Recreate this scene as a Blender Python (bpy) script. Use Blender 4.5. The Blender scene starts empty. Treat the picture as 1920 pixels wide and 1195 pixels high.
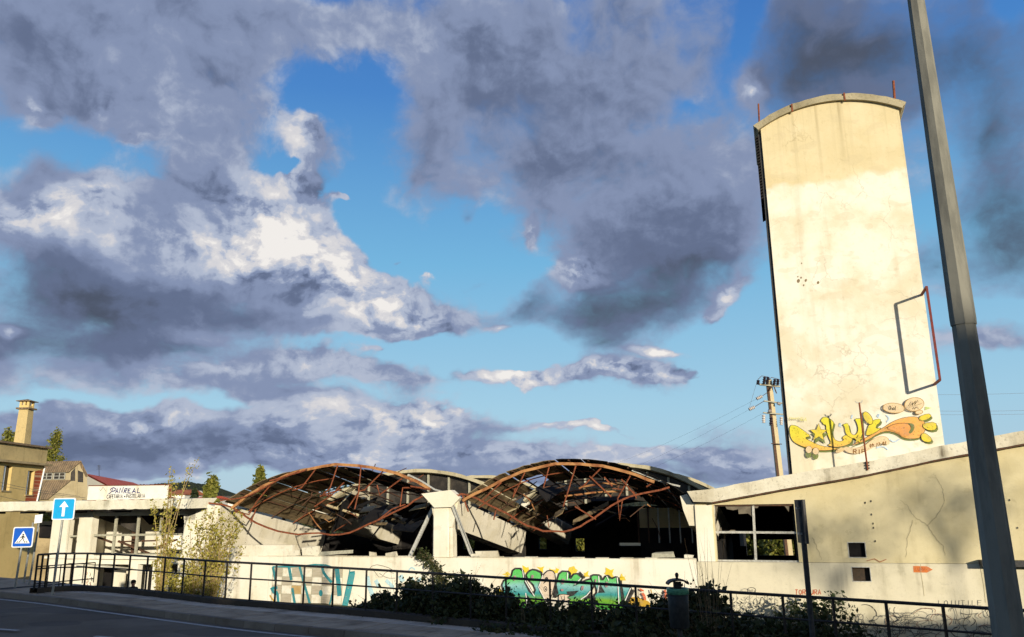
import bpy, math, random
from mathutils import Vector as V, Matrix

random.seed(7)
sc = bpy.context.scene
COL = sc.collection
R = math.radians

# ------------------------------------------------------------------ camera
FPX, CX, CY = 1500.0, 960.0, 597.5
PITCH, ROLL = R(13.4), R(-0.73)
CAM = V((0, 0, 2.5))
_f = V((0, math.cos(PITCH), math.sin(PITCH)))
_u0 = V((0, -math.sin(PITCH), math.cos(PITCH)))
_r0 = V((1, 0, 0))
_r = _r0 * math.cos(ROLL) + _u0 * math.sin(ROLL)
_u = _u0 * math.cos(ROLL) - _r0 * math.sin(ROLL)
cam_d = bpy.data.cameras.new('camera')
cam_d.sensor_fit = 'HORIZONTAL'
cam_d.sensor_width = 36.0
cam_d.lens = FPX / 1920.0 * 36.0
cam_d.clip_end = 9000
cam = bpy.data.objects.new('camera', cam_d)
COL.objects.link(cam)
cam.matrix_world = Matrix(((_r.x, _u.x, -_f.x, CAM.x), (_r.y, _u.y, -_f.y, CAM.y), (_r.z, _u.z, -_f.z, CAM.z), (0, 0, 0, 1)))
sc.camera = cam

# ------------------------------------------------------------------ sun
SUN_EL = R(10.5)
_h = V((-0.342, 0.94)).normalized()                   # horizontal travel of the light
SUN_TRAVEL = V((_h.x * math.cos(SUN_EL), _h.y * math.cos(SUN_EL), -math.sin(SUN_EL)))
sun_d = bpy.data.lights.new('sun', 'SUN')
sun_d.energy = 4.5
sun_d.angle = R(0.55)
sun_d.color = (1.0, 0.905, 0.73)
sun = bpy.data.objects.new('sun', sun_d)
COL.objects.link(sun)
sun.rotation_euler = SUN_TRAVEL.to_track_quat('-Z', 'Y').to_euler()
sun.location = (10, -60, 40)

sc.view_settings.view_transform = 'Standard'
sc.view_settings.look = 'None'
sc.view_settings.exposure = 0.26
sc.view_settings.gamma = 1.0
sc.view_settings.use_curve_mapping = False
sc.render.engine = 'CYCLES'
sc.cycles.use_adaptive_sampling = True
sc.cycles.adaptive_threshold = 0.02
sc.cycles.max_bounces = 6
sc.cycles.diffuse_bounces = 3
sc.cycles.glossy_bounces = 3
sc.cycles.transparent_max_bounces = 6
try:
    sc.cycles.use_denoising = True
except Exception:
    pass

def ray(px, py):
    return _f + _r * ((px - CX) / FPX) + _u * ((CY - py) / FPX)
def on_plane(px, py, p0, n):
    d = ray(px, py)
    return CAM + d * ((V(p0) - CAM).dot(V(n)) / d.dot(V(n)))
def at(px, py, Y):
    d = ray(px, py)
    return CAM + d * (Y / d.y)
def proj(p):
    q = V(p) - CAM
    w = q.dot(_f)
    return (CX + FPX * q.dot(_r) / w, CY - FPX * q.dot(_u) / w)

# ------------------------------------------------------------------ world: sky with broken evening cloud
world = bpy.data.worlds.new('World')
sc.world = world
world.use_nodes = True
world.cycles.sampling_method = 'MANUAL'
world.cycles.sample_map_resolution = 256
wt = world.node_tree
wt.nodes.clear()
def wn(t, **k):
    n = wt.nodes.new(t)
    for a, b in k.items():
        setattr(n, a, b)
    return n
def wl(a, b):
    wt.links.new(a, b)
def wmath(op, a, b=None, c=None, clamp=False):
    n = wn('ShaderNodeMath', operation=op, use_clamp=clamp)
    for i, x in enumerate((a, b, c)):
        if x is None:
            continue
        if isinstance(x, (int, float)):
            n.inputs[i].default_value = x
        else:
            wl(x, n.inputs[i])
    return n.outputs[0]
def wsmooth(x, a, b):
    n = wn('ShaderNodeMapRange', interpolation_type='SMOOTHSTEP')
    wl(x, n.inputs['Value'])
    for key, val in (('From Min', a), ('From Max', b)):
        if isinstance(val, (int, float)):
            n.inputs[key].default_value = val
        else:
            wl(val, n.inputs[key])
    return n.outputs[0]
def wmix(fac, a, b, blend='MIX'):
    n = wn('ShaderNodeMix', data_type='RGBA', blend_type=blend)
    for sock, x in ((n.inputs[0], fac), (n.inputs[6], a), (n.inputs[7], b)):
        if isinstance(x, (int, float)):
            sock.default_value = x
        elif isinstance(x, tuple):
            sock.default_value = (*x, 1)
        else:
            wl(x, sock)
    return n.outputs[2]

sky = wn('ShaderNodeTexSky', sky_type='NISHITA')
sky.sun_disc = False
sky.sun_elevation = SUN_EL
sky.sun_rotation = math.atan2(-_h.x, -_h.y)          # compass bearing of the sun
sky.air_density = 1.0
sky.dust_density = 0.8
sky.ozone_density = 1.0
SKY_STRENGTH = 0.10

tc = wn('ShaderNodeTexCoord')
sep = wn('ShaderNodeSeparateXYZ')
wl(tc.outputs['Generated'], sep.inputs[0])
AZ = wmath('ARCTAN2', sep.outputs[0], sep.outputs[1])
EL = wmath('ARCSINE', sep.outputs[2])
ELc = wmath('MAXIMUM', EL, 0.0)
pos = wn('ShaderNodeCombineXYZ')
wl(AZ, pos.inputs[0]); wl(EL, pos.inputs[1])
# cloud layers flatten towards the horizon
G = wmath('MULTIPLY_ADD', wmath('LOGARITHM', wmath('MULTIPLY_ADD', ELc, 16.0, 1.0), math.e), 0.11, wmath('MULTIPLY', EL, 0.95))
q = wn('ShaderNodeCombineXYZ')
wl(AZ, q.inputs[0]); wl(G, q.inputs[1]); q.inputs[2].default_value = 0.37

def wnoise(vec, scale, detail, rough, dist=0.0, w=None):
    n = wn('ShaderNodeTexNoise', noise_dimensions='3D')
    n.inputs['Scale'].default_value = scale
    n.inputs['Detail'].default_value = detail
    n.inputs['Roughness'].default_value = rough
    n.inputs['Distortion'].default_value = dist
    wl(vec, n.inputs['Vector'])
    return n
def wvadd(a, b):
    n = wn('ShaderNodeVectorMath', operation='ADD')
    wl(a, n.inputs[0])
    if isinstance(b, tuple):
        n.inputs[1].default_value = b
    else:
        wl(b, n.inputs[1])
    return n.outputs[0]
def wvscale(a, s):
    n = wn('ShaderNodeVectorMath', operation='SCALE')
    wl(a, n.inputs[0]); n.inputs['Scale'].default_value = s
    return n.outputs[0]
wrp = wnoise(q.outputs[0], 9.0, 4, 0.55)
wrpv = wvscale(wvadd(wrp.outputs['Color'], (-0.5, -0.5, -0.5)), 0.055)
Q = wvadd(q.outputs[0], wrpv)
POSW = wvadd(pos.outputs[0], wvscale(wrpv, 1.3))
NSC = 8.0
n1 = wnoise(Q, NSC, 9, 0.60).outputs['Fac']
n2 = wnoise(wvadd(Q, (0.020, 0.028, 0.0)), NSC, 3, 0.5).outputs['Fac']
n3 = wnoise(wvadd(Q, (0.007, 0.010, 0.0)), NSC, 7, 0.60).outputs['Fac']
EMB = wmath('ADD', wmath('MULTIPLY', wmath('SUBTRACT', n1, n2), 1.0), wmath('MULTIPLY', wmath('SUBTRACT', n1, n3), 1.6))

# cloud banks: (pixel x, y, rx, ry, tilt, density, brightness, edge softness)
CL = [
 (330, 450, 260, 85, 6, .25, .30), (330, 800, 420, 80, 0, .05, .20), (650, 590, 150, 40, 10, .2, .22), (300, 690, 330, 40, 0, .15, .16), (620, 130, 90, 30, 25, .25, .1), (540, 210, 40, 30, 0, .25, .15),
 (1100, 580, 120, 42, -8, .8, -.40), (1290, 500, 110, 60, -30, .6, -.22), (1210, 470, 120, 60, -20, .4, -.1),
 (545, 312, 45, 16, 10, -.7, 0), (700, 655, 40, 10, 0, .3, .3), (380, 625, 60, 14, 0, .1, .25), (40, 625, 30, 9, 0, .1, .5), (430, 690, 40, 10, 0, .2, .3), (930, 620, 20, 8, 0, .4, .4),
 (1860, 300, 130, 170, 0, .45, -.28), (1800, 110, 170, 120, 0, .45, -.35), (1960, 480, 110, 90, 0, .5, -.4), (1490, 130, 120, 90, 0, .35, -.15),
 (200, 560, 330, 170, 0, .35, 0), (220, 140, 340, 170, 0, .30, 0), (300, 860, 420, 60, 0, .3, 0), (1150, 250, 330, 260, 0, .18, 0),
 (180, 50, 330, 130, 0, .62, .0), (350, 200, 170, 130, 0, .55, .10), (60, 140, 130, 100, 0, .45, -.04), (480, 40, 160, 60, 0, .5, .02), (640, 40, 120, 50, 0, .35, .05),
 (150, 262, 80, 40, 20, -.50, 0), (15, 285, 50, 50, 0, -.55, 0), (60, 215, 26, 30, -30, .7, .55), (265, 265, 30, 18, 0, .4, .35), (190, 205, 30, 20, 0, .1, .3),
 (95, 330, 70, 55, 0, .6, -.34),
 (600, 170, 115, 85, 20, -.46, 0), (500, 300, 50, 50, 0, -.40, 0), (690, 330, 60, 110, 20, -.60, 0), (740, 450, 90, 60, 30, -.65, 0), (890, 500, 120, 80, 25, -.75, 0),
 (690, 200, 40, 70, 25, -.35, 0), (578, 262, 36, 48, -20, .95, .72), (655, 370, 28, 10, 0, .65, .5), (735, 490, 26, 12, 10, .5, .5), (800, 520, 26, 20, 0, .5, .5),
 (470, 380, 120, 60, 18, .65, .46), (540, 440, 110, 75, 30, .72, .48), (80, 400, 160, 55, 0, .7, .55), (620, 530, 140, 65, 22, .78, .55), (790, 598, 85, 30, 5, .85, .50), (700, 560, 80, 50, 20, .5, .45),
 (565, 340, 60, 34, 25, .7, .55), (290, 400, 130, 70, 0, .62, -.18), (170, 360, 60, 40, -20, .3, .35), (440, 480, 160, 55, 0, .55, .42),
 (170, 545, 300, 62, 4, .75, -.50), (460, 590, 220, 36, 4, .7, -.16), (700, 622, 130, 22, 0, .5, .05), (90, 645, 290, 50, 0, .75, -.36), (330, 655, 120, 25, 0, .4, -.2),
 (590, 680, 120, 26, 4, .7, .30), (420, 715, 150, 20, 0, .5, -.06), (740, 700, 100, 22, 8, .55, .20), (560, 740, 150, 18, 0, .5, -.10),
 (200, 748, 180, 13, 0, -.55, 0), (640, 640, 120, 14, 0, -.35, 0), (420, 760, 100, 12, 0, -.35, 0),
 (170, 830, 300, 52, 0, .75, -.40), (60, 775, 120, 18, 0, .5, .15), (260, 792, 110, 18, 0, .45, .55), (690, 782, 150, 36, 4, .8, .42), (800, 790, 80, 40, 0, .65, .55), (480, 845, 190, 30, 0, .6, .05), (540, 805, 60, 16, 0, .3, .35), (360, 870, 60, 14, 0, .2, .3), (660, 850, 170, 26, 0, .6, .35),
 (300, 905, 300, 8, 0, -.25, .2),
 (820, 70, 150, 110, 0, .65, .12), (1060, 120, 250, 140, 0, .75, -.10), (1000, 290, 170, 80, 10, .55, -.18), (790, 340, 95, 60, 0, .58, -.02), (900, 200, 130, 60, 0, .35, -.12),
 (1395, 50, 32, 95, 12, -.95, 0), (1360, 170, 40, 40, 0, -.3, 0), (1285, 195, 45, 30, 0, -.45, 0),
 (1190, 400, 220, 110, -25, .6, -.04), (1190, 565, 165, 58, -14, 1.0, -.50), (1130, 640, 55, 28, 0, .65, -.40), (1340, 420, 80, 110, 0, .5, -.04), (1380, 300, 60, 60, 0, .4, .12),
 (1085, 512, 46, 26, -15, .75, .95), (1360, 542, 44, 15, -38, .7, .70), (1330, 575, 20, 16, 0, .4, .4), (1415, 165, 28, 42, 0, .85, .70), (1004, 440, 13, 26, 0, .6, .5),
 (975, 568, 50, 24, -38, .65, -.40), (890, 530, 45, 13, -15, .45, -.28), (885, 425, 18, 12, 0, .45, -.22),
 (930, 650, 200, 36, 0, -.65, 0), (1100, 765, 330, 34, 0, -.75, 0), (1380, 650, 100, 110, 0, -.85, 0), (930, 420, 60, 50, 0, -.5, 0), (1000, 500, 40, 30, 0, -.3, 0),
 (960, 706, 90, 13, 0, 1.0, .95), (1200, 704, 135, 15, 0, 1.1, .95), (985, 722, 24, 14, 0, .5, .5), (1170, 690, 60, 14, 0, .4, .5), (1240, 655, 48, 11, 6, .8, .9),
 (1080, 808, 95, 9, 0, .9, .6), (960, 862, 420, 18, 0, .65, .38), (1390, 866, 140, 18, 0, .6, .42), (1000, 892, 500, 18, 0, .6, -.06), (1300, 895, 200, 14, 0, .4, -.1), (1150, 850, 100, 10, 0, .3, .3),
 (1620, 90, 280, 120, 0, .8, -.58), (1540, 250, 120, 90, 0, .5, -.2), (1885, 440, 100, 100, 0, .85, -.72), (1750, 490, 75, 36, 0, .65, -.5), (1735, 385, 40, 60, 0, -.55, 0),
 (1850, 240, 60, 80, 10, .45, -.30), (1850, 580, 130, 20, 0, -.75, 0), (1850, 640, 110, 26, 0, .75, .18), (1850, 760, 150, 80, 0, -.9, 0), (1890, 15, 40, 26, 0, -.6, 0),
]
def azel(px, py):
    d = ray(px, py).normalized()
    return math.atan2(d.x, d.y), math.asin(d.z)
dens, brt = None, None
for (px, py, rx, ry, rot, da, ba) in CL:
    a0, e0 = azel(px, py)
    a1, e1_ = azel(px + 4, py)
    a2, e2_ = azel(px, py - 4)
    sx = math.hypot(a1 - a0, e1_ - e0) / 4 * rx * 2.0
    sy = math.hypot(a2 - a0, e2_ - e0) / 4 * ry * 2.0
    rloc = math.atan2(e1_ - e0, a1 - a0)
    mp = wn('ShaderNodeMapping', vector_type='TEXTURE')
    wl(POSW, mp.inputs[0])
    mp.inputs['Location'].default_value = (a0, e0, 0)
    mp.inputs['Rotation'].default_value = (0, 0, rloc - R(rot))
    mp.inputs['Scale'].default_value = (sx, sy, 1)
    gt = wn('ShaderNodeTexGradient', gradient_type='QUADRATIC_SPHERE')
    wl(mp.outputs[0], gt.inputs[0])
    g = gt.outputs['Fac']
    dens = wmath('MULTIPLY', g, da) if dens is None else wmath('MULTIPLY_ADD', g, da, dens)
    if ba:
        brt = wmath('MULTIPLY', g, ba) if brt is None else wmath('MULTIPLY_ADD', g, ba, brt)
dens = wmath('MINIMUM', wmath('MAXIMUM', dens, -0.85), 1.0)
brt = wmath('MINIMUM', wmath('MAXIMUM', brt, -0.8), 0.8)
vor = wn('ShaderNodeTexVoronoi', feature='F1', voronoi_dimensions='2D')     # cauliflower heads on the lit cumulus
vor.inputs['Scale'].default_value = 21.0
vor.inputs['Detail'].default_value = 1.5
vor.inputs['Roughness'].default_value = 0.55
wl(wvadd(Q, wvscale(wrpv, 0.4)), vor.inputs['Vector'])
PUFF = wmath('SUBTRACT', 0.42, vor.outputs['Distance'])
bpos = wmath('MAXIMUM', brt, 0.0)
bneg = wmath('MINIMUM', brt, 0.0)
DEN = wmath('ADD', wmath('MULTIPLY', wmath('SUBTRACT', n1, 0.5), 2.75), wmath('MULTIPLY_ADD', dens, 1.35, 0.14))
DEN = wmath('ADD', DEN, wmath('MULTIPLY', PUFF, wmath('MULTIPLY_ADD', bpos, 0.7, 0.10)))
soft = wmath('MULTIPLY_ADD', wmath('SUBTRACT', 0.30, brt), 1.9, 0.12)   # dull cloud frays softly, lit cumulus keeps a crisp rim
soft = wmath('MINIMUM', wmath('MAXIMUM', soft, 0.15), 1.6)
MASK = wmath('MULTIPLY', wsmooth(DEN, -0.08, soft), wsmooth(EL, -0.02, 0.005))
thick = wsmooth(DEN, 0.1, 1.2)
LIT = wmath('MULTIPLY', EMB, wmath('MULTIPLY_ADD', bpos, 2.3, 0.36))
LIT = wmath('ADD', LIT, wmath('MULTIPLY', PUFF, wmath('MULTIPLY_ADD', bpos, 0.55, 0.06)))
LIT = wmath('ADD', LIT, wmath('MULTIPLY_ADD', bpos, 0.64, wmath('MULTIPLY_ADD', bneg, 0.56, 0.50)))
LIT = wmath('SUBTRACT', LIT, wmath('MULTIPLY', thick, 0.13))
ramp = wn('ShaderNodeValToRGB')
wl(LIT, ramp.inputs[0])
cr = ramp.color_ramp
cr.interpolation = 'EASE'
def S(r, g, b):
    return tuple(((c / 255) / 12.92 if c / 255 <= 0.04045 else ((c / 255 + 0.055) / 1.055) ** 2.4) for c in (r, g, b))
stops = [(0.0, S(80, 89, 108)), (0.22, S(102, 115, 145)), (0.42, S(136, 150, 182)), (0.62, S(180, 190, 211)), (0.80, S(218, 217, 221)), (1.0, S(246, 242, 238))]
while len(cr.elements) < len(stops):
    cr.elements.new(0.5)
for e, (p_, c_) in zip(cr.elements, stops):
    e.position = p_
    e.color = (*c_, 1)
skyc = wmix(1.0, sky.outputs[0], (SKY_STRENGTH, SKY_STRENGTH, SKY_STRENGTH), 'MULTIPLY')
hs = wn('ShaderNodeHueSaturation')
hs.inputs['Saturation'].default_value = 0.92
hs.inputs['Value'].default_value = 1.0
wl(skyc, hs.inputs['Color'])
tint = wmix(1.0, hs.outputs[0], (1.0, 1.0, 1.0), 'MULTIPLY')
gr = wn('ShaderNodeValToRGB')
wl(wmath('MULTIPLY', ELc, 1.0 / 1.2), gr.inputs[0])
gst = [(0.0, S(184, 212, 230)), (0.10, S(166, 212, 238)), (0.25, S(118, 188, 232)), (0.42, S(72, 138, 212)), (0.65, S(42, 88, 178)), (1.0, S(34, 70, 150))]
while len(gr.color_ramp.elements) < len(gst):
    gr.color_ramp.elements.new(0.5)
for e, (p_, c_) in zip(gr.color_ramp.elements, gst):
    e.position = p_
    e.color = (*c_, 1)
dps = wn('ShaderNodeVectorMath', operation='DOT_PRODUCT')          # the sky warms and brightens towards the low sun
wl(tc.outputs['Generated'], dps.inputs[0])
dps.inputs[1].default_value = (_h.x, _h.y, 0)
anti = wmath('MULTIPLY_ADD', wsmooth(dps.outputs['Value'], -0.7, 0.45), 0.63, 0.25)
tint = wmix(anti, tint, gr.outputs[0])
final = wmix(MASK, tint, ramp.outputs[0])
scl = wmix(1.0, final, (0.80 / SKY_STRENGTH,) * 3, 'MULTIPLY')
bg = wn('ShaderNodeBackground')
wl(scl, bg.inputs[0])
bg.inputs[1].default_value = SKY_STRENGTH
wo = wn('ShaderNodeOutputWorld')
wl(bg.outputs[0], wo.inputs[0])

# ------------------------------------------------------------------ materials
def srgb(r, g, b):
    return S(r, g, b)
class Mat:
    """small helper around a Principled material driven by world position"""
    def __init__(self, name):
        self.m = bpy.data.materials.new(name)
        self.m.use_nodes = True
        self.nt = self.m.node_tree
        self.b = self.nt.nodes['Principled BSDF']
        self.geo = self.n('ShaderNodeNewGeometry')
        self.pos = self.geo.outputs['Position']
    def n(self, t, **k):
        n = self.nt.nodes.new(t)
        for a, b in k.items():
            setattr(n, a, b)
        return n
    def l(self, a, b):
        self.nt.links.new(a, b)
    def map(self, scale, vec=None, rot=(0, 0, 0)):
        mp = self.n('ShaderNodeMapping')
        mp.inputs['Scale'].default_value = scale if isinstance(scale, tuple) else (scale,) * 3
        mp.inputs['Rotation'].default_value = rot
        self.l(vec or self.pos, mp.inputs[0])
        return mp.outputs[0]
    def noise(self, scale, detail=5, rough=0.55, dist=0.0, vec=None):
        t = self.n('ShaderNodeTexNoise')
        t.inputs['Scale'].default_value = 1.0
        t.inputs['Detail'].default_value = detail
        t.inputs['Roughness'].default_value = rough
        t.inputs['Distortion'].default_value = dist
        self.l(self.map(scale, vec), t.inputs['Vector'])
        return t.outputs['Fac']
    def rng(self, x, a, b, lo=0.0, hi=1.0, smooth=True):
        r = self.n('ShaderNodeMapRange', interpolation_type='SMOOTHSTEP' if smooth else 'LINEAR')
        self.l(x, r.inputs['Value'])
        r.inputs['From Min'].default_value = a
        r.inputs['From Max'].default_value = b
        r.inputs['To Min'].default_value = lo
        r.inputs['To Max'].default_value = hi
        return r.outputs[0]
    def math(self, op, a, b=None):
        n = self.n('ShaderNodeMath', operation=op)
        for i, x in enumerate((a, b)):
            if x is None:
                continue
            if isinstance(x, (int, float)):
                n.inputs[i].default_value = x
            else:
                self.l(x, n.inputs[i])
        return n.outputs[0]
    def mix(self, fac, a, b, blend='MIX'):
        n = self.n('ShaderNodeMix', data_type='RGBA', blend_type=blend)
        for sock, x in ((n.inputs[0], fac), (n.inputs[6], a), (n.inputs[7], b)):
            if isinstance(x, (int, float)):
                sock.default_value = x
            elif isinstance(x, tuple):
                sock.default_value = (*x[:3], 1)
            else:
                self.l(x, sock)
        return n.outputs[2]
    def bump(self, h, strength=0.3, dist=0.02):
        b = self.n('ShaderNodeBump')
        b.inputs['Strength'].default_value = strength
        b.inputs['Distance'].default_value = dist
        self.l(h, b.inputs['Height'])
        self.l(b.outputs[0], self.b.inputs['Normal'])
    def color(self, c):
        if isinstance(c, tuple):
            self.b.inputs['Base Color'].default_value = (*c[:3], 1)
        else:
            self.l(c, self.b.inputs['Base Color'])
    def set(self, rough=0.8, metal=0.0, spec=0.3):
        self.b.inputs['Roughness'].default_value = rough
        self.b.inputs['Metallic'].default_value = metal
        self.b.inputs['Specular IOR Level'].default_value = spec
        return self
    def z(self):
        s = self.n('ShaderNodeSeparateXYZ')
        self.l(self.pos, s.inputs[0])
        return s.outputs[2]

def plaster(name, c, c2, dirt, patch=0.5, streak=0.5, fine=0.25, bump=0.25):
    m = Mat(name)
    big = m.rng(m.noise(0.55, 6, 0.6), 0.42, 0.68)
    col = m.mix(m.math('MULTIPLY', big, patch), c, c2)
    st = m.rng(m.noise((2.2, 2.2, 0.16), 5, 0.6), 0.50, 0.78)
    sp = m.rng(m.noise(1.1, 3, 0.5), 0.35, 0.7)
    col = m.mix(m.math('MULTIPLY', m.math('MULTIPLY', st, sp), streak), col, dirt)
    fi = m.rng(m.noise(9.0, 6, 0.7), 0.52, 0.80)
    col = m.mix(m.math('MULTIPLY', fi, fine), col, dirt)
    fl = m.rng(m.noise((1.1, 1.1, 1.6), 7, .7), .615, .630)      # flaked coat with a sharp edge
    col = m.mix(m.math('MULTIPLY', fl, .30), col, tuple(x * .72 for x in c2))
    m.color(col)
    m.bump(m.noise(14.0, 6, 0.65), bump, 0.02)
    m.set(0.88, 0, 0.2)
    return m.m
def simple(name, c, c2=None, scale=6.0, rough=0.7, metal=0.0, bump=0.0, spec=0.3, lo=0.4, hi=0.65, bscale=None):
    m = Mat(name)
    if c2 is not None:
        m.color(m.mix(m.rng(m.noise(scale, 5, 0.6), lo, hi), c, c2))
    else:
        m.color(c)
    if bump:
        m.bump(m.noise(bscale or (scale if not isinstance(scale, tuple) else 6.0), 5, 0.6), bump, 0.02)
    m.set(rough, metal, spec)
    return m.m
def leafmat(name, c1, c2, c3, trans=0.3):
    m = Mat(name)
    rp = m.n('ShaderNodeValToRGB')
    m.l(m.geo.outputs['Random Per Island'], rp.inputs[0])
    e = rp.color_ramp.elements
    e[0].color = (*c1, 1); e[1].color = (*c3, 1)
    k = e.new(0.5); k.color = (*c2, 1)
    m.color(rp.outputs[0])
    m.set(0.6, 0, 0.25)
    tr = m.n('ShaderNodeBsdfTranslucent')
    m.l(rp.outputs[0], tr.inputs['Color'])
    mx = m.n('ShaderNodeMixShader')
    mx.inputs[0].default_value = trans
    out = m.nt.nodes['Material Output']
    m.l(m.b.outputs[0], mx.inputs[1]); m.l(tr.outputs[0], mx.inputs[2]); m.l(mx.outputs[0], out.inputs[0])
    return m.m

MT = {}
MT['cream'] = plaster('cream_plaster', (.80, .75, .62), (.68, .61, .44), (.26, .20, .11), .6, .65, .22)
MT['cream_clean'] = plaster('white_plaster', (.80, .755, .62), (.72, .65, .48), (.36, .30, .19), .6, .40, .16)
MT['beam'] = plaster('beam_concrete', (.78, .72, .58), (.62, .55, .38), (.16, .12, .07), .7, .9, .35, .4)
MT['annex_up'] = plaster('yellow_plaster', (.62, .54, .33), (.54, .46, .26), (.25, .2, .11), .8, .45, .18)
MT['annex_low'] = plaster('pale_plaster', (.66, .60, .44), (.54, .49, .34), (.20, .17, .11), .9, .6, .3)
MT['fascia'] = plaster('fascia_concrete', (.70, .65, .51), (.50, .44, .31), (.10, .08, .05), .95, .95, .75, .6)
MT['cap'] = plaster('mossy_cap_concrete', (.40, .35, .23), (.28, .24, .15), (.06, .05, .03), .9, .9, .8, .6)
MT['rim'] = plaster('rear_rim_concrete', (.50, .44, .29), (.38, .33, .21), (.09, .07, .04), .9, .9, .6, .6)
MT['canopy'] = plaster('canopy_concrete', (.74, .70, .56), (.62, .57, .40), (.14, .12, .07), .8, .8, .5, .5)
MT['ochre'] = plaster('ochre_plaster', (.64, .47, .19), (.54, .39, .15), (.12, .08, .04), .9, .6, .3)
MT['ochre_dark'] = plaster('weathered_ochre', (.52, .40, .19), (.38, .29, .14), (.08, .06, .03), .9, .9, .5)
MT['house_grey'] = plaster('grey_plaster', (.40, .33, .20), (.32, .26, .15), (.07, .06, .04), .9, .9, .4)
MT['house_white'] = plaster('house_white_plaster', (.80, .76, .66), (.74, .68, .55), (.4, .33, .22), .5, .3, .15)
MT['stone_wall'] = plaster('rubble_stone', (.40, .31, .17), (.25, .19, .10), (.08, .06, .04), 1, .6, .9, .9)
MT['soot'] = simple('burnt_interior', (.008, .007, .007), (.018, .015, .013), 1.3, .95)  # burnt black of the hall, also the near-black of doorways, rooms and soffit
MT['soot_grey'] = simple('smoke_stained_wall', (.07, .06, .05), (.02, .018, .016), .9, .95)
MT['rust'] = simple('rusty_red_steel', (.25, .07, .027), (.13, .038, .016), 9.0, .75, 0.0, .3)
MT['rust_orange'] = simple('faded_orange_steel', (.46, .23, .085), (.24, .085, .03), 2.2, .7, 0.0, .3)
MT['dark_steel'] = simple('dark_purlin_steel', (.07, .04, .025), (.12, .055, .03), 7.0, .8)
MT['black_rail'] = simple('black_painted_steel', (.012, .012, .012), (.03, .025, .02), 14.0, .5, 0.0, .1)
MT['galv'] = simple('galvanised_steel', (.34, .34, .30), (.24, .24, .22), 22.0, .55, .35, .1)
MT['lamp_steel'] = simple('weathered_column_steel', (.235, .225, .185), (.16, .155, .13), (9, 9, 2), .85, 0.0, .25, .10)
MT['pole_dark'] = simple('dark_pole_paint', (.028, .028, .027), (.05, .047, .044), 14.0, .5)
MT['bin_body'] = simple('dark_bin_paint', (.016, .018, .017), (.028, .030, .028), 12.0, .6)
MT['bin_bag'] = simple('green_bag_plastic', (.10, .30, .18), (.07, .22, .13), 25.0, .35, 0, .4)
MT['white_paint'] = simple('white_sign_paint', (.80, .80, .78), (.72, .72, .68), 20.0, .4)
MT['sky_blue'] = simple('light_blue_sign', (.01, .34, .66), (.015, .30, .60), 8.0, .35)
MT['deep_blue'] = simple('blue_sign', (.01, .10, .50), (.012, .09, .44), 8.0, .35)
MT['black_paint'] = simple('black_paint', (.012, .012, .012), None)
MT['frame_metal'] = simple('pale_window_metal', (.55, .54, .48), (.40, .38, .32), 12.0, .5, .2)
MT['mullion'] = simple('grey_green_frame', (.42, .40, .30), (.32, .30, .22), 10.0, .7)
MT['wood_pole'] = plaster('pole_concrete', (.55, .46, .28), (.45, .37, .21), (.2, .15, .08), .7, .6, .3)
MT['insul'] = simple('porcelain', (.62, .56, .50), None, rough=.25)
MT['insul_dark'] = simple('dark_insulator', (.03, .02, .025), None, rough=.3)
MT['redroof'] = simple('red_roof', (.66, .12, .055), (.56, .10, .05), 2.0, .7)
MT['orangeroof'] = simple('orange_tile_roof', (.46, .15, .06), (.34, .10, .045), 1.5, .8)
MT['dark_glass'] = simple('dark_glass', (.012, .012, .013), None, rough=.12, spec=.5)
MT['sooty_glass'] = simple('sooty_glass', (.03, .026, .022), (.06, .05, .04), 2.0, .35)
MT['bark'] = simple('bark', (.16, .12, .07), (.09, .07, .045), (9, 9, 2), .9, 0, .5)
MT['twig'] = simple('pale_twig', (.38, .28, .12), (.26, .18, .08), 8.0, .8)
MT['dry'] = simple('dry_reed', (.20, .14, .075), (.13, .09, .05), 6.0, .85)
MT['leaf_poplar'] = leafmat('poplar_leaf', (.10, .115, .018), (.18, .185, .032), (.28, .255, .05))
MT['leaf_yellow'] = leafmat('young_yellow_leaf', (.22, .185, .025), (.37, .32, .05), (.56, .49, .13), .35)
MT['leaf_bramble'] = leafmat('bramble_leaf', (.022, .032, .010), (.04, .052, .016), (.075, .075, .026), .2)
MT['leaf_dark'] = leafmat('evergreen_leaf', (.015, .025, .010), (.025, .038, .013), (.04, .055, .018), .15)
MT['skin'] = simple('skin', (.45, .22, .15), None, rough=.5)
MT['jacket'] = simple('dark_jacket', (.018, .016, .02), (.03, .026, .03), 20.0, .85)
MT['beanie'] = simple('black_knit', (.010, .008, .008), (.02, .015, .014), 60.0, .95, 0, .5)
MT['jeans'] = simple('dark_trousers', (.03, .035, .05), None, rough=.9)
MT['eye'] = simple('eye_dark', (.02, .012, .01), None, rough=.3)
MT['terrain'] = simple('rough_grass_soil', (.045, .045, .018), (.09, .075, .04), .8, .95, 0, .6, bscale=3.0)
MT['far_ground'] = simple('far_fields', (.07, .08, .035), (.11, .10, .05), .01, .95)
def corrug(name, c, c2, c3):
    m = Mat(name)
    w = m.n('ShaderNodeTexWave', wave_type='BANDS', bands_direction='X')
    w.inputs['Scale'].default_value = 1.7
    w.inputs['Distortion'].default_value = 0.15
    m.l(m.map((1, 1, 1), None, (0, 0, R(18.4))), w.inputs['Vector'])
    col = m.mix(m.rng(m.noise(0.9, 6, 0.6), .38, .66), c, c2)
    col = m.mix(m.math('MULTIPLY', m.rng(m.noise(3.5, 5, 0.65), .5, .75), .7), col, c3)
    m.color(col)
    m.bump(w.outputs['Fac'], .18, .03)
    return m.set(.9, 0, .2).m
MT['sheet'] = corrug('fibre_cement_sheet', (.25, .185, .10), (.14, .10, .053), (.04, .028, .017))
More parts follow.
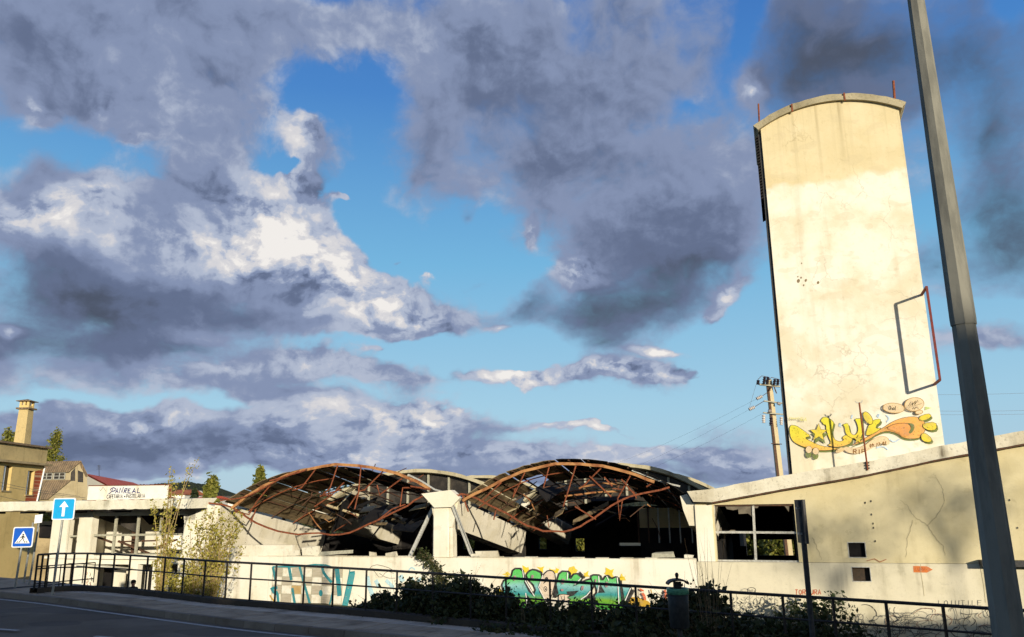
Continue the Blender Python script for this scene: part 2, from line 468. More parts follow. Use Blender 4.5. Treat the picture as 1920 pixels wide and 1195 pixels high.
MT['sheet_soot'] = corrug('burnt_fibre_sheet', (.014, .012, .010), (.008, .007, .006), (.03, .024, .018))  # burnt sheet, near-black also to paint shade on the unlit vault halves
MT['sheet_pale'] = corrug('pale_fibre_sheet', (.55, .46, .28), (.42, .34, .19), (.2, .14, .08))
def asphalt():
    m = Mat('asphalt')
    col = m.mix(m.rng(m.noise(0.35, 5, .6), .4, .65), (.150, .122, .090), (.205, .170, .128))
    sp = m.rng(m.noise(120, 2, .5), .55, .75)
    col = m.mix(m.math('MULTIPLY', sp, .5), col, (.28, .25, .21))
    ck = m.n('ShaderNodeTexVoronoi', feature='DISTANCE_TO_EDGE'); ck.inputs['Scale'].default_value = .45
    m.l(m.map((1, 1, 1)), ck.inputs['Vector'])
    col = m.mix(m.math('MULTIPLY', m.math('MULTIPLY', m.rng(ck.outputs['Distance'], .002, .012, 1, 0), m.rng(m.noise(.3, 3, .5), .55, .65)), .5), col, (.03, .028, .025))
    pa = m.rng(m.noise((.25, .5, 1), 2, .3), .56, .57)
    col = m.mix(m.math('MULTIPLY', pa, .35), col, (.07, .065, .06))
    m.color(col)
    m.bump(m.noise(90, 3, .6), .35, .01)
    return m.set(.95, 0, .05).m
MT['asphalt'] = asphalt()
def paver(name, c, c2):
    m = Mat(name)
    oi = m.n('ShaderNodeObjectInfo')
    col = m.mix(oi.outputs['Random'], c, c2)
    col = m.mix(m.math('MULTIPLY', m.rng(m.noise(1.2, 5, .6), .45, .7), .55), col, (.13, .10, .07))
    col = m.mix(m.math('MULTIPLY', m.rng(m.noise(30, 4, .6), .5, .75), .25), col, (.12, .1, .08))
    m.color(col)
    m.bump(m.noise(40, 4, .6), .3, .01)
    return m.set(.95, 0, .06).m
MT['paver_light'] = paver('pale_paver', (.60, .51, .40), (.52, .44, .34))
MT['paver'] = paver('brown_paver', (.46, .365, .255), (.39, .31, .215))
MT['kerb'] = paver('kerb_concrete', (.27, .23, .18), (.20, .17, .135))
MT['kerb_dark'] = paver('mossy_kerb', (.085, .075, .06), (.06, .052, .042))  # plain dark concrete for the railing plinth
MT['joint'] = simple('joint_sand', (.06, .05, .04), (.04, .035, .03), 20, .95)
MT['road_white'] = simple('worn_road_paint', (.46, .44, .40), (.24, .22, .19), 9.0, .7, lo=.45, hi=.75)
def roof_tile(name, c, c2, sc_):
    m = Mat(name)
    w = m.n('ShaderNodeTexWave', wave_type='BANDS', bands_direction='X')
    w.inputs['Scale'].default_value = sc_
    m.l(m.pos, w.inputs['Vector'])
    col = m.mix(m.rng(m.noise(1.6, 5, .6), .4, .65), c, c2)
    m.color(col)
    m.bump(w.outputs['Fac'], .8, .08)
    return m.set(.9).m
MT['tile_brown'] = roof_tile('brown_roof_tiles', (.24, .17, .10), (.15, .11, .07), 1.2)
def brickmat():
    m = Mat('bare_red_brick')
    t = m.n('ShaderNodeTexBrick')
    t.inputs['Scale'].default_value = 1.0
    t.inputs['Brick Width'].default_value = .34
    t.inputs['Row Height'].default_value = .24
    t.inputs['Mortar Size'].default_value = .02
    t.inputs['Color1'].default_value = (.34, .075, .028, 1)
    t.inputs['Color2'].default_value = (.26, .055, .02, 1)
    t.inputs['Mortar'].default_value = (.45, .28, .16, 1)
    mp = m.map((1, 1, 1), None, (R(90), 0, R(20)))
    m.l(mp, t.inputs['Vector'])
    m.color(t.outputs['Color'])
    return m.set(.9).m
MT['brick'] = brickmat()
def forest():
    m = Mat('wooded_hillside')
    a = m.noise(.05, 8, .7)
    col = m.mix(m.rng(a, .4, .62), (.035, .045, .022), (.075, .078, .034))
    col = m.mix(m.rng(m.noise(.009, 3, .5), .5, .66), col, (.13, .12, .06))
    m.color(col)
    m.bump(m.noise(.08, 6, .7), 1.0, 6.0)
    return m.set(.95, 0, .1).m
MT['forest'] = forest()
def tower_mat(z_split):
    m = Mat('tower_render')
    base = m.mix(m.math('MULTIPLY', m.rng(m.noise(.35, 6, .6), .42, .62), .9), (.78, .74, .62), (.66, .59, .42))
    z = m.math('ADD', m.z(), m.math('MULTIPLY', m.math('SUBTRACT', m.noise((.5, .5, .5), 5, .6), .5), 1.6))
    up = m.rng(z, z_split - .12, z_split + .22)
    ochre = m.mix(m.rng(m.noise(.6, 6, .6), .4, .65), (.62, .52, .30), (.68, .58, .36))
    col = m.mix(m.math('MULTIPLY', up, .92), base, ochre)
    st = m.rng(m.noise((1.6, 1.6, .10), 5, .6), .52, .76)
    col = m.mix(m.math('MULTIPLY', st, .30), col, (.40, .33, .18))
    fi = m.rng(m.noise(3.0, 7, .75), .52, .78)
    col = m.mix(m.math('MULTIPLY', fi, .5), col, (.42, .34, .18))
    run = m.math('MULTIPLY', m.rng(m.noise((3.2, 3.2, .05), 4, .6), .50, .68), m.rng(m.math('ADD', m.z(), m.math('MULTIPLY', m.noise((2.5, 2.5, .3), 4, .6), 4.0)), z_split + .5, z_split + 7.5))
    col = m.mix(m.math('MULTIPLY', run, .55), col, (.26, .20, .10))
    vo = m.n('ShaderNodeTexVoronoi', feature='DISTANCE_TO_EDGE')
    vo.inputs['Scale'].default_value = .55
    dv = m.n('ShaderNodeVectorMath', operation='ADD')
    nz = m.n('ShaderNodeTexNoise'); nz.inputs['Scale'].default_value = 1.6; nz.inputs['Detail'].default_value = 6
    m.l(m.pos, nz.inputs['Vector']); m.l(m.pos, dv.inputs[0]); m.l(nz.outputs['Color'], dv.inputs[1]); m.l(dv.outputs[0], vo.inputs['Vector'])
    hair = m.math('MULTIPLY', m.rng(vo.outputs['Distance'], .004, .012, 1.0, 0.0), m.rng(m.noise(.4, 3, .5), .5, .62))
    col = m.mix(m.math('MULTIPLY', hair, .28), col, (.25, .19, .10))
    pt = m.rng(m.noise((.8, .8, 1.5), 3, .4), .60, .62)
    col = m.mix(m.math('MULTIPLY', pt, .22), col, (.52, .44, .28))
    m.color(col)
    m.bump(m.noise(7.0, 6, .65), .35, .02)
    return m.set(.9, 0, .15).m
PAINT = {}
def worn(m):
    """paint that has flaked and thinned so that the wall shows through"""
    f = m.math('MULTIPLY', m.rng(m.noise(11.0, 7, .75), .54, .66), .75)
    g2 = m.math('MULTIPLY', m.rng(m.noise(1.6, 4, .6), .42, .7), .18)
    tr = m.n('ShaderNodeBsdfTransparent')
    mx = m.n('ShaderNodeMixShader')
    m.l(m.math('MAXIMUM', f, g2), mx.inputs[0])
    m.l(m.b.outputs[0], mx.inputs[1]); m.l(tr.outputs[0], mx.inputs[2])
    m.l(mx.outputs[0], m.nt.nodes['Material Output'].inputs[0])
def paint(c, fade=.12):
    key = tuple(round(x, 3) for x in c)
    if key not in PAINT:
        m = Mat('spray_paint')
        c2 = tuple(min(1, x * .75 + .06) for x in c)
        m.color(m.mix(m.rng(m.noise(6.0, 5, .6), .4, .7), c, c2))
        m.set(.75, 0, .2)
        worn(m)
        PAINT[key] = m.m
    return PAINT[key]
def fadepaint(name, z0, z1, stops):
    """spray paint that the writer faded from one colour into the next over the height of the letters"""
    m = Mat(name)
    t = m.rng(m.math('ADD', m.z(), m.math('MULTIPLY', m.math('SUBTRACT', m.noise(1.2, 3, .5), .5), .35)), z0, z1, smooth=False)
    rp = m.n('ShaderNodeValToRGB')
    m.l(t, rp.inputs[0])
    e = rp.color_ramp.elements
    while len(e) < len(stops):
        e.new(.5)
    for k, (p_, c_) in zip(e, stops):
        k.position = p_; k.color = (*c_, 1)
    m.color(rp.outputs[0])
    m.set(.75, 0, .2)
    worn(m)
    return m.m

# ------------------------------------------------------------------ mesh helpers
class MB:
    def __init__(self):
        self.v, self.f, self.k, self.mats = [], [], [], []
    def mi(self, m):
        if m is None:
            return 0
        m = MT[m] if isinstance(m, str) else m
        if m not in self.mats:
            self.mats.append(m)
        return self.mats.index(m)
    def add(self, vs, fs, m=None):
        i = self.mi(m)
        o = len(self.v)
        self.v += [V(p) for p in vs]
        self.f += [tuple(o + x for x in f) for f in fs]
        self.k += [i] * len(fs)
        return self
    def hexa(self, p, m=None):      # 4 bottom + 4 top points
        return self.add(p, [(3, 2, 1, 0), (4, 5, 6, 7), (0, 1, 5, 4), (1, 2, 6, 5), (2, 3, 7, 6), (3, 0, 4, 7)], m)
    def box(self, c, ax, ay, az, m=None):
        c, ax, ay, az = V(c), V(ax), V(ay), V(az)
        return self.hexa([c - ax - ay - az, c + ax - ay - az, c + ax + ay - az, c - ax + ay - az,
                          c - ax - ay + az, c + ax - ay + az, c + ax + ay + az, c - ax + ay + az], m)
    def poly(self, pts, m=None):
        return self.add(pts, [tuple(range(len(pts)))], m)
    def prism(self, pts, vec, m=None):
        n = len(pts)
        vec = V(vec)
        fs = [tuple(range(n)), tuple(range(2 * n - 1, n - 1, -1))]
        fs += [(i, i + n, (i + 1) % n + n, (i + 1) % n) for i in range(n)]
        return self.add([V(p) for p in pts] + [V(p) + vec for p in pts], fs, m)
    def tube(self, pts, r, n=6, m=None, caps=True, flat=1.0):
        pts = [V(p) for p in pts]
        L = len(pts)
        rs = r if isinstance(r, (list, tuple)) else [r] * L
        ref = None
        vs = []
        for i, p in enumerate(pts):
            t = (pts[min(i + 1, L - 1)] - pts[max(i - 1, 0)])
            t = t.normalized() if t.length > 1e-9 else V((0, 0, 1))
            if ref is None:
                ref = t.cross(V((0, 0, 1)))
                if ref.length < 1e-3:
                    ref = t.cross(V((1, 0, 0)))
            ref = (ref - t * ref.dot(t))
            ref = ref.normalized() if ref.length > 1e-6 else t.orthogonal().normalized()
            b = t.cross(ref)
            for k in range(n):
                a = 2 * math.pi * (k + .5) / n
                vs.append(p + ref * (math.cos(a) * rs[i]) + b * (math.sin(a) * rs[i] * flat))
        fs = []
        for i in range(L - 1):
            for k in range(n):
                k2 = (k + 1) % n
                fs.append((i * n + k, i * n + k2, (i + 1) * n + k2, (i + 1) * n + k))
        if caps:
            fs.append(tuple(range(n - 1, -1, -1)))
            fs.append(tuple((L - 1) * n + k for k in range(n)))
        return self.add(vs, fs, m)
    def lathe(self, c, prof, n=16, m=None):
        c = V(c)
        vs, fs = [], []
        for (r, z) in prof:
            for k in range(n):
                a = 2 * math.pi * k / n
                vs.append(c + V((math.cos(a) * r, math.sin(a) * r, z)))
        for i in range(len(prof) - 1):
            for k in range(n):
                k2 = (k + 1) % n
                fs.append((i * n + k, i * n + k2, (i + 1) * n + k2, (i + 1) * n + k))
        fs.append(tuple(range(n - 1, -1, -1)))
        fs.append(tuple((len(prof) - 1) * n + k for k in range(n)))
        return self.add(vs, fs, m)
    def build(self, name, mat=None, parent=None, smooth=False, kind=None):
        me = bpy.data.meshes.new(name)
        org = V((0, 0, 0))
        if parent is not None:
            org = parent.matrix_world.translation if parent.parent is None else ROOTLOC.get(parent.name, V((0, 0, 0)))
            org = ROOTLOC.get(parent.name, org)
        elif self.v:
            n = len(self.v)
            org = V((sum(p.x for p in self.v) / n, sum(p.y for p in self.v) / n, min(p.z for p in self.v)))
        me.from_pydata([tuple(p - org) for p in self.v], [], self.f)
        mats = self.mats or []
        if mat is not None and not mats:
            mats = [MT[mat] if isinstance(mat, str) else mat]
        for m in mats:
            me.materials.append(m)
        if len(mats) > 1:
            me.polygons.foreach_set('material_index', self.k)
        if smooth:
            me.polygons.foreach_set('use_smooth', [True] * len(me.polygons))
        me.update()
        o = bpy.data.objects.new(name, me)
        COL.objects.link(o)
        if parent is not None:
            o.parent = parent
        else:
            o.location = org
        ROOTLOC[o.name] = org
        if kind:
            o['kind'] = kind
        return o
ROOTLOC = {}
def tag(o, label, cat, group=None):
    o['label'] = label
    o['category'] = cat
    if group:
        o['group'] = group
    return o
def thing(name, label, cat, loc, group=None):
    o = bpy.data.objects.new(name, None)
    COL.objects.link(o)
    o.location = loc
    o.empty_display_size = .3
    ROOTLOC[o.name] = V(loc)
    return tag(o, label, cat, group)
def part(name, parent):
    o = bpy.data.objects.new(name, None)
    COL.objects.link(o)
    o.parent = parent
    ROOTLOC[o.name] = ROOTLOC[parent.name]
    return o
def struct(o):
    o['kind'] = 'structure'
    return o

# the building's own frame: s along the front, t into the depth, z up
PHI = math.atan(0.333)
E1 = V((math.cos(PHI), -math.sin(PHI), 0))
E2 = V((math.sin(PHI), math.cos(PHI), 0))
P0 = V((0, 38.3, 0))
UP = V((0, 0, 1))
def W(s, t, z):
    return P0 + E1 * s + E2 * t + UP * z
def fa(px, py, t=0.0):
    return on_plane(px, py, P0 + E2 * t, E2)
def loc(p):
    q = V(p) - P0
    return q.dot(E1), q.dot(E2), q.z
def sz(px, py, t=0.0):
    a = loc(fa(px, py, t))
    return a[0], a[2]
def sx(px, py=1000, t=0.0):
    return sz(px, py, t)[0]

def grid_wall(mb, cuts_s, cuts_z, solid, t0, t1, m=None, zmap=None):
    """wall between t0 and t1 made of cells; solid(i,j) says which cells stand"""
    ns, nz = len(cuts_s) - 1, len(cuts_z) - 1
    zf = zmap or (lambda s, z: z)
    P = lambda i, j, t: W(cuts_s[i], t, zf(cuts_s[i], cuts_z[j]))
    ok = lambda i, j: 0 <= i < ns and 0 <= j < nz and solid(i, j)
    for i in range(ns):
        for j in range(nz):
            if not ok(i, j):
                continue
            mb.add([P(i, j, t0), P(i + 1, j, t0), P(i + 1, j + 1, t0), P(i, j + 1, t0)], [(0, 1, 2, 3)], m)
            mb.add([P(i, j, t1), P(i + 1, j, t1), P(i + 1, j + 1, t1), P(i, j + 1, t1)], [(3, 2, 1, 0)], m)
            for (di, dj, a, b) in ((-1, 0, (i, j), (i, j + 1)), (1, 0, (i + 1, j), (i + 1, j + 1)), (0, -1, (i, j), (i + 1, j)), (0, 1, (i, j + 1), (i + 1, j + 1))):
                if not ok(i + di, j + dj):
                    mb.add([P(*a, t0), P(*b, t0), P(*b, t1), P(*a, t1)], [(0, 1, 2, 3)], m)
    return mb
def wall_openings(mb, s0, s1, z0, z1, opens, t0, t1, m=None, zmap=None):
    cs = sorted({s0, s1} | {o[0] for o in opens} | {o[1] for o in opens})
    cz = sorted({z0, z1} | {o[2] for o in opens} | {o[3] for o in opens})
    def solid(i, j):
        a, b = (cs[i] + cs[i + 1]) / 2, (cz[j] + cz[j + 1]) / 2
        return not any(o[0] < a < o[1] and o[2] < b < o[3] for o in opens)
    return grid_wall(mb, cs, cz, solid, t0, t1, m, zmap)

def ribbon(mb, pts, w, m, nrm, closed=False):
    """flat brush stroke through 3D points lying in a plane with normal nrm; w in metres (or list)"""
    pts = [V(p) for p in pts]
    n = len(pts)
    if n < 2:
        return
    ws = w if isinstance(w, (list, tuple)) else [w] * n
    L, Rr = [], []
    for i, p in enumerate(pts):
        a = pts[(i - 1) % n] if (closed or i > 0) else p
        b = pts[(i + 1) % n] if (closed or i < n - 1) else p
        t = b - a
        t = t.normalized() if t.length > 1e-9 else V((1, 0, 0))
        d = t.cross(nrm).normalized()
        k = 1.0
        if 0 < i < n - 1 or closed:
            t1 = (p - a)
            if t1.length > 1e-9:
                c = abs(t1.normalized().dot(t))
                k = min(1.0 / max(c, .55), 1.8)
        L.append(p + d * ws[i] * .5 * k); Rr.append(p - d * ws[i] * .5 * k)
    fs = []
    for i in range(n if closed else n - 1):
        j = (i + 1) % n
        fs.append((i, j, n + j, n + i))
    mb.add(L + Rr, fs, m)
def smooth_pts(pts, it=1, closed=False):
    for _ in range(it):
        out = []
        n = len(pts)
        for i in range(n if closed else n - 1):
            a, b = pts[i], pts[(i + 1) % n]
            out += [(a[0] * .75 + b[0] * .25, a[1] * .75 + b[1] * .25), (a[0] * .25 + b[0] * .75, a[1] * .25 + b[1] * .75)]
        if not closed:
            out = [pts[0]] + out + [pts[-1]]
        pts = out
    return pts
def ell(cx, cy, rx, ry, rot=0, n=20):
    c, s = math.cos(R(rot)), math.sin(R(rot))
    return [(cx + rx * math.cos(2 * math.pi * k / n) * c - ry * math.sin(2 * math.pi * k / n) * s,
             cy + rx * math.cos(2 * math.pi * k / n) * s + ry * math.sin(2 * math.pi * k / n) * c) for k in range(n)]
def star(cx, cy, r1, r2, n=5, rot=-90):
    return [(cx + (r1 if k % 2 == 0 else r2) * math.cos(R(rot + 180 * k / n)), cy + (r1 if k % 2 == 0 else r2) * math.sin(R(rot + 180 * k / n))) for k in range(2 * n)]
GLYPH = {
 'A': [[(0, 1), (.5, 0), (1, 1)], [(.2, .65), (.8, .65)]], 'C': [[(1, .15), (.6, 0), (.15, .2), (0, .5), (.15, .85), (.6, 1), (1, .85)]],
 'F': [[(0, 1), (0, 0), (.9, 0)], [(0, .48), (.7, .48)]], 'E': [[(.95, 0), (0, 0), (0, 1), (.95, 1)], [(0, .5), (.75, .5)]],
 'T': [[(0, 0), (1, 0)], [(.5, 0), (.5, 1)]], 'R': [[(0, 1), (0, 0), (.7, 0), (.95, .2), (.7, .48), (0, .5)], [(.45, .5), (1, 1)]],
 'I': [[(.5, 0), (.5, 1)]], 'P': [[(0, 1), (0, 0), (.75, 0), (1, .25), (.75, .52), (0, .52)]],
 'S': [[(.95, .12), (.5, 0), (.08, .2), (.3, .45), (.75, .58), (.95, .8), (.5, 1), (0, .88)]], 'L': [[(0, 0), (0, 1), (.9, 1)]],
 'O': [[(.5, 0), (.05, .3), (.05, .7), (.5, 1), (.95, .7), (.95, .3), (.5, 0)]], 'U': [[(0, 0), (.05, .75), (.5, 1), (.95, .75), (1, 0)]],
 'N': [[(0, 1), (.05, 0), (.9, 1), (1, 0)]], 'D': [[(0, 0), (0, 1), (.6, 1), (1, .6), (1, .35), (.6, 0), (0, 0)]], 'M': [[(0, 1), (.1, 0), (.5, .6), (.9, 0), (1, 1)]],
 'G': [[(1, .15), (.55, 0), (.1, .25), (.05, .7), (.5, 1), (.95, .8), (.95, .55), (.6, .55)]],
 'h': [[(0, 0), (0, 1)], [(0, .6), (.5, .45), (.9, .6), (.9, 1)]], 'a': [[(.9, .45), (.4, .42), (.05, .7), (.4, 1), (.85, .85), (.9, .45), (1, 1)]], 'l': [[(.4, 0), (.4, .9), (.7, 1)]],
 '0': [[(.5, 0), (.1, .3), (.1, .7), (.5, 1), (.9, .7), (.9, .3), (.5, 0)]], '1': [[(.2, .2), (.55, 0), (.55, 1)]],
 '2': [[(.05, .2), (.5, 0), (.95, .2), (.8, .5), (0, 1), (1, 1)]], '9': [[(.95, .3), (.5, .5), (.1, .3), (.5, 0), (.95, .25), (.8, .7), (.4, 1)]], '.': [[(.4, .92), (.6, 1)]],
}
class Painter:
    """draws flat paint on a wall: shapes are given in the photograph's pixels and land on the wall's plane"""
    def __init__(self, onto, ox, oy, scale, nrm):
        self.onto, self.ox, self.oy, self.k, self.nrm = onto, ox, oy, scale, nrm
        self.mb = MB()
        self.layer = 0
        self.z = 0.004
    def P(self, x, y, lift):
        return self.onto(self.ox + x / self.k, self.oy + y / self.k, lift)
    def next(self):
        self.layer += 1
        return self.z + self.layer * 0.0022
    def fill(self, pts, m, smooth=0):
        if smooth:
            pts = smooth_pts(pts, smooth, True)
        h = self.next()
        self.mb.poly([self.P(x, y, h) for x, y in pts], m)
    def line(self, pts, w, m, closed=False, smooth=0, h=None):
        if smooth:
            pts = smooth_pts(pts, smooth, closed)
        h = self.next() if h is None else h
        P3 = [self.P(x, y, h) for x, y in pts]
        px1 = (self.P(pts[0][0] + self.k, pts[0][1], h) - P3[0]).length / self.k
        ribbon(self.mb, P3, (w * px1 if not isinstance(w, list) else [a * px1 for a in w]), m, self.nrm, closed)
    def text(self, s, x, y, cw, ch, w, m, adv=1.25, slant=0.0, rise=0.0):
        h = self.next()
        for i, c in enumerate(s):
            for st in GLYPH.get(c, []):
                pts = [(x + i * cw * adv + (a + slant * (1 - b)) * cw, y + b * ch - rise * i) for a, b in st]
                self.line(pts, w, m, h=h)
    def done(self, name, parent):
        return self.mb.build(name, None, parent)

# ------------------------------------------------------------------ street, slope and far ground
PVN = V((0.0255, 0, 1)).normalized()
def pv(px, py, up=0.0):
    return on_plane(px, py, (0, 0, -0.17 + up), PVN)
def pvz(x, y=0):
    return -0.17 - 0.0255 * x
KERB = [pv(*p) for p in ((-420, 1072), (-160, 1095), (0, 1111), (100, 1121), (210, 1135), (420, 1161), (500, 1170), (740, 1192), (1000, 1216), (1400, 1252), (2300, 1330))]
RAIL = [pv(x, y, .15) for x, y in ((62, 1103), (100, 1099), (158, 1098), (217, 1101), (300, 1109), (406, 1121), (515, 1129), (700, 1144), (1020, 1174), (1300, 1201), (1673, 1236), (2300, 1296))]
def interp(line, x):
    if x <= line[0].x:
        a, b = line[0], line[1]
    elif x >= line[-1].x:
        a, b = line[-2], line[-1]
    else:
        for a, b in zip(line, line[1:]):
            if a.x <= x <= b.x:
                break
    k = (x - a.x) / (b.x - a.x)
    return a + (b - a) * k
def resample(line, step):
    out = [line[0].copy()]
    need = step
    for a, b in zip(line, line[1:]):
        L = (b - a).length
        pos_ = 0.0
        while L - pos_ >= need:
            pos_ += need
            out.append(a + (b - a) * (pos_ / L))
            need = step
        need -= (L - pos_)
    return out
def offset(line, d):
    out = []
    for i, p in enumerate(line):
        t = line[min(i + 1, len(line) - 1)] - line[max(i - 1, 0)]
        n = V((-t.y, t.x, 0)).normalized()
        out.append(p + n * d)
    return out
def drop(line, dz):
    return [p + V((0, 0, dz)) for p in line]
def strip(mb, a, b, m=None):
    n = len(a)
    mb.add(list(a) + list(b), [(i, i + 1, n + i + 1, n + i) for i in range(n - 1)], m)

def site_level(x):
    k = min(1, max(0, (x + 9) / 12.0))
    return -1.9 - 0.9 * (k * k * (3 - 2 * k))
def ground_z(x, y):
    r = interp(RAIL, max(x, RAIL[0].x - 30))
    qd = (y - r.y) * .88
    k = min(1, max(0, (qd - .2) / 4.2))
    k = k * k * (3 - 2 * k)
    top = pvz(x) - .28
    if x < RAIL[0].x:
        k *= min(1, max(0, (x - RAIL[0].x + 14) / 10)) if y < 34 else 1
    return top * (1 - k) + site_level(x) * k + (0.10 * math.sin(x * 1.3) * math.sin(y * .9) if k > .8 else 0)
mb = MB()
xs = [-120, -90, -70, -55, -45] + [-40 + i * 1.0 for i in range(71)] + [36, 45, 60, 90, 120]
ys = [-90, -60, -30, 0, 6, 8, 10] + [11 + i * .6 for i in range(50)] + [42, 46, 52, 60, 75, 100, 140]
nx = len(xs)
vs = []
for y in ys:
    for x in xs:
        z = ground_z(x, y)
        if y >= 139 or abs(x) >= 119 or y <= -89:
            z = -3.4
        vs.append(V((x, y, z)))
mb.add(vs, [(j * nx + i, j * nx + i + 1, (j + 1) * nx + i + 1, (j + 1) * nx + i) for j in range(len(ys) - 1) for i in range(nx - 1)])
struct(mb.build('terrain', 'terrain', smooth=True))
mb = MB()
mb.poly([(-6000, -600, -3.3), (6000, -600, -3.3), (6000, 8000, -3.3), (-6000, 8000, -3.3)])
struct(mb.build('ground', 'far_ground'))

# road, with its edge line and centre dashes
KL = resample(KERB, .5)
mb = MB()
strip(mb, drop(offset(KL, -7.5), -.14), drop(offset(KL, .05), -.14))
struct(mb.build('road', 'asphalt'))
mb = MB()
strip(mb, drop(offset(KL, -.36), -.135), drop(offset(KL, -.24), -.135))
struct(mb.build('road_edge_line', 'road_white'))
for (x0, y0, x1, y1) in ((-40, 1177, 34, 1182), (178, 1193, 262, 1200)):
    a, b = pv(x0, y0, -.135), pv(x1, y1, -.135)
    n = V((-(b - a).y, (b - a).x, 0)).normalized() * .06
    mb = MB(); mb.poly([a - n, b - n, b + n, a + n])
    struct(mb.build('road_dash', 'road_white'))
mb = MB()      # near pavement with its kerb, at the photographer's side
strip(mb, drop(offset(KL, -12.5), .0), drop(offset(KL, -7.5), .0))
strip(mb, drop(offset(KL, -7.5), .0), drop(offset(KL, -7.5), -.2))
struct(mb.build('near_pavement', 'kerb'))

# far pavement: bed, kerb stones, pavers one by one
BK = []
for p in KL:
    r = interp(RAIL, p.x)
    t = interp(KERB, p.x + .5) - interp(KERB, p.x - .5)
    n = V((-t.y, t.x, 0)).normalized()
    # walk along n until the rail line is met
    w = 3.2
    for k in range(60):
        qd = p + n * (k * .1)
        if qd.y > interp(RAIL, qd.x).y - .16:
            w = k * .1
            break
    if p.x < RAIL[0].x:
        w = min(max(w, 3.0), 4.2)
    b = p + n * w
    b.z = pvz(b.x)
    BK.append(b)
mb = MB()
strip(mb, drop(KL, -.012), drop(BK, -.012))
pavement = struct(mb.build('pavement', 'joint'))
cnt = 0
KS = resample(KERB, .27)
def back_of(p):
    i = min(range(len(KL)), key=lambda j: abs(KL[j].x - p.x))
    j = min(i + 1, len(KL) - 1) if KL[i].x < p.x else max(i - 1, 0)
    a, b = KL[i], KL[j]
    k = 0 if abs(b.x - a.x) < 1e-6 else (p.x - a.x) / (b.x - a.x)
    return BK[i] + (BK[j] - BK[i]) * k
cols = [(a, b) for a, b in zip(KS, KS[1:]) if -30 < proj(a)[0] < 1130 and proj(a)[1] < 1215]
for (a, b) in cols:
    A, B = back_of(a), back_of(b)
    for r_i, (v0, v1) in enumerate(((.045, .36), (.36, .70), (.70, .985))):
        g = .012
        q0, q1, q2, q3 = a + (A - a) * v0, b + (B - b) * v0, b + (B - b) * v1, a + (A - a) * v1
        dx, dy = (q1 - q0).normalized() * g * .5, (q3 - q0).normalized() * g * .5
        base = [q0 + dx + dy, q1 - dx + dy, q2 - dx - dy, q3 + dx - dy]
        dz = random.uniform(-.004, .005)
        mb = MB()
        mb.hexa([p + V((0, 0, -.05)) for p in base] + [p + V((0, 0, dz)) for p in base])
        if cnt < 300:
            mb.build('paver', 'paver_light' if r_i == 2 else 'paver', pavement)
            cnt += 1
# plain slabs where the pavement leaves the frame
mb = MB()
far = [i for i, p in enumerate(KL) if proj(p)[0] > 1120 or p.x < cols[0][0].x]
rr = [i for i in far if KL[i].x > 0]
strip(mb, [KL[i] for i in rr], [BK[i] for i in rr])
ll = [i for i in far if KL[i].x < 0]
strip(mb, [KL[i] for i in ll], [BK[i] for i in ll])
mb.build('slab_field', 'paver', pavement)
kerb = None
KK = resample(KERB, .98)
mb = MB(); strip(mb, drop(offset(KL, -.02), -.16), drop(offset(KL, .12), -.03))
kerb = struct(mb.build('kerb', 'joint'))
for a, b in zip(KK, KK[1:]):
    if not (-200 < proj((a + b) / 2)[0] < 2000):
        continue
    t = (b - a).normalized()
    n = V((-t.y, t.x, 0))
    a2, b2 = a + t * .006, b - t * .006
    w = .14
    h = random.uniform(-.006, .004)
    mb = MB()
    mb.hexa([a2 - n * .03 - UP * .2, b2 - n * .03 - UP * .2, b2 + n * w - UP * .2, a2 + n * w - UP * .2,
             a2 - n * .0 + UP * (.012 + h), b2 + UP * (.012 + h), b2 + n * w + UP * (.012 + h), a2 + n * w + UP * (.012 + h)])
    mb.build('kerb_stone', 'kerb', kerb)

# dark plinth that carries the railing
RL = resample(RAIL, .5)
mb = MB()
f0, f1 = offset(RL, -.16), offset(RL, .12)
strip(mb, drop(f0, -.35), drop(f0, -.01)); strip(mb, drop(f0, -.01), drop(f1, .0)); strip(mb, drop(f1, .0), drop(f1, -.5))
plinth = tag(mb.build('plinth', 'kerb_dark'), 'low dark concrete plinth running under the black railing', 'plinth')

# ------------------------------------------------------------------ railing
def rail_at(px):
    best = None
    for a, b in zip(RAIL, RAIL[1:]):
        for k in range(41):
            p = a + (b - a) * (k / 40)
            d = abs(proj(p)[0] - px)
            if best is None or d < best[0]:
                best = (d, p)
    return best[1]
POSTS = [64, 74, 84, 100, 118, 134, 158, 183, 210, 240, 272, 305, 342, 380, 422, 468, 515, 567, 622, 683, 746, 811, 880, 953, 1030, 1112, 1195, 1284, 1375, 1472, 1571, 1673, 1779, 1890, 2005]
railing = thing('railing', 'long black steel railing with two rails along the pavement', 'railing', rail_at(700))
pp = [rail_at(x) for x in POSTS]
RH = .97
for p in pp:
    mb = MB()
    d = .022
    mb.box(p + UP * (RH / 2 - .03), (d, 0, 0), (0, d, 0), UP * (RH / 2 + .03))
    mb.build('post', 'black_rail', railing)
for z, r in ((RH, .030), (RH * .57, .020)):
    mb = MB(); mb.tube([p + UP * z for p in pp], r, 6)
    mb.build('top_rail' if z == RH else 'middle_rail', 'black_rail', railing)
# the little return gate at the left end of the railing
mb = MB()
g0 = pp[0]
for k in range(6):
    c = g0 + V((.18 * k, .35 * k, 0))
    mb.tube([c, c + UP * .62], .016, 5)
mb.tube([g0 + UP * .62, g0 + V((.9, 1.75, .62))], .018, 5)
mb.tube([g0 + UP * .12, g0 + V((.9, 1.75, .12))], .018, 5)
mb.build('end_panel', 'black_rail', railing)

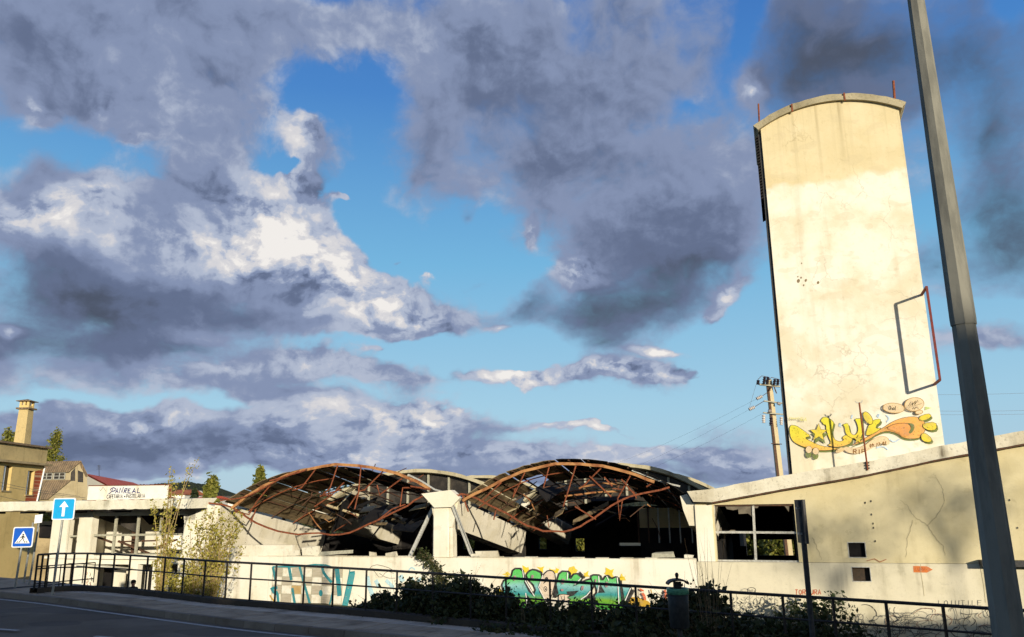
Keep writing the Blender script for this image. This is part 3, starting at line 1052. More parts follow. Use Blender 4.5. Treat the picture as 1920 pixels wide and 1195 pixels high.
# ------------------------------------------------------------------ ruined hall with sawtooth barrel vaults
Z_PAR = sz(810, 1045.5)[1]
Z_SPR = sz(835, 937)[1]
S_V = [sx(392, 945), sx(833, 937), sx(1306, 925)]      # centre lines of the three valley beams
Z_CR = sz(635, 877)[1]
DROP = .165
DEP = 11.0
ZG = -3.0
hall = thing('ruined_hall', 'burnt-out white hall with broken barrel-vault roof and graffiti on its wall', 'building', W(S_V[1], 0, ZG))
SW0, SW1 = sx(384, 1045), sx(1306, 1050)
# front wall, in three panels with open joints
panels = [(SW0, sx(508)), (sx(508) + .02, sx(643)), (sx(643) + .02, SW1)]
fw = None
for i, (a, b) in enumerate(panels):
    mb = MB()
    mb.hexa([W(a, 0, ZG), W(b, 0, ZG), W(b, .3, ZG), W(a, .3, ZG), W(a, 0, Z_PAR), W(b, 0, Z_PAR), W(b, .3, Z_PAR), W(a, .3, Z_PAR)])
    o = mb.build('front_wall', 'cream', hall)
    if i == 1: fw_mid = o
    if i == 2: fw = o
n = 46         # worn coping along the top
for k in range(n):
    a, b = SW0 + (SW1 - SW0) * k / n, SW0 + (SW1 - SW0) * (k + 1) / n - .012
    if random.random() < .12:
        continue
    h = random.uniform(.025, .06)
    mb = MB()
    mb.hexa([W(a, -.03, Z_PAR), W(b, -.03, Z_PAR), W(b, .33, Z_PAR), W(a, .33, Z_PAR), W(a, -.03, Z_PAR + h), W(b, -.03, Z_PAR + h), W(b, .33, Z_PAR + h), W(a, .33, Z_PAR + h)])
    mb.build('coping_stone', 'fascia', hall)

# floor, side and rear walls, burnt black
S0, S1 = S_V[0] - 1.0, S_V[2] + .6
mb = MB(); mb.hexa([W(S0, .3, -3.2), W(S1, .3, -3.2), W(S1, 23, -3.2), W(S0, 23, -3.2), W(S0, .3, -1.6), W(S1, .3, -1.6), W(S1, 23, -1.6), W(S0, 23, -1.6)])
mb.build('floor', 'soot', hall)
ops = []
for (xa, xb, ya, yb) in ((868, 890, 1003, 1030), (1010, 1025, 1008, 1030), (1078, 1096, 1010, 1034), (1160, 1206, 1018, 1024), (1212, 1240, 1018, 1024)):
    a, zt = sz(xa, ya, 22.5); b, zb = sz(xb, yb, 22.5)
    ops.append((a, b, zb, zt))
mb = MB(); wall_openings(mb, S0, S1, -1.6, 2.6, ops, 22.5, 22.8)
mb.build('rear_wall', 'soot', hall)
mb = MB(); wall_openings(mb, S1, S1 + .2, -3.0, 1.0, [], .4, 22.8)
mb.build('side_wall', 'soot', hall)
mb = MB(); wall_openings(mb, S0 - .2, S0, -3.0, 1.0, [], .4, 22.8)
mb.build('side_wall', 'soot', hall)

# columns
def column(name, s0, s1, t0, t1, z0, z1, m, parent):
    mb = MB()
    c = .05
    ring = [(s0 + c, t0), (s1 - c, t0), (s1, t0 + c), (s1, t1), (s0, t1), (s0, t0 + c)]
    mb.prism([W(a, b, z0) for a, b in ring], UP * (z1 - z0))
    return mb.build(name, m, parent)
zc0, zc1 = Z_PAR, sz(828, 950)[1]
column('column', sx(811, 1000), sx(841, 1000), .02, .6, zc0, zc1, 'cream_clean', hall)
mb = MB()      # paler outer leaf on the column's right side
mb.hexa([W(sx(842, 1000), .12, zc0), W(sx(848, 1000), .12, zc0), W(sx(848, 1000), .6, zc0), W(sx(842, 1000), .6, zc0),
         W(sx(842, 1000), .12, zc1 - .1), W(sx(846, 1000), .12, zc1 - .1), W(sx(846, 1000), .6, zc1 - .1), W(sx(842, 1000), .6, zc1 - .1)])
mb.build('column_edge', 'cream', hall)
for k in (1, 2):
    for sv in S_V:
        column('column', sv - .35, sv + .35, 11.1 * k, 11.1 * k + .6, -1.6, Z_SPR - (1.3 if k == 1 else 1.9), 'soot_grey', hall)

# valley beams: folded concrete gutters that fall towards the back
def valley(sv, t0, z_top, length, m, name='valley_beam'):
    mb = MB()
    def ring(t):
        z = z_top - (t - t0) * DROP
        return [W(sv - .40, t, z - 1.28), W(sv + .40, t, z - 1.28), W(sv + .62, t, z - .62), W(sv + .72, t, z - .02), W(sv + .42, t, z + .06),
                W(sv + .22, t, z - .34), W(sv - .22, t, z - .34), W(sv - .42, t, z + .06), W(sv - .72, t, z - .02), W(sv - .62, t, z - .62)]
    N = 8
    rings = [ring(t0 + length * k / N) for k in range(N + 1)]
    vs = [p for r_ in rings for p in r_]
    fs = []
    for k in range(N):
        for i in range(10):
            j = (i + 1) % 10
            fs.append((k * 10 + i, k * 10 + j, (k + 1) * 10 + j, (k + 1) * 10 + i))
    fs += [tuple(range(9, -1, -1)), tuple(N * 10 + i for i in range(10))]
    mb.add(vs, fs)
    return mb.build(name, m, hall)
for row in range(2):
    for i, sv in enumerate(S_V):
        o = valley(sv, .04 + row * 11.1, Z_SPR, 10.6, 'beam')
# beam ends over the central column: chamfered white block
mb = MB()
zt = Z_SPR
sv = S_V[1]
ends = [(790, 926), (845, 919), (862, 934), (846, 951), (814, 952), (806, 943)]
mb.prism([fa(x, y, -.16) for x, y in ends], E2 * .5)
mb.build('beam_end', 'cream_clean', hall)
mb = MB()
ends = [(343, 936), (372, 938), (404, 952), (398, 962), (372, 975), (345, 975)]
mb.prism([fa(x, y, -.12) for x, y in ends], E2 * .5)
mb.build('beam_end', 'cream_clean', hall)
# solid infill wall under the left valley beam
mb = MB()
sl = S_V[0]
mb.add([W(sl + .42, .3, Z_PAR - .1), W(sl + .42, 10.6, Z_PAR - .1), W(sl + .42, 10.6, Z_SPR - 1.25 - 10.3 * DROP), W(sl + .42, .3, Z_SPR - 1.25),
        W(sl + .1, .3, Z_PAR - .1), W(sl + .1, 10.6, Z_PAR - .1), W(sl + .1, 10.6, Z_SPR - 1.25 - 10.3 * DROP), W(sl + .1, .3, Z_SPR - 1.25)],
       [(0, 1, 2, 3), (7, 6, 5, 4), (0, 3, 7, 4), (1, 5, 6, 2), (3, 2, 6, 7)])
mb.build('infill_wall', 'beam', hall)
mb = MB()      # front stub of the infill facing the street
wall_openings(mb, sx(398, 1000), sx(548, 1030), Z_PAR + .001, Z_PAR + .55, [], .02, .25)
mb.build('infill_wall', 'beam', hall)

# vault geometry
def vault_pt(i, a, t, row=0, off=0.0):
    s0, s1 = S_V[i] + .95, S_V[i + 1] - .5
    rise = Z_CR - Z_SPR
    half = (s1 - s0) / 2
    rad = (half * half + rise * rise) / (2 * rise)
    th = math.asin(half / rad)
    ang = -th + 2 * th * a
    rr_ = rad + off
    return W((s0 + s1) / 2 + rr_ * math.sin(ang), row * 11.1 + t, Z_SPR + rise - rad + rr_ * math.cos(ang) - t * DROP)
def sheet(i, a0, a1, t0, t1, row, parent, m, jit=.02, name='roof_sheet'):
    mb = MB()
    nn = 4
    top, bot = [], []
    for k in range(nn + 1):
        for j in range(2):
            a = a0 + (a1 - a0) * k / nn
            t = t0 + (t1 - t0) * j
            w = random.uniform(-jit, jit)
            top.append(vault_pt(i, a, t, row, .09 + w)); bot.append(vault_pt(i, a, t, row, .06 + w))
    o = len(top)
    fs = []
    for k in range(nn):
        b = k * 2
        fs += [(b, b + 1, b + 3, b + 2), (o + b + 2, o + b + 3, o + b + 1, o + b)]
        fs += [(b + 2, o + b + 2, o + b, b), (b + 1, o + b + 1, o + b + 3, b + 3)]
    fs += [(0, o, o + 1, 1), (2 * nn, 2 * nn + 1, o + 2 * nn + 1, o + 2 * nn)]
    mb.add(top + bot, fs)
    return mb.build(name, m, parent)
NA, ND = 9, 5
MISSING = {0: {(3, 2), (3, 3), (2, 2), (4, 2), (4, 3), (5, 3), (4, 4), (5, 4), (3, 4), (2, 4), (6, 4), (6, 3)},
           1: {(1, 2), (2, 1), (2, 2), (4, 2), (4, 3), (3, 3), (3, 4), (4, 4), (5, 3), (5, 2), (2, 4), (5, 4), (3, 2)}}
for i in range(2):
    vr = part('vault_roof', hall)
    for a in range(NA):
        for d in range(ND):
            if (a, d) in MISSING[i]:
                continue
            t0, t1 = d * DEP / ND + (.0 if d else .05), (d + 1) * DEP / ND - .02
            sheet(i, a / NA + .003, (a + 1) / NA - .003, t0, t1, 0, vr, 'sheet' if a < 4 - (d > 2) or (i == 0 and a == 4 and d < 2) else 'sheet_soot')  # right-hand sheets take the near-black copy: soot plus painted shade
    # purlins run with the vault, ribs across it
    pf = part('roof_frame', hall)
    for a in range(1, 12):
        aa = a / 12
        t_end = DEP - .3 if a not in (5, 6, 7, 8) else random.uniform(6.5, 10)
        mb = MB(); mb.tube([vault_pt(i, aa, t, 0, .04) for t in (.1, t_end / 2, t_end)], .045, 4)
        mb.build('purlin', 'dark_steel', pf)
    for d in range(1, ND + 1):
        t = d * DEP / ND - .1
        lim = (0, 1) if d < 4 else ((0, .42) if d == 4 else (0, .30))
        pts = [vault_pt(i, lim[0] + (lim[1] - lim[0]) * k / 14, t, 0, -.06) for k in range(15)]
        mb = MB(); mb.tube(pts, .034, 4)
        mb.build('rib', 'rust' if d % 2 else 'dark_steel', pf)
# bright sheets that slid out of place, and panels still hanging from the purlins
def loose(px, py, t, w, h, rz, tilt, m, name='hanging_sheet'):
    c = fa(px, py, t)
    ax = (E1 * math.cos(rz) + UP * math.sin(rz)).normalized()
    ay = (E2 * math.cos(tilt) + UP * math.sin(tilt)).normalized()
    mb = MB(); mb.box(c, ax * w / 2, ay * h / 2, ax.cross(ay).normalized() * .02)
    return mb.build(name, m, hall)
for a in ((672, 928, 8, 1.2, 1.0, -.25, .25, 'sheet_pale'), (648, 935, 6.0, .8, 1.4, .7, .5, 'sheet_pale'), (690, 955, 9, .9, .7, .1, .5, 'sheet_pale'), (722, 960, 8, 1.3, 1.4, .15, .35, 'sheet_pale'),
          (790, 950, 6, 1.2, 1.0, .2, .3, 'sheet_pale'), (765, 985, 7, 1.4, 1.6, -.1, .4, 'sheet'), (700, 968, 5, 1.2, 1.6, .3, .6, 'soot'), (640, 965, 5.5, 1.8, 1.0, 1.2, .3, 'soot'),
          (948, 955, 6, 1.9, 1.1, .35, .5, 'sheet_pale'), (962, 946, 7, 1.6, .5, .55, .4, 'sheet_pale'), (1022, 935, 7, 2.0, .7, .6, .3, 'sheet_pale'), (1030, 918, 5, .9, 3.2, -.85, .2, 'soot'),
          (1048, 962, 3.5, .55, .6, .5, .5, 'sheet'), (1095, 912, 9, 3.8, .8, .12, .5, 'soot'), (1150, 935, 8, 2.4, .6, .02, .4, 'soot'), (985, 975, 8.5, 1.6, 1.2, .4, .2, 'sheet'),
          (870, 965, 4, 1.3, 1.2, .3, .8, 'sheet')):
    loose(*a)

# trusses at the street side: bent and rusted
def tpts(pts, t=-.05):
    return [fa(x, y, t) for x, y in pts]
def chord(pts, r, m, parent, name, t=-.05, n=6, sm=1, flat=1.0):
    p2 = smooth_pts(pts, sm) if sm else pts
    if sm:
        p2 = [(x + random.uniform(-1.2, 1.2), y + random.uniform(-1.3, 1.3)) for x, y in p2]
    mb = MB(); mb.tube(tpts(p2, t), r, 4 if sm else n, None, True, flat)
    return mb.build(name, m, parent)
tr1 = part('truss', hall)
chord([(436, 952), (470, 926), (505, 905), (550, 887), (595, 875), (640, 871), (685, 873), (735, 885), (775, 900), (806, 917)], .095, 'rust_orange', tr1, 'upper_chord')
chord([(412, 940), (440, 935), (470, 930), (515, 902), (560, 884)], .045, 'rust', tr1, 'loose_bar', -.2)
chord([(505, 902), (540, 892), (575, 881)], .05, 'rust', tr1, 'loose_bar', -.25)
chord([(322, 934), (360, 940), (410, 945), (440, 954), (470, 975), (510, 995), (548, 1002), (590, 1000), (630, 1004), (665, 996), (700, 980), (740, 962), (772, 943), (795, 929)], .055, 'rust', tr1, 'lower_chord')
for pts in ([(440, 960), (467, 965), (482, 940), (512, 904)], [(594, 877), (565, 915), (548, 920)], [(634, 870), (619, 915), (600, 932), (620, 928)], [(677, 874), (672, 925), (665, 955)], [(722, 880), (683, 919), (674, 921), (652, 953)],
            [(757, 895), (712, 928), (707, 910)], [(806, 914), (755, 915), (750, 950)], [(805, 918), (770, 912)], [(700, 982), (735, 955), (760, 946)], [(600, 930), (640, 918)],
            [(470, 980), (480, 955)], [(590, 950), (620, 930), (645, 905)]):
    chord(pts, .038, 'rust', tr1, 'hanger', random.uniform(-.12, .12), 5, 0)
tr2 = part('truss', hall)
chord([(868, 940), (900, 922), (935, 904), (970, 888), (1010, 875), (1055, 869), (1100, 870), (1140, 876), (1180, 886), (1226, 904)], .09, 'rust_orange', tr2, 'upper_chord')
chord([(836, 926), (856, 931), (870, 926), (905, 940), (940, 958), (980, 982), (1010, 994), (1040, 998), (1065, 996), (1095, 984), (1120, 968), (1155, 944), (1190, 927), (1255, 915)], .055, 'rust', tr2, 'lower_chord')
for pts in ([(866, 926), (878, 960)], [(984, 886), (962, 932), (966, 916)], [(1030, 874), (1019, 914)], [(1081, 869), (1064, 925), (1056, 950)], [(1132, 873), (1093, 912), (1120, 909)], [(1184, 888), (1158, 935), (1162, 976), (1167, 936)],
            [(1078, 950), (1117, 974)], [(1223, 906), (1212, 913)], [(905, 938), (940, 905)], [(930, 955), (926, 975)], [(1105, 893), (1123, 910), (1146, 932)], [(1133, 895), (1148, 912)], [(1165, 899), (1190, 928)]):
    chord(pts, .036, 'rust', tr2, 'hanger', random.uniform(-.12, .12), 5, 0)
for pts in ([(1085, 915), (1120, 907), (1160, 906), (1196, 917)], [(1060, 930), (1100, 925), (1145, 922), (1170, 925)]):
    chord(pts, .055, 'rust_orange', tr2, 'lower_brace', 2.0, 5, 1)
# tangle of thinner bars behind the front trusses
rt = random.Random(21)
for k in range(34):
    tr_ = tr1 if k < 17 else tr2
    cx0 = rt.uniform(520, 800) if k < 17 else rt.uniform(930, 1240)
    cy0 = rt.uniform(890, 975)
    ln = rt.uniform(14, 46); an = rt.choice((-.5, .4, .9, -1.1, 1.3, .2)) + rt.uniform(-.2, .2)
    dx_, dy_ = ln * math.cos(an), ln * math.sin(an)
    kx, ky = rt.uniform(-6, 6), rt.uniform(-6, 6)
    chord([(cx0, cy0), (cx0 + dx_ * .55 + kx, cy0 + dy_ * .55 + ky), (cx0 + dx_, cy0 + dy_)], rt.uniform(.018, .034), rt.choice(('rust', 'dark_steel', 'rust_orange', 'dark_steel')), tr_, 'bent_bar', rt.uniform(.8, 7.0), 4, 0)
for k in range(44):
    left = k < 22
    px_, py_ = (rt.uniform(600, 800), rt.uniform(925, 985)) if left else (rt.uniform(940, 1180), rt.uniform(905, 975))
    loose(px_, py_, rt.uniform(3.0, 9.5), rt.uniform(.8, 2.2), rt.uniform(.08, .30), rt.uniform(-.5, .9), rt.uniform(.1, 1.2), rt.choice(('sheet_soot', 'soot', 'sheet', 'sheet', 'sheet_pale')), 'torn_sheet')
# strip of white flashing and the dark roof edge on the right-hand vault
chord([(1185, 882), (1215, 893), (1245, 905), (1275, 912)], .05, 'frame_metal', tr2, 'flashing', .25, 4, 0)
chord([(765, 890), (790, 902), (815, 918), (840, 925)], .05, 'frame_metal', tr1, 'flashing', -.1, 4, 0)

# second row: concrete arch rims with clerestory glazing
for i in range(2):
    for row in (1, 2):
        t0 = 0.0
        ar = part('clerestory', hall)
        mb = MB()
        N = 26
        top, bot, top2, bot2 = [], [], [], []
        for k in range(N + 1):
            a = -.03 + 1.06 * k / N
            w = random.uniform(-.02, .03)
            top.append(vault_pt(i, a, -.5, row, .30 + w)); bot.append(vault_pt(i, a, -.5, row, .10))
            top2.append(vault_pt(i, a, .4, row, .36)); bot2.append(vault_pt(i, a, .4, row, .10))
        n_ = N + 1
        fs = []
        for k in range(N):
            fs += [(k, k + 1, n_ + k + 1, n_ + k), (2 * n_ + k, 3 * n_ + k, 3 * n_ + k + 1, 2 * n_ + k + 1), (k, 2 * n_ + k, 2 * n_ + k + 1, k + 1), (n_ + k, n_ + k + 1, 3 * n_ + k + 1, 3 * n_ + k)]
        fs += [(0, n_, 3 * n_, 2 * n_), (N, 2 * n_ + N, 3 * n_ + N, n_ + N)]
        mb.add(top + bot + top2 + bot2, fs)
        mb.build('arch_rim', 'rim', ar)
        s0, s1 = S_V[i] + .5, S_V[i + 1] - .5
        NM = 9
        for k in range(1, NM):
            a = k / NM
            p = vault_pt(i, a, 0, row, .05)
            ss, _, zt = loc(p)
            zb = zt - 1.75
            mb = MB(); mb.hexa([W(ss - .06, row * 11.1 - .1, zb), W(ss + .06, row * 11.1 - .1, zb), W(ss + .06, row * 11.1 + .02, zb), W(ss - .06, row * 11.1 + .02, zb),
                                W(ss - .06, row * 11.1 - .1, zt), W(ss + .06, row * 11.1 - .1, zt), W(ss + .06, row * 11.1 + .02, zt), W(ss - .06, row * 11.1 + .02, zt)])
            mb.build('mullion', 'mullion', ar)
        for k in range(NM):
            if (i, row, k) in ((0, 1, 8),):
                continue
            a0, a1 = k / NM, (k + 1) / NM
            p, r2 = vault_pt(i, a0, 0, row, .05), vault_pt(i, a1, 0, row, .05)
            sa, _, za = loc(p); sb, _, zb_ = loc(r2)
            mb = MB(); tt = row * 11.1 + .05
            mb.hexa([W(sa + .05, tt, za - 1.7), W(sb - .05, tt, zb_ - 1.7), W(sb - .05, tt + .02, zb_ - 1.7), W(sa + .05, tt + .02, za - 1.7),
                     W(sa + .05, tt, za), W(sb - .05, tt, zb_), W(sb - .05, tt + .02, zb_), W(sa + .05, tt + .02, za)])
            mb.build('pane', 'sooty_glass', ar)
    vr = part('vault_roof', hall)
    for a in range(NA):
        for d in range(3):
            sheet(i, a / NA, (a + 1) / NA, d * DEP / 3, (d + 1) * DEP / 3 - .02, 1, vr, 'soot', .01)
# glazed partition inside, its pale wall caught by the low sun
pt_ = part('partition', hall)
tP = 9.4
a, zt = sz(1195, 953, tP); b, zb = sz(1300, 990, tP)
mb = MB(); wall_openings(mb, a, b, zb, zt, [], tP + .5, tP + .6)
mb.build('partition_wall', 'ochre_dark', pt_)
for xx in (1196, 1215, 1234, 1254, 1274, 1296):
    s_, _ = sz(xx, 970, tP)
    mb = MB(); mb.box(W(s_, tP, (zt + zb) / 2 - .4), E1 * .035, E2 * .035, UP * ((zt - zb) / 2 + .4))
    mb.build('mullion', 'frame_metal' if xx > 1230 else 'dark_steel', pt_)
mb = MB(); wall_openings(mb, a, b, zb - 2.5, zb, [], tP + .5, tP + .6)
mb.build('lower_panel', 'soot', pt_)

# chequered gate panel let into the wall, every tile its own piece
gp = part('gate_panel', hall)
mb = MB()
ga, gzt = sz(512, 1062); gb, gzb = sz(641, 1138)
mb.hexa([W(ga, -.02, gzb - .4), W(gb, -.02, gzb - .4), W(gb, 0, gzb - .4), W(ga, 0, gzb - .4), W(ga, -.02, gzt), W(gb, -.02, gzt), W(gb, 0, gzt), W(ga, 0, gzt)])
mb.build('panel_frame', 'mullion', gp)
MT['tile_a'] = simple('pale_glazed_tile', (.74, .70, .58), (.64, .58, .44), 5, .5)
MT['tile_b'] = simple('grey_ribbed_tile', (.46, .41, .31), (.37, .32, .23), (2, 2, 30), .6, 0, .5)
MT['tile_c'] = simple('tan_tile', (.48, .33, .14), (.40, .27, .11), 5, .6)
nc, nr = 7, 5
pat = ["abababa", "bababab", "abacaba", "bababab", "abababa"]
pat = ["bababab", "abababa", "bacabab", "abababa", "bababab"]
for c in range(nc):
    for r_ in range(nr):
        s0_, s1_ = ga + (gb - ga) * (c + .06) / nc, ga + (gb - ga) * (c + .97) / nc
        z1_, z0_ = gzt - .08 - (gzt - gzb + .2) * (r_ + .03) / nr, gzt - .08 - (gzt - gzb + .2) * (r_ + .97) / nr
        mb = MB()
        mb.hexa([W(s0_, -.035, z0_), W(s1_, -.035, z0_), W(s1_, -.02, z0_), W(s0_, -.02, z0_), W(s0_, -.035, z1_), W(s1_, -.035, z1_), W(s1_, -.02, z1_), W(s0_, -.02, z1_)])
        mb.build('tile', 'tile_' + pat[r_][c], gp)

# loose metal strips leaning in the openings
for (x0, y0, x1, y1, nm, lab, t0_, t1_) in ((811, 953, 768, 1044, 'metal_strip', 'pale metal strip leaning left of the central white column', .9, .35), (848, 946, 884, 1040, 'metal_strip', 'pale channel strip leaning right of the central white column', -.05, .1)):
    a, b = fa(x0, y0, t0_), fa(x1, y1, t1_)
    d = (b - a).normalized(); nn_ = d.cross(E2).normalized()
    mb = MB(); mb.box((a + b) / 2, d * (b - a).length / 2, nn_ * .09, E2 * .012)
    mb.box((a + b) / 2 + nn_ * .09 + E2 * -.03, d * (b - a).length / 2, nn_ * .012, E2 * .05)
    tag(mb.build(nm, 'frame_metal'), lab, 'metal strip')
# rubble on the parapet
RUB = [(552, 1040, 10, 5, 'rubble_lump', 'pale heap of broken plaster on the wall left of the gate panel'), (585, 1037, 16, 7, 'rubble_lump', 'large pale concrete lump above the chequered gate panel'),
       (630, 1044, 34, 3, 'fallen_plank', 'grey plank lying askew over the chequered gate panel'), (915, 1042, 22, 4, 'broken_slab', 'flat broken slabs at the foot of the leaning channel strip'), (700, 1043, 5, 3, 'rubble_lump', 'small concrete lump on the parapet before the dark hall'),
       (735, 1043, 9, 3, 'rubble_lump', 'jagged white fragment on the parapet near the ivy'), (1245, 1047, 22, 4, 'fallen_plank', 'pale plank with a dark end tipping over the parapet near the annex'), (900, 1039, 14, 3, 'broken_slab', 'upper broken slab beside the leaning channel strip'), (1292, 1049, 8, 3, 'rubble_lump', 'small rubble lump beside the annex pier')]
for (x, y, hw, hh, nm, lab) in RUB:
    a = fa(x - hw, y, .12); b = fa(x + hw, y, .12)
    ln = (b - a).length
    ht = ln * hh / hw
    c = (a + b) / 2; c.z = Z_PAR + .05
    mb = MB()
    rnd = lambda k: random.uniform(1 - k, 1 + k)
    tilt = UP * (ln * random.uniform(-.03, .10)) if 'plank' in nm else V((0, 0, 0))
    mb.hexa([c - E1 * ln / 2 * rnd(.1) - E2 * .12 * rnd(.3), c + E1 * ln / 2 - E2 * .14 * rnd(.3) + tilt, c + E1 * ln / 2 * rnd(.1) + E2 * .1 + tilt, c - E1 * ln / 2 + E2 * .1,
             c - E1 * ln / 2 * rnd(.25) - E2 * .1 + UP * ht * rnd(.3), c + E1 * ln / 2 * rnd(.25) - E2 * .1 + UP * ht * rnd(.3) + tilt, c + E1 * ln / 2 * .8 + E2 * .08 + UP * ht * rnd(.3) + tilt, c - E1 * ln / 2 * .7 + E2 * .08 + UP * ht * rnd(.4)])
    tag(mb.build(nm, 'fascia' if 'plank' not in nm else 'mullion'), lab, 'rubble')

# ------------------------------------------------------------------ cafe building at the left
cafe = thing('cafe_building', 'derelict white cafe with flat canopy and smashed windows beside the ochre house', 'building', W(sx(240), 0, ZG))
C0, C1 = sx(97, 1000), sx(386, 1000)
zt_c = sz(260, 955)[1]
def op(x0, x1, y0, y1, t=0.0):
    a, z1 = sz(x0, y0, t); b, z0 = sz(x1, y1, t)
    return (a, b, z0, z1)
OPS = [op(131, 153, 972, 1040), op(177, 344, 968, 1041), op(124, 150, 1056, 1098), op(178, 235, 1058, 1125), op(259, 281, 1058, 1125), op(311, 328, 1058, 1130)]
OPS[1] = (OPS[1][0], OPS[1][1], OPS[1][2], OPS[1][3])
mb = MB(); wall_openings(mb, C0, C1, ZG, zt_c, OPS, 0, .35)
mb.build('wall', 'cream_clean', cafe)
# projecting pilasters
for (xa, xb) in ((98, 128), (148, 173), (346, 366)):
    a, b = sx(xa, 1010), sx(xb, 1010)
    mb = MB(); mb.hexa([W(a, -.12, ZG), W(b, -.12, ZG), W(b, 0.002, ZG), W(a, 0.002, ZG), W(a, -.12, zt_c - .1), W(b, -.12, zt_c - .1), W(b, .002, zt_c - .1), W(a, .002, zt_c - .1)])
    mb.build('pilaster', 'cream_clean', cafe)
# ledge between the floors
zl = sz(240, 1044)[1]
mb = MB(); mb.hexa([W(C0 - .1, -.22, zl - .12), W(C1, -.22, zl - .12), W(C1, -.124, zl - .12), W(C0 - .1, -.124, zl - .12), W(C0 - .1, -.22, zl), W(C1, -.22, zl), W(C1, -.124, zl), W(C0 - .1, -.124, zl)])
mb.build('ledge', 'cream', cafe)
zl2 = sz(205, 1057)[1]
a, b = sx(160, 1057), sx(252, 1057)
mb = MB(); mb.hexa([W(a, -.75, zl2 - .05), W(b, -.55, zl2 - .28), W(b, -.13, zl2 - .28), W(a, -.13, zl2 - .05), W(a, -.75, zl2 + .03), W(b, -.55, zl2 - .2), W(b, -.13, zl2 - .2), W(a, -.13, zl2 + .03)])
mb.build('door_hood', 'canopy', cafe)
# window bars of the wide opening
def bar(x0, y0, x1, y1, w, m, parent, name='mullion', t=.12):
    a, b = fa(x0, y0, t), fa(x1, y1, t)
    d = (b - a).normalized(); n_ = d.cross(E2).normalized()
    mb = MB(); mb.box((a + b) / 2, d * (b - a).length / 2, n_ * w, E2 * .05)
    return mb.build(name, m, parent)
wf = part('window_frame', cafe)
bar(219, 968, 211, 1041, .07, 'mullion', wf); bar(261, 968, 254, 1041, .07, 'mullion', wf); bar(303, 968, 300, 1003, .045, 'mullion', wf)
bar(177, 1004, 344, 1002, .055, 'mullion', wf, 'transom', .05)
bar(132, 1006, 153, 1005, .05, 'mullion', wf, 'transom', .05)
bar(177, 1040, 344, 1040, .05, 'mullion', wf, 'sill', .05)
bar(222, 1015, 280, 1038, .05, 'dark_steel', wf, 'fallen_bar', .9)
bar(184, 1008, 215, 1019, .05, 'dark_steel', wf, 'fallen_bar', .9)
bar(222, 1016, 292, 1014, .04, 'dark_steel', wf, 'fallen_bar', 1.2)
bar(252, 985, 248, 1040, .09, 'dark_steel', wf, 'inner_post', 1.6)
bar(300, 1024, 332, 1012, .04, 'rust', wf, 'fallen_bar', .6)
# rooms: pale back walls, slabs between floors, side walls
tB = 3.6
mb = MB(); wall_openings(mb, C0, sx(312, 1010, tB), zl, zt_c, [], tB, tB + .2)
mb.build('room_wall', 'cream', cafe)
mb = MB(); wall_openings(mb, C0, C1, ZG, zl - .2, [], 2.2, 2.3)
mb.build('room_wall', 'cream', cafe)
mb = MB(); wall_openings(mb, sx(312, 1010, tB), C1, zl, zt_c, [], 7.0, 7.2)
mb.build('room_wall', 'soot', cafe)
for (z, th) in ((zl - .2, .18), (zt_c - .16, .16)):
    mb = MB(); mb.hexa([W(C0, .36, z), W(C1, .36, z), W(C1, 7.2, z), W(C0, 7.2, z), W(C0, .36, z + th), W(C1, .36, z + th), W(C1, 7.2, z + th), W(C0, 7.2, z + th)])
    mb.build('floor_slab', 'soot_grey', cafe)
# torn ceiling board hanging behind the window
a, z1 = sz(184, 969, 1.4); b, _ = sz(256, 969, 1.4)
mb = MB()
pts = [(180, 966), (262, 966), (264, 1000), (250, 997), (236, 990), (222, 984), (208, 980), (194, 975), (184, 971)]
mb.prism([fa(x, y, 1.4) for x, y in pts], E2 * .04)
mb.build('hanging_board', 'soot_grey', cafe)
pts = [(262, 966), (346, 966), (346, 1000), (318, 1002), (300, 985), (280, 984)]
mb = MB(); mb.prism([fa(x, y, 2.4) for x, y in pts], E2 * .04)
mb.build('hanging_board', 'soot', cafe)
for i_, x in enumerate((C0 + .1, C1 - .3)):
    mb = MB(); mb.hexa([W(x, .36, ZG), W(x + .2, .36, ZG), W(x + .2, 7.2, ZG), W(x, 7.2, ZG), W(x, .36, zt_c - .2), W(x + .2, .36, zt_c - .2), W(x + .2, 7.2, zt_c - .2), W(x, 7.2, zt_c - .2)])
    mb.build('side_wall', 'cream', cafe)
# near-black panels painting the dark of the rooms behind the lower doorways
for o_ in OPS[3:]:
    mb = MB()
    if o_ is OPS[3]:
        a, b = sx(186, 1080, .6), sx(209, 1080, .6)
    else:
        a, b = o_[0] - .05, o_[1] + .05
    mb.hexa([W(a, .9, ZG), W(b, .9, ZG), W(b, 1.0, ZG), W(a, 1.0, ZG), W(a, .9, o_[3] - .05), W(b, .9, o_[3] - .05), W(b, 1.0, o_[3] - .05), W(a, 1.0, o_[3] - .05)])
    mb.build('dark_door', 'soot', cafe)
a, b = sx(209.5, 1085, .5), sx(233, 1085, .5)
mb = MB(); mb.hexa([W(a, .5, ZG), W(b, .5, ZG), W(b, .6, ZG), W(a, .6, ZG), W(a, .5, OPS[3][3] - .35), W(b, .5, OPS[3][3] - .35), W(b, .6, OPS[3][3] - .35), W(a, .6, OPS[3][3] - .35)])
mb.build('white_panel', 'cream_clean', cafe)
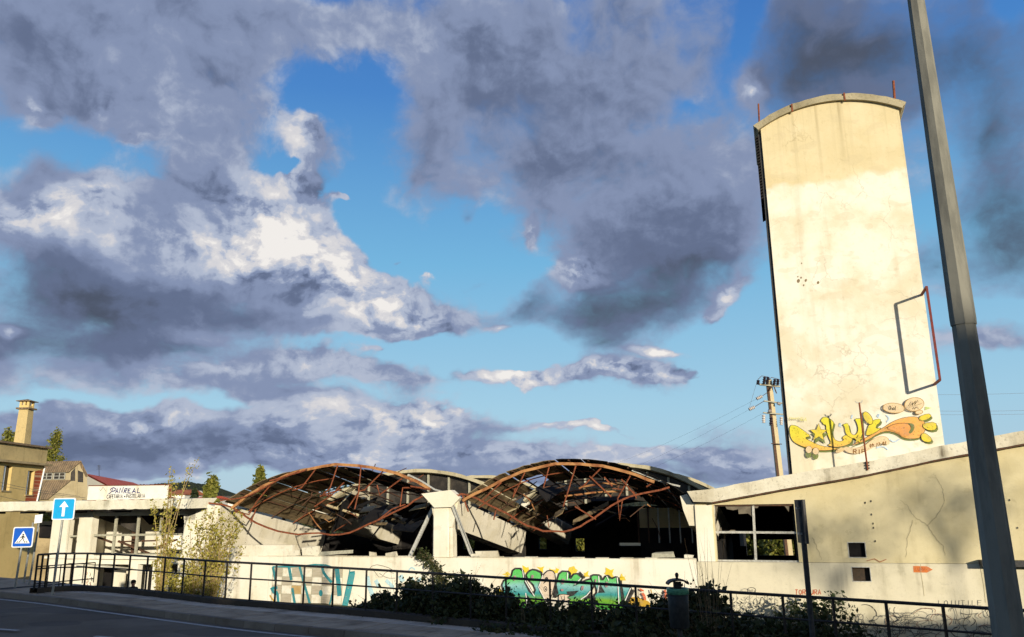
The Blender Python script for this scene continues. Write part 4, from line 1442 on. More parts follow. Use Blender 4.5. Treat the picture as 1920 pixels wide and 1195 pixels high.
# scrawl on the cafe wall
def onto_f(px, py, lift, base=-.002):
    return fa(px, py, base - lift)
pn = Painter(lambda a_, b_, l_: onto_f(a_, b_, l_, -.125), 160, 1030, 9.6, -E2)
RED, BLK = paint((.30, .03, .02)), paint((.02, .018, .016))
rs = random.Random(3)
for k in range(9):
    x, y = 15 + rs.random() * 90, 400 + rs.random() * 210
    pn.line([(x, y), (x + rs.uniform(-20, 25), y + 30), (x + rs.uniform(-10, 35), y + 50), (x + rs.uniform(-20, 20), y + 75)], 6, RED if k % 2 else BLK, smooth=1)
pn.done('scrawl', cafe)['kind'] = 'stuff'
# roof canopy with flaking edge
tC = -1.7
can = part('canopy', cafe)
ca, cz1 = sz(-60, 951, tC); cb, _ = sz(352, 937, tC)
zT, zB = sz(170, 938.5, tC)[1], sz(170, 956, tC)[1]
mb = MB()
N = 60
def rough(a_):
    return random.uniform(-.035, .035)
tops, bots, topb, botb = [], [], [], []
for k in range(N + 1):
    s_ = ca + (cb - ca) * k / N
    tops.append(W(s_, tC + random.uniform(0, .03), zT + rough(.04))); bots.append(W(s_, tC + random.uniform(0, .02), zB + rough(.02) * .6))
    topb.append(W(s_, .6, zT + .05)); botb.append(W(s_, -.02, zB + .02))
n_ = N + 1
fs = []
for k in range(N):
    fs += [(k, n_ + k, n_ + k + 1, k + 1), (k, k + 1, 2 * n_ + k + 1, 2 * n_ + k), (n_ + k, 3 * n_ + k, 3 * n_ + k + 1, n_ + k + 1)]
fs += [(0, 2 * n_, 3 * n_, n_), (N, n_ + N, 3 * n_ + N, 2 * n_ + N)]
mb.add(tops + bots + topb + botb, fs)
mb.build('canopy_slab', 'canopy', can)
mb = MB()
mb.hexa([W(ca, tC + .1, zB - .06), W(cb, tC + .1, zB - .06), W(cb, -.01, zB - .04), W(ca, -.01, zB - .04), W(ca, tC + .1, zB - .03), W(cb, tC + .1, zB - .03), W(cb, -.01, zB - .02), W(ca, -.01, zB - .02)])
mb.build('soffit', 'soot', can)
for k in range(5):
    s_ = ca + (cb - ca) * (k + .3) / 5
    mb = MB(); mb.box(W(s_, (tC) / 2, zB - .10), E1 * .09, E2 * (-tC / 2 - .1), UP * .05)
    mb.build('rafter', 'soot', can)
mb = MB(); mb.hexa([W(C0, .3, zt_c - .1), W(C1, .3, zt_c - .1), W(C1, 7.2, zt_c - .1), W(C0, 7.2, zt_c - .1), W(C0, .3, zt_c + .1), W(C1, .3, zt_c + .1), W(C1, 7.2, zt_c + .1), W(C0, 7.2, zt_c + .1)])
mb.build('roof_slab', 'canopy', cafe)

# name board on the canopy
tS = -1.55
sgn = thing('cafe_sign_board', 'weathered white sign board with blue and black lettering on the cafe canopy', 'sign', fa(238, 940, tS))
bd = [(166, 911.5), (240, 910.5), (281, 909.5), (314, 909.5), (313, 935.5), (163, 938.5)]
mb = MB(); mb.prism([fa(x, y, tS) for x, y in bd], E2 * .08)
MT['sign_face'] = plaster('sign_sheet', (.84, .82, .74), (.80, .72, .48), (.50, .30, .10), .5, .55, .12, .05)
mb.build('board', 'sign_face', sgn)
mb = MB()
for k in ((163.0, 939, 314, 936.2), (166, 911, 314, 909.2)):
    mb.tube([fa(k[0], k[1], tS - .02), fa(k[2], k[3], tS - .02)], .025, 5)
mb.build('frame', 'rust', sgn)
for (x0, y0, x1, y1) in ((175, 938.5, 172.5, 957), (248.5, 937, 246, 956)):
    mb = MB(); mb.tube([fa(x0, y0, tS), fa(x1, y1, tS)], .055, 4)
    mb.build('leg', 'rust', sgn)
mb = MB(); mb.prism([fa(x, y, tS + .1) for x, y in ((314.5, 909), (321, 907), (319, 936), (313.5, 938))], E2 * .05)
mb.build('side_sheet', 'rust', sgn)
pn = Painter(lambda a_, b_, l_: fa(a_, b_, tS - .001 - l_), 150, 880, 10.667, -E2)
INK, NAVY = paint((.02, .02, .025)), paint((.03, .035, .16))
pn.z = .003
for pts in ([(655, 395), (632, 440), (612, 470), (570, 495)], [(600, 425), (625, 385), (675, 370), (712, 390), (702, 425), (640, 450)],
            [(705, 482), (745, 388), (757, 478)], [(722, 448), (757, 445)], [(782, 482), (803, 372), (838, 470), (868, 356)], [(872, 484), (900, 392), (945, 384), (935, 418), (893, 430), (925, 480)],
            [(1012, 392), (968, 396), (955, 472), (1012, 478)], [(962, 434), (998, 430)], [(1035, 482), (1092, 386), (1108, 476)], [(1058, 448), (1102, 444)], [(1165, 374), (1142, 470), (1196, 466)]):
    pn.line(pts, 15, NAVY, smooth=0)
pn.text('CAFETARIA', 535, 512, 28, 76, 9.5, INK, 1.27, .12, 1.2)
pn.text('PASTELARIA', 925, 502, 29, 76, 9.5, INK, 1.30, .12, 1.2)
pn.fill(ell(893, 545, 14, 16), INK)
pn.line([(385, 390), (408, 432), (462, 355), (520, 445)], 6, paint((.30, .28, .24)))
pn.done('lettering', sgn)

# ------------------------------------------------------------------ annex at the right
annex = thing('annex_building', 'yellow-plastered annex with rising roof edge and one smashed four-pane window', 'building', W(sx(1500), 0, ZG))
A0, A1 = sx(1306, 1000), sx(2150, 1000)
j0, j1 = sz(1340, 1051.5), sz(1835, 1059)
Z_J = (j0[1] + j1[1]) / 2
fb = [(1332, 944), (1920, 832)]
(sa, za), (sb, zb) = sz(*fb[0]), sz(*fb[1])
def ztop(s):
    return za + (zb - za) * (s - sa) / (sb - sa)
ow = op(1338, 1498, 947, 1051)
v1, v2 = op(1590, 1624, 1018, 1045), op(1597, 1633, 1064, 1090)
zfar = 50.0
mb = MB()
ZM = ow[3] + .02
wall_openings(mb, A0, A1, Z_J, 90, [(ow[0], ow[1], Z_J, ow[3]), v1], 0, .35, None, lambda s, z: (ztop(s) + .1 if z > 80 else z))
mb.build('upper_wall', 'annex_up', annex)
mb = MB(); wall_openings(mb, SW1 + .02, A1, ZG, Z_J - .012, [v2], -.035, .35)
lw = mb.build('lower_wall', 'annex_low', annex)
mb = MB(); column_s = (sx(1306, 1000), sx(1338, 1000))
mb.hexa([W(column_s[0], -.05, Z_J), W(column_s[1], -.05, Z_J), W(column_s[1], -.002, Z_J), W(column_s[0], -.002, Z_J), W(column_s[0], -.05, ow[3]), W(column_s[1], -.05, ow[3]), W(column_s[1], -.002, ow[3]), W(column_s[0], -.002, ow[3])])
mb.build('pier', 'cream_clean', annex)
# roof edge: concrete fascia with a drip line beneath
tF = -.42
ft = [(1288, 921), (1334, 917), (1480, 889.5), (1625, 866), (1765, 836), (1920, 808), (2150, 766)]
fbm = [(1300, 941), (1334, 942), (1480, 915), (1625, 890), (1765, 860), (1920, 832), (2150, 790)]
pt_f, pb_f = [fa(x, y, tF) for x, y in ft], [fa(x, y, tF) for x, y in fbm]
mb = MB()
T, Bm = [], []
for k in range(len(pt_f) - 1):
    nseg = 10 if k else 3
    for q_ in range(nseg):
        w_ = q_ / nseg
        T.append(pt_f[k].lerp(pt_f[k + 1], w_) + UP * random.uniform(-.018, .018) - E2 * random.uniform(0, .015)); Bm.append(pb_f[k].lerp(pb_f[k + 1], w_) + UP * random.uniform(-.006, .006))
T.append(pt_f[-1]); Bm.append(pb_f[-1])
n_ = len(T)
T2, B2 = [p + E2 * 9.0 + UP * -.3 for p in T], [p + E2 * .42 for p in Bm]
fs = []
for k in range(n_ - 1):
    fs += [(k, k + 1, n_ + k + 1, n_ + k), (k, 2 * n_ + k, 2 * n_ + k + 1, k + 1), (n_ + k, n_ + k + 1, 3 * n_ + k + 1, 3 * n_ + k)]
fs += [(0, n_, 3 * n_, 2 * n_)]
mb.add(T + Bm + T2 + B2, fs)
mb.build('roof_edge', 'fascia', annex)
mb = MB()
gut = [p + UP * -.03 + E2 * .10 for p in Bm[3:]]
mb.tube(gut, .045, 4)
mb.build('drip_strip', 'dark_steel', annex)
# window
wn_ = part('window', annex)
def abar(x0, y0, x1, y1, w, nm, m='frame_metal'):
    return bar(x0, y0, x1, y1, w, m, wn_, nm, .16)
abar(1412, 947, 1417.5, 1051, .05, 'mullion'); abar(1338, 998, 1494, 999, .045, 'transom'); abar(1339, 1051, 1500, 1053, .035, 'sill'); abar(1338, 948, 1496, 947, .035, 'head', 'dark_steel'); abar(1339, 947, 1342, 1051, .03, 'jamb'); abar(1494, 947, 1499, 1051, .05, 'jamb', 'dark_steel')
MT['shard'] = simple('dirty_glass_shard', (.20, .17, .12), (.13, .11, .08), 3, .25, 0, 0, .5)
for pts in ([(1338, 947), (1347, 947), (1344, 960), (1338, 972), (1342, 996), (1339, 997)], [(1358, 947), (1411, 947), (1413, 974), (1407, 966), (1402, 963), (1385, 964), (1384, 955), (1375, 957), (1363, 955)],
            [(1413, 947), (1425, 947), (1420, 953), (1415, 953)], [(1464, 947), (1480, 947), (1479, 960), (1472, 950)], [(1347, 997), (1352, 988), (1354, 997)], [(1365, 997), (1370, 994), (1378, 994), (1380, 997)],
            [(1341, 1050), (1343, 1040), (1348, 1050)], [(1412, 1050), (1414, 1042), (1417, 1050)], [(1481, 998), (1484, 995), (1487, 998)]):
    mb = MB(); mb.prism([fa(x, y, .17) for x, y in pts], E2 * .008)
    mb.build('glass_shard', 'shard', wn_)
# room behind it, with an opening at the back
R0, R1 = A0 + .4, sx(1600, 1000)
back_op = op(1398, 1490, 1012, 1042, 9.0)
hi_op = op(1386, 1408, 1000, 1024, 9.0)
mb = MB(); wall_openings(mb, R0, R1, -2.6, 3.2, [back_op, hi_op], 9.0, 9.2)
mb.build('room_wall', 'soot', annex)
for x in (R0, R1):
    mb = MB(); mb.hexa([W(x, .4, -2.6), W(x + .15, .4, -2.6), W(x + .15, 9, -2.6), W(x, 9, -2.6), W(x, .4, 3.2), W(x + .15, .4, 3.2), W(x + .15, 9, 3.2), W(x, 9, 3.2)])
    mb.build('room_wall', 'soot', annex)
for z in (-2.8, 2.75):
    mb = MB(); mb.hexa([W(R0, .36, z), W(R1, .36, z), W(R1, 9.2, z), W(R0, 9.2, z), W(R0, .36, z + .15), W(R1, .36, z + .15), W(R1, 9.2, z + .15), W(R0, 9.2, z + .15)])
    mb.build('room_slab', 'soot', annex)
# vents
for i_, (o_, m_) in enumerate(((v1, 'soot'), (v2, 'ochre_dark'))):
    vt = part('vent', annex)
    mb = MB(); mb.hexa([W(o_[0], .18, o_[2]), W(o_[1], .18, o_[2]), W(o_[1], .2, o_[2]), W(o_[0], .2, o_[2]), W(o_[0], .18, o_[3]), W(o_[1], .18, o_[3]), W(o_[1], .2, o_[3]), W(o_[0], .2, o_[3])])
    MT['vent_brown'] = MT.get('vent_brown') or simple('vent_brown', (.06, .04, .025), (.04, .03, .02), 6, .8)
    mb.build('vent_back', 'soot' if i_ == 0 else 'vent_brown', vt)
    mb = MB()
    tq = -.05 if i_ else -.015
    for (p, r2) in (((o_[0] - .03, o_[2] - .03), (o_[1] + .03, o_[2])), ((o_[0] - .03, o_[3]), (o_[1] + .03, o_[3] + .03)), ((o_[0] - .03, o_[2]), (o_[0], o_[3])), ((o_[1], o_[2]), (o_[1] + .03, o_[3]))):
        mb.hexa([W(p[0], tq, p[1]), W(r2[0], tq, p[1]), W(r2[0], .18, p[1]), W(p[0], .18, p[1]), W(p[0], tq, r2[1]), W(r2[0], tq, r2[1]), W(r2[0], .18, r2[1]), W(p[0], .18, r2[1])])
    mb.build('vent_frame', 'frame_metal', vt)
# concrete ledge behind the lamp column
a, b = fa(1838, 1056, -.3), fa(2000, 1058, -.3)
mb = MB(); mb.box((a + b) / 2, (b - a) / 2, E2 * .26, UP * .11)
mb.build('ledge', 'pole_dark', annex)
# thin darker branching lines, orange arrow and scrawls
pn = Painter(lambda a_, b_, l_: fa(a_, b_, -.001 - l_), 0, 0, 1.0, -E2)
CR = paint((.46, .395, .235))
def wall_line(pts, w):
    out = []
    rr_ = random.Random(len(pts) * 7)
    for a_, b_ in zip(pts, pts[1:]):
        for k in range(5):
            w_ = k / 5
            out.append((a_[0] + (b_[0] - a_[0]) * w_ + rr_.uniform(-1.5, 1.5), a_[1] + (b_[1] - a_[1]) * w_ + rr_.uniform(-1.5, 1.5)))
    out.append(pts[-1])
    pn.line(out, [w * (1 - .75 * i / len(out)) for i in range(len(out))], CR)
wall_line([(1738, 985), (1716, 970), (1703, 950), (1688, 938)], 2.4)
wall_line([(1738, 985), (1758, 965), (1772, 938), (1766, 915), (1755, 895)], 2.4)
wall_line([(1738, 985), (1752, 1005), (1768, 1022), (1772, 1042)], 2.6)
wall_line([(1712, 975), (1702, 1010), (1698, 1045)], 1.7)
wall_line([(1524, 1008), (1533, 1030), (1540, 1050)], 1.6)
for (x, y) in ((1622, 943), (1633, 940), (1634, 965), (1637, 982), (1638, 990), (1641, 1015), (1893, 938), (1908, 990)):
    pn.fill(ell(x, y, 1.6, 2.2, 0, 8), BLK)
pn.line([(1625, 1052), (1640, 1048), (1650, 1054), (1662, 1049)], 1.4, paint((.40, .15, .06)))
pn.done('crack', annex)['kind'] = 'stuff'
ORG = paint((.62, .18, .04))
pn = Painter(lambda a_, b_, l_: fa(a_, b_, -.036 - l_), 0, 0, 1.0, -E2)
pn.fill([(1712, 1061.5), (1738, 1062), (1749, 1068.5), (1738, 1074), (1713, 1073.5)], ORG)
pn.text('LURA', 1716, 1064.5, 4, 6, 1.0, paint((.45, .10, .03)), 1.25)
pn.line([(1726, 1058), (1727, 1075), (1731, 1100), (1733, 1118)], 1.0, CR)
pn.line([(1838, 1062), (1845, 1100), (1848, 1130)], 1.2, CR)
pn.text('TORTURA', 1491, 1106, 5.2, 9, 1.7, paint((.55, .16, .08)), 1.38)
GRY = paint((.16, .15, .12))
pn.text('LOIUTILE', 1760, 1126, 7, 9, .9, GRY, 1.5)
rs = random.Random(11)
def loop(x, y, r1, r2):
    n2 = rs.randint(5, 10)
    a0_ = rs.random() * 6
    sw = rs.choice((2.2, 3.5, 5.5))
    return [(x + r1 * math.cos(a0_ + sw * k / n2) * rs.uniform(.8, 1.2), y + r2 * math.sin(a0_ + sw * k / n2) * rs.uniform(.8, 1.2)) for k in range(n2 + 1)]
for k in range(90):
    x = rs.uniform(1570, 1866)
    y = rs.uniform(1142, 1200) if k % 3 else rs.uniform(1165, 1200)
    pn.line(loop(x, y, rs.uniform(5, 24), rs.uniform(5, 17)), rs.uniform(.6, 1.6), rs.choice((GRY, GRY, BLK, paint((.28, .16, .10)))), smooth=1)
for k in range(60):
    x = rs.uniform(1345, 1470); y = rs.uniform(1116, 1150)
    pn.line([(x, y), (x + rs.uniform(-7, 7), y + rs.uniform(-2, 5)), (x + rs.uniform(-9, 9), y + rs.uniform(2, 9))], rs.uniform(.5, .9), GRY)
for (x0, x1) in ((1381, 1446), (1418, 1418), (1452, 1452), (1446, 1446)):
    pn.line([(x0, 1114), (x0 + 1, 1152)], .9, GRY)
pn.line(ell(1429, 1129, 4, 8), 1.3, BLK, True); pn.line(ell(1409, 1107, 8, 5), 1.3, BLK, True)
for k in range(7):
    pn.line([(1404 + k * 1.7, 1105 + rs.random() * 3), (1405 + k * 1.7, 1110)], .8, BLK)
pn.done('scrawl', annex)['kind'] = 'stuff'

# ------------------------------------------------------------------ graffiti on the hall wall
def onto_w(px, py, lift):
    return fa(px, py, -.001 - lift)
zA, zB_ = sz(1050, 1066)[1], sz(1050, 1140)[1]
FADE = fadepaint('green_teal_fade', zB_, zA, [(0.0, (.03, .24, .04)), (.20, (.16, .36, .03)), (.36, (.04, .28, .28)), (.55, (.24, .50, .48)), (.68, (.14, .52, .16)), (1.0, (.10, .55, .10))])
YEL, PCH, WHT, OCH = paint((.80, .58, .03)), paint((.70, .56, .42)), paint((.80, .80, .74)), paint((.55, .33, .03))
PNK = paint((.36, .22, .22))
pn = Painter(onto_w, 920, 1040, 5.333, -E2)
for (x, y, r1) in ((165, 200, 42), (350, 155, 45), (505, 150, 45), (655, 160, 42), (815, 160, 48), (955, 200, 40), (1180, 190, 55), (1310, 245, 42), (85, 365, 45), (600, 180, 40)):
    pn.fill([(a + random.uniform(-15, 15), b + random.uniform(-13, 13)) for a, b in star(x, y, r1 * 1.1, r1 * random.uniform(.45, .75), random.choice((4, 5, 7)), random.uniform(0, 60))], YEL)
pn.fill([(1350, 440), (1440, 420), (1540, 450), (1600, 480), (1600, 545), (1350, 545)], OCH, 1)
pn.fill([(600, 440), (780, 470), (780, 560), (600, 560)], paint((.55, .50, .42)))
LET = [
 [(105, 270), (205, 230), (222, 140), (315, 140), (332, 245), (425, 410), (452, 335), (345, 220), (380, 165), (430, 145), (525, 192), (478, 335), (565, 500), (560, 560), (455, 560), (350, 385), (372, 560), (185, 560), (130, 400)],
 [(655, 285), (690, 165), (795, 172), (782, 258), (845, 175), (922, 240), (872, 300), (985, 238), (1028, 262), (1030, 340), (945, 425), (1010, 430), (1005, 560), (800, 560), (770, 440), (700, 395), (625, 440)],
 [(1000, 250), (1005, 202), (1095, 206), (1108, 268), (1160, 200), (1200, 245), (1268, 216), (1300, 320), (1420, 325), (1350, 470), (1345, 560), (1040, 560), (1030, 405), (1062, 385), (1050, 320)],
]
for P_ in LET:
    sm = smooth_pts(P_, 1, True)
    pn.fill([(x + 14, y - 8) for x, y in sm], BLK)
    pn.fill(sm, FADE)
    pn.line(sm, 16, BLK, True)
pn.fill([(470, 335), (525, 200), (580, 152), (640, 172), (652, 262), (604, 440), (565, 490)], PCH, 1)
pn.line([(470, 335), (525, 200), (580, 152), (640, 172), (652, 262), (604, 440), (565, 490)], 11, BLK, True, 1)
pn.fill([(540, 235), (560, 220), (578, 238), (572, 262), (515, 300), (545, 262)], BLK, 1)
pn.line(ell(547, 345, 15, 24), 6, BLK, True); pn.fill(ell(549, 347, 6, 11), BLK)
pn.line([(590, 280), (596, 330), (606, 355)], 7, BLK)
for w_ in ([(330, 270), (350, 265), (400, 350), (440, 425), (380, 370)], [(350, 390), (395, 440), (410, 560), (360, 560), (345, 450)], [(760, 370), (885, 360), (830, 410), (775, 425)], [(820, 320), (870, 262), (895, 290)], [(900, 450), (1000, 375), (1000, 440)],
            [(1085, 310), (1100, 300), (1145, 380), (1070, 385)], [(1285, 255), (1310, 260), (1345, 480), (1310, 480)], [(1345, 480), (1420, 345), (1445, 360), (1375, 490)], [(620, 440), (660, 300), (680, 390)], [(1030, 415), (1052, 430), (1050, 545), (1030, 545)], [(890, 165), (950, 225), (935, 245), (890, 190)]):
    pn.fill(w_, BLK)
for w_ in ([(345, 262), (392, 340), (438, 418)], [(350, 385), (362, 470), (366, 545)], [(522, 205), (480, 330), (556, 480)], [(318, 150), (330, 230)], [(770, 180), (765, 250)], [(905, 235), (840, 300)], [(1080, 215), (1085, 300), (1070, 380)], [(1160, 215), (1180, 260)], [(1265, 230), (1275, 330), (1285, 540)], [(900, 450), (960, 410), (1010, 350)], [(1400, 335), (1345, 460)], [(228, 390), (225, 430)], [(555, 470), (590, 560)]):
    pn.line(w_, 9, WHT)
for (x, y, a_, b_) in ((240, 235, 18, 26), (418, 220, 14, 20), (722, 270, 18, 30), (918, 335, 13, 26), (1160, 300, 18, 30), (715, 355, 16, 12), (1050, 260, 10, 16)):
    pn.fill(ell(x, y, a_, b_, 10, 12), PNK)
pn.fill([(690, 400), (740, 395), (800, 410), (760, 435), (810, 445), (760, 465), (690, 470), (680, 430)], PCH, 1)
pn.line([(690, 400), (740, 395), (800, 410), (760, 435), (810, 445), (760, 465), (690, 470)], 7, BLK, False, 1); pn.line([(700, 410), (720, 470)], 6, BLK); pn.line([(735, 410), (742, 465)], 6, BLK)
ORR = paint((.62, .12, .04))
pn.line([(1515, 385), (1535, 410), (1545, 455)], 26, ORR, False, 1); pn.line([(1740, 355), (1755, 400), (1738, 470)], 22, ORR, False, 1); pn.line([(1490, 345), (1530, 365)], 16, ORR); pn.line([(1600, 350), (1608, 385)], 14, OCH); pn.line([(1600, 350), (1610, 420), (1630, 470)], 4, GRY); pn.line([(1610, 520), (1690, 520)], 10, ORR)
pn.done('graffiti', hall)
TEAL, TEAL2, LBL = paint((.02, .22, .25)), paint((.05, .32, .34)), paint((.46, .66, .70))
pn = Painter(lambda a_, b_, l_: fa(a_, b_, -.037 - l_), 490, 1040, 5.647, -E2)
for (pts, w_) in (([(118, 130), (380, 128), (640, 98), (800, 150)], 13), ([(122, 132), (150, 270)], 26), ([(292, 130), (318, 270)], 30), ([(405, 130), (440, 260), (480, 400), (520, 545)], 24), ([(640, 105), (655, 185), (690, 235), (745, 295)], 26), ([(800, 150), (812, 250), (828, 440)], 46),
                  ([(105, 350), (130, 405), (170, 400), (178, 500)], 26), ([(120, 355), (170, 350)], 26), ([(328, 355), (345, 470), (360, 540)], 26), ([(715, 560), (750, 420), (760, 350)], 16), ([(90, 430), (120, 480), (150, 495)], 14)):
    pn.line(pts, w_, TEAL if w_ != 14 else OCH, False, 1)
pn.fill(ell(630, 408, 20, 34), TEAL)
pn.done('graffiti', hall)
pn = Painter(onto_w, 490, 1040, 5.647, -E2)
pn.line([(965, 185), (935, 330), (880, 560)], 62, TEAL2, False, 1); pn.line([(930, 190), (990, 182)], 14, TEAL); pn.line([(938, 160), (905, 330), (855, 555)], 10, TEAL)
for (pts, w_, c_) in (([(1120, 230), (1140, 330), (1180, 440)], 46, LBL), ([(1210, 270), (1250, 350)], 40, LBL), ([(1320, 270), (1400, 350)], 36, LBL), ([(1470, 220), (1500, 290)], 50, LBL), ([(1600, 250), (1620, 320), (1690, 250)], 28, LBL),
                      ([(1110, 190), (1190, 100), (1330, 130), (1420, 180)], 5, GRY), ([(1190, 170), (1260, 260), (1330, 170), (1400, 200)], 4, GRY), ([(1250, 200), (1330, 250), (1420, 250)], 4, GRY), ([(1480, 310), (1540, 350), (1590, 340)], 8, paint((.45, .35, .25))), ([(1560, 170), (1590, 130), (1630, 160)], 14, LBL)):
    pn.line(pts, w_, c_, False, 1)
pn.done('graffiti', hall)

# ------------------------------------------------------------------ tower
tT = 1.0
def tw(px, py, lift=0.0):
    return fa(px, py, tT - lift)
ts0, ts1 = sz(1487, 885, tT)[0], sz(1765, 832, tT)[0]
ztl, ztr = sz(1425, 243, tT)[1], sz(1690, 203, tT)[1]
s_l, s_r = sz(1425, 243, tT)[0], sz(1690, 203, tT)[0]
zc_t = sz(1570, 190, tT)[1]
z_e = (ztl + ztr) / 2
print('TOWER', ts0, s_l, ts1, s_r, ztl, ztr, zc_t, 'spr', Z_SPR, 'par', Z_PAR, 'zj', Z_J)
sl_, sr_ = (ts0 + s_l) / 2, (ts1 + s_r) / 2
tower = thing('concrete_tower', 'tall pale rectangular tower with curved roof and yellow graffiti near its foot', 'tower', W((sl_ + sr_) / 2, tT, ZG))
DT = 4.6
half = (sr_ - sl_) / 2
rise = max(.8, zc_t - z_e)
radt = (half * half + rise * rise) / (2 * rise)
tht = math.asin(half / radt)
def arc(a, off=0.0, ext=1.0):
    ang = (-tht + 2 * tht * a) * ext
    return (sl_ + sr_) / 2 + (radt + off) * math.sin(ang), z_e + rise - radt + (radt + off) * math.cos(ang)
NT = 24
prof = [(sl_, ZG), (sr_, ZG)] + [arc(1 - k / NT) for k in range(NT + 1)]
MT['tower'] = tower_mat(sz(1570, 335, tT)[1])
mb = MB(); mb.prism([W(s, tT, z) for s, z in prof], E2 * DT)
mb.build('shaft', 'tower', tower)
# near-black slab over the left side, then the corrugated louvre high on the left
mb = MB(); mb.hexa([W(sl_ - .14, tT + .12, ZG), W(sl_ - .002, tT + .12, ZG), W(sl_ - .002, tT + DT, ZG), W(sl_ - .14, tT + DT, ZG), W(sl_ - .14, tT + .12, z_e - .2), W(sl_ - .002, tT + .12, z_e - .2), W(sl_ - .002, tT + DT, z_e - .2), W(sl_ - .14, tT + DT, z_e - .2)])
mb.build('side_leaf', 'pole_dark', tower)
zl0, zl1 = sz(1430, 372, tT)[1], sz(1425, 252, tT)[1]
lv = part('louvre', tower)
nl = 22
for k in range(nl):
    z0_, z1_ = zl0 + (zl1 - zl0) * k / nl, zl0 + (zl1 - zl0) * (k + .8) / nl
    mb = MB(); mb.hexa([W(sl_ - .28, tT + .1, z0_), W(sl_ - .142, tT + .1, z0_ + .06), W(sl_ - .142, tT + 3.4, z0_ + .06), W(sl_ - .28, tT + 3.4, z0_), W(sl_ - .28, tT + .1, z1_ - .04), W(sl_ - .142, tT + .1, z1_ + .02), W(sl_ - .142, tT + 3.4, z1_ + .02), W(sl_ - .28, tT + 3.4, z1_ - .04)])
    mb.build('slat', 'soot', lv)
# curved roof cap
for (o0, o1, tf, tb, ext, m_, nm) in ((.004, .20, -.16, DT + .2, 1.045, 'cap', 'roof_cap'), (.204, .34, -.10, DT + .12, 1.05, 'cap', 'roof_screed')):
    mb = MB()
    top, bot = [], []
    for k in range(NT + 1):
        a = k / NT
        w_ = random.uniform(-.012, .03) if nm == 'roof_screed' else 0
        s_, z_ = arc(a, o1 + w_, ext); top.append((s_, z_))
        s_, z_ = arc(a, o0, ext); bot.append((s_, z_))
    n_ = NT + 1
    vs = [W(s_, tT + tf, z_) for s_, z_ in top] + [W(s_, tT + tf, z_) for s_, z_ in bot] + [W(s_, tT + tb, z_) for s_, z_ in top] + [W(s_, tT + tb, z_) for s_, z_ in bot]
    fs = []
    for k in range(NT):
        fs += [(k, k + 1, n_ + k + 1, n_ + k), (k, 2 * n_ + k, 2 * n_ + k + 1, k + 1), (n_ + k, n_ + k + 1, 3 * n_ + k + 1, 3 * n_ + k), (2 * n_ + k, 3 * n_ + k, 3 * n_ + k + 1, 2 * n_ + k + 1)]
    fs += [(0, n_, 3 * n_, 2 * n_), (NT, 2 * n_ + NT, 3 * n_ + NT, n_ + NT)]
    mb.add(vs, fs); mb.build(nm, m_, tower)
for a in (.27, .62):
    s_, z_ = arc(a, .1, 1.04)
    mb = MB(); mb.box(W(s_, tT - .165, z_ + .04), E1 * .035, E2 * .02, UP * .2)
    mb.build('strap', 'rust', tower)
for (x0, y0, x1, y1, tt_) in ((1424, 236, 1422, 195, tT + .1), (1678, 192, 1675, 152, tT + .1)):
    mb = MB(); mb.tube([fa(x0, y0 + 4, tt_), fa(x1, y1, tt_)], .055 if x0 > 1500 else .04, 6)
    mb.build('rod', 'rust', tower)
# red steel bracket standing off the right edge
q1, q2 = tw(1728, 553), tw(1752, 721)
L_ = 1.35
br = part('bracket', tower)
e1_, e2_ = q1 - E2 * L_, q2 - E2 * L_
MT['bracket_red'] = simple('red_oxide_steel', (.20, .03, .022), (.13, .025, .018), 6, .7)
for a, b, nm in ((q1, e1_, 'arm'), (q2, e2_, 'arm'), (e1_, e2_, 'bar')):
    mb = MB(); mb.tube([a, b], .06, 4); mb.build(nm, 'bracket_red', br)
# mural
pn = Painter(lambda a_, b_, l_: tw(a_, b_, l_), 1460, 730, 6.0, -E2)
YG, YE, OR_, GRN, PCH2, DKO = paint((.62, .66, .03)), paint((.72, .56, .05)), paint((.78, .40, .10)), paint((.16, .19, .05)), paint((.74, .56, .33)), paint((.06, .045, .015))
zy = lambda y: tw(1600, 730 + y / 6)[2]
MUR = fadepaint('mural_yellow_fade', zy(650), zy(380), [(0, (.74, .44, .10)), (.5, (.74, .58, .06)), (1, (.68, .62, .05))])
sh = lambda pts, dx, dy: [(x + dx, y + dy) for x, y in pts]
boat = [(120, 405), (190, 405), (260, 450), (370, 530), (285, 545), (370, 590), (480, 640), (640, 660), (690, 672), (560, 690), (430, 690), (330, 665), (230, 630), (160, 590), (125, 520)]
elL = [(465, 355), (515, 300), (625, 362), (612, 420), (598, 480), (620, 560), (680, 592), (740, 572), (708, 545), (762, 508), (832, 545), (818, 605), (740, 640), (640, 656), (540, 632), (592, 606), (560, 540), (534, 460), (532, 400), (505, 400), (488, 372)]
elU = [(715, 398), (782, 378), (794, 430), (806, 490), (845, 520), (882, 498), (896, 450), (882, 385), (850, 330), (942, 328), (944, 400), (952, 480), (920, 560), (860, 562), (790, 540), (748, 490), (742, 420)]
elS = [(978, 505), (1012, 400), (1062, 345), (1152, 332), (1140, 380), (1102, 402), (1092, 446), (1162, 430), (1120, 470), (1045, 512), (992, 522)]
arm = [(985, 545), (1180, 432), (1290, 358), (1420, 312), (1560, 308), (1645, 360), (1655, 450), (1602, 545), (1500, 562), (1400, 550), (1320, 492), (1220, 468), (1120, 498), (1010, 570), (900, 610), (790, 645)]
fing = [[(1570, 312), (1680, 270), (1725, 298), (1682, 340), (1592, 362)], [(1628, 382), (1770, 365), (1782, 452), (1700, 470), (1618, 430)], [(1598, 505), (1650, 490), (1732, 562), (1702, 602), (1610, 582)]]
for P_ in (boat, elL, elU, elS, *fing):
    pn.fill(sh(smooth_pts(P_, 1, True), 16, 22), GRN)
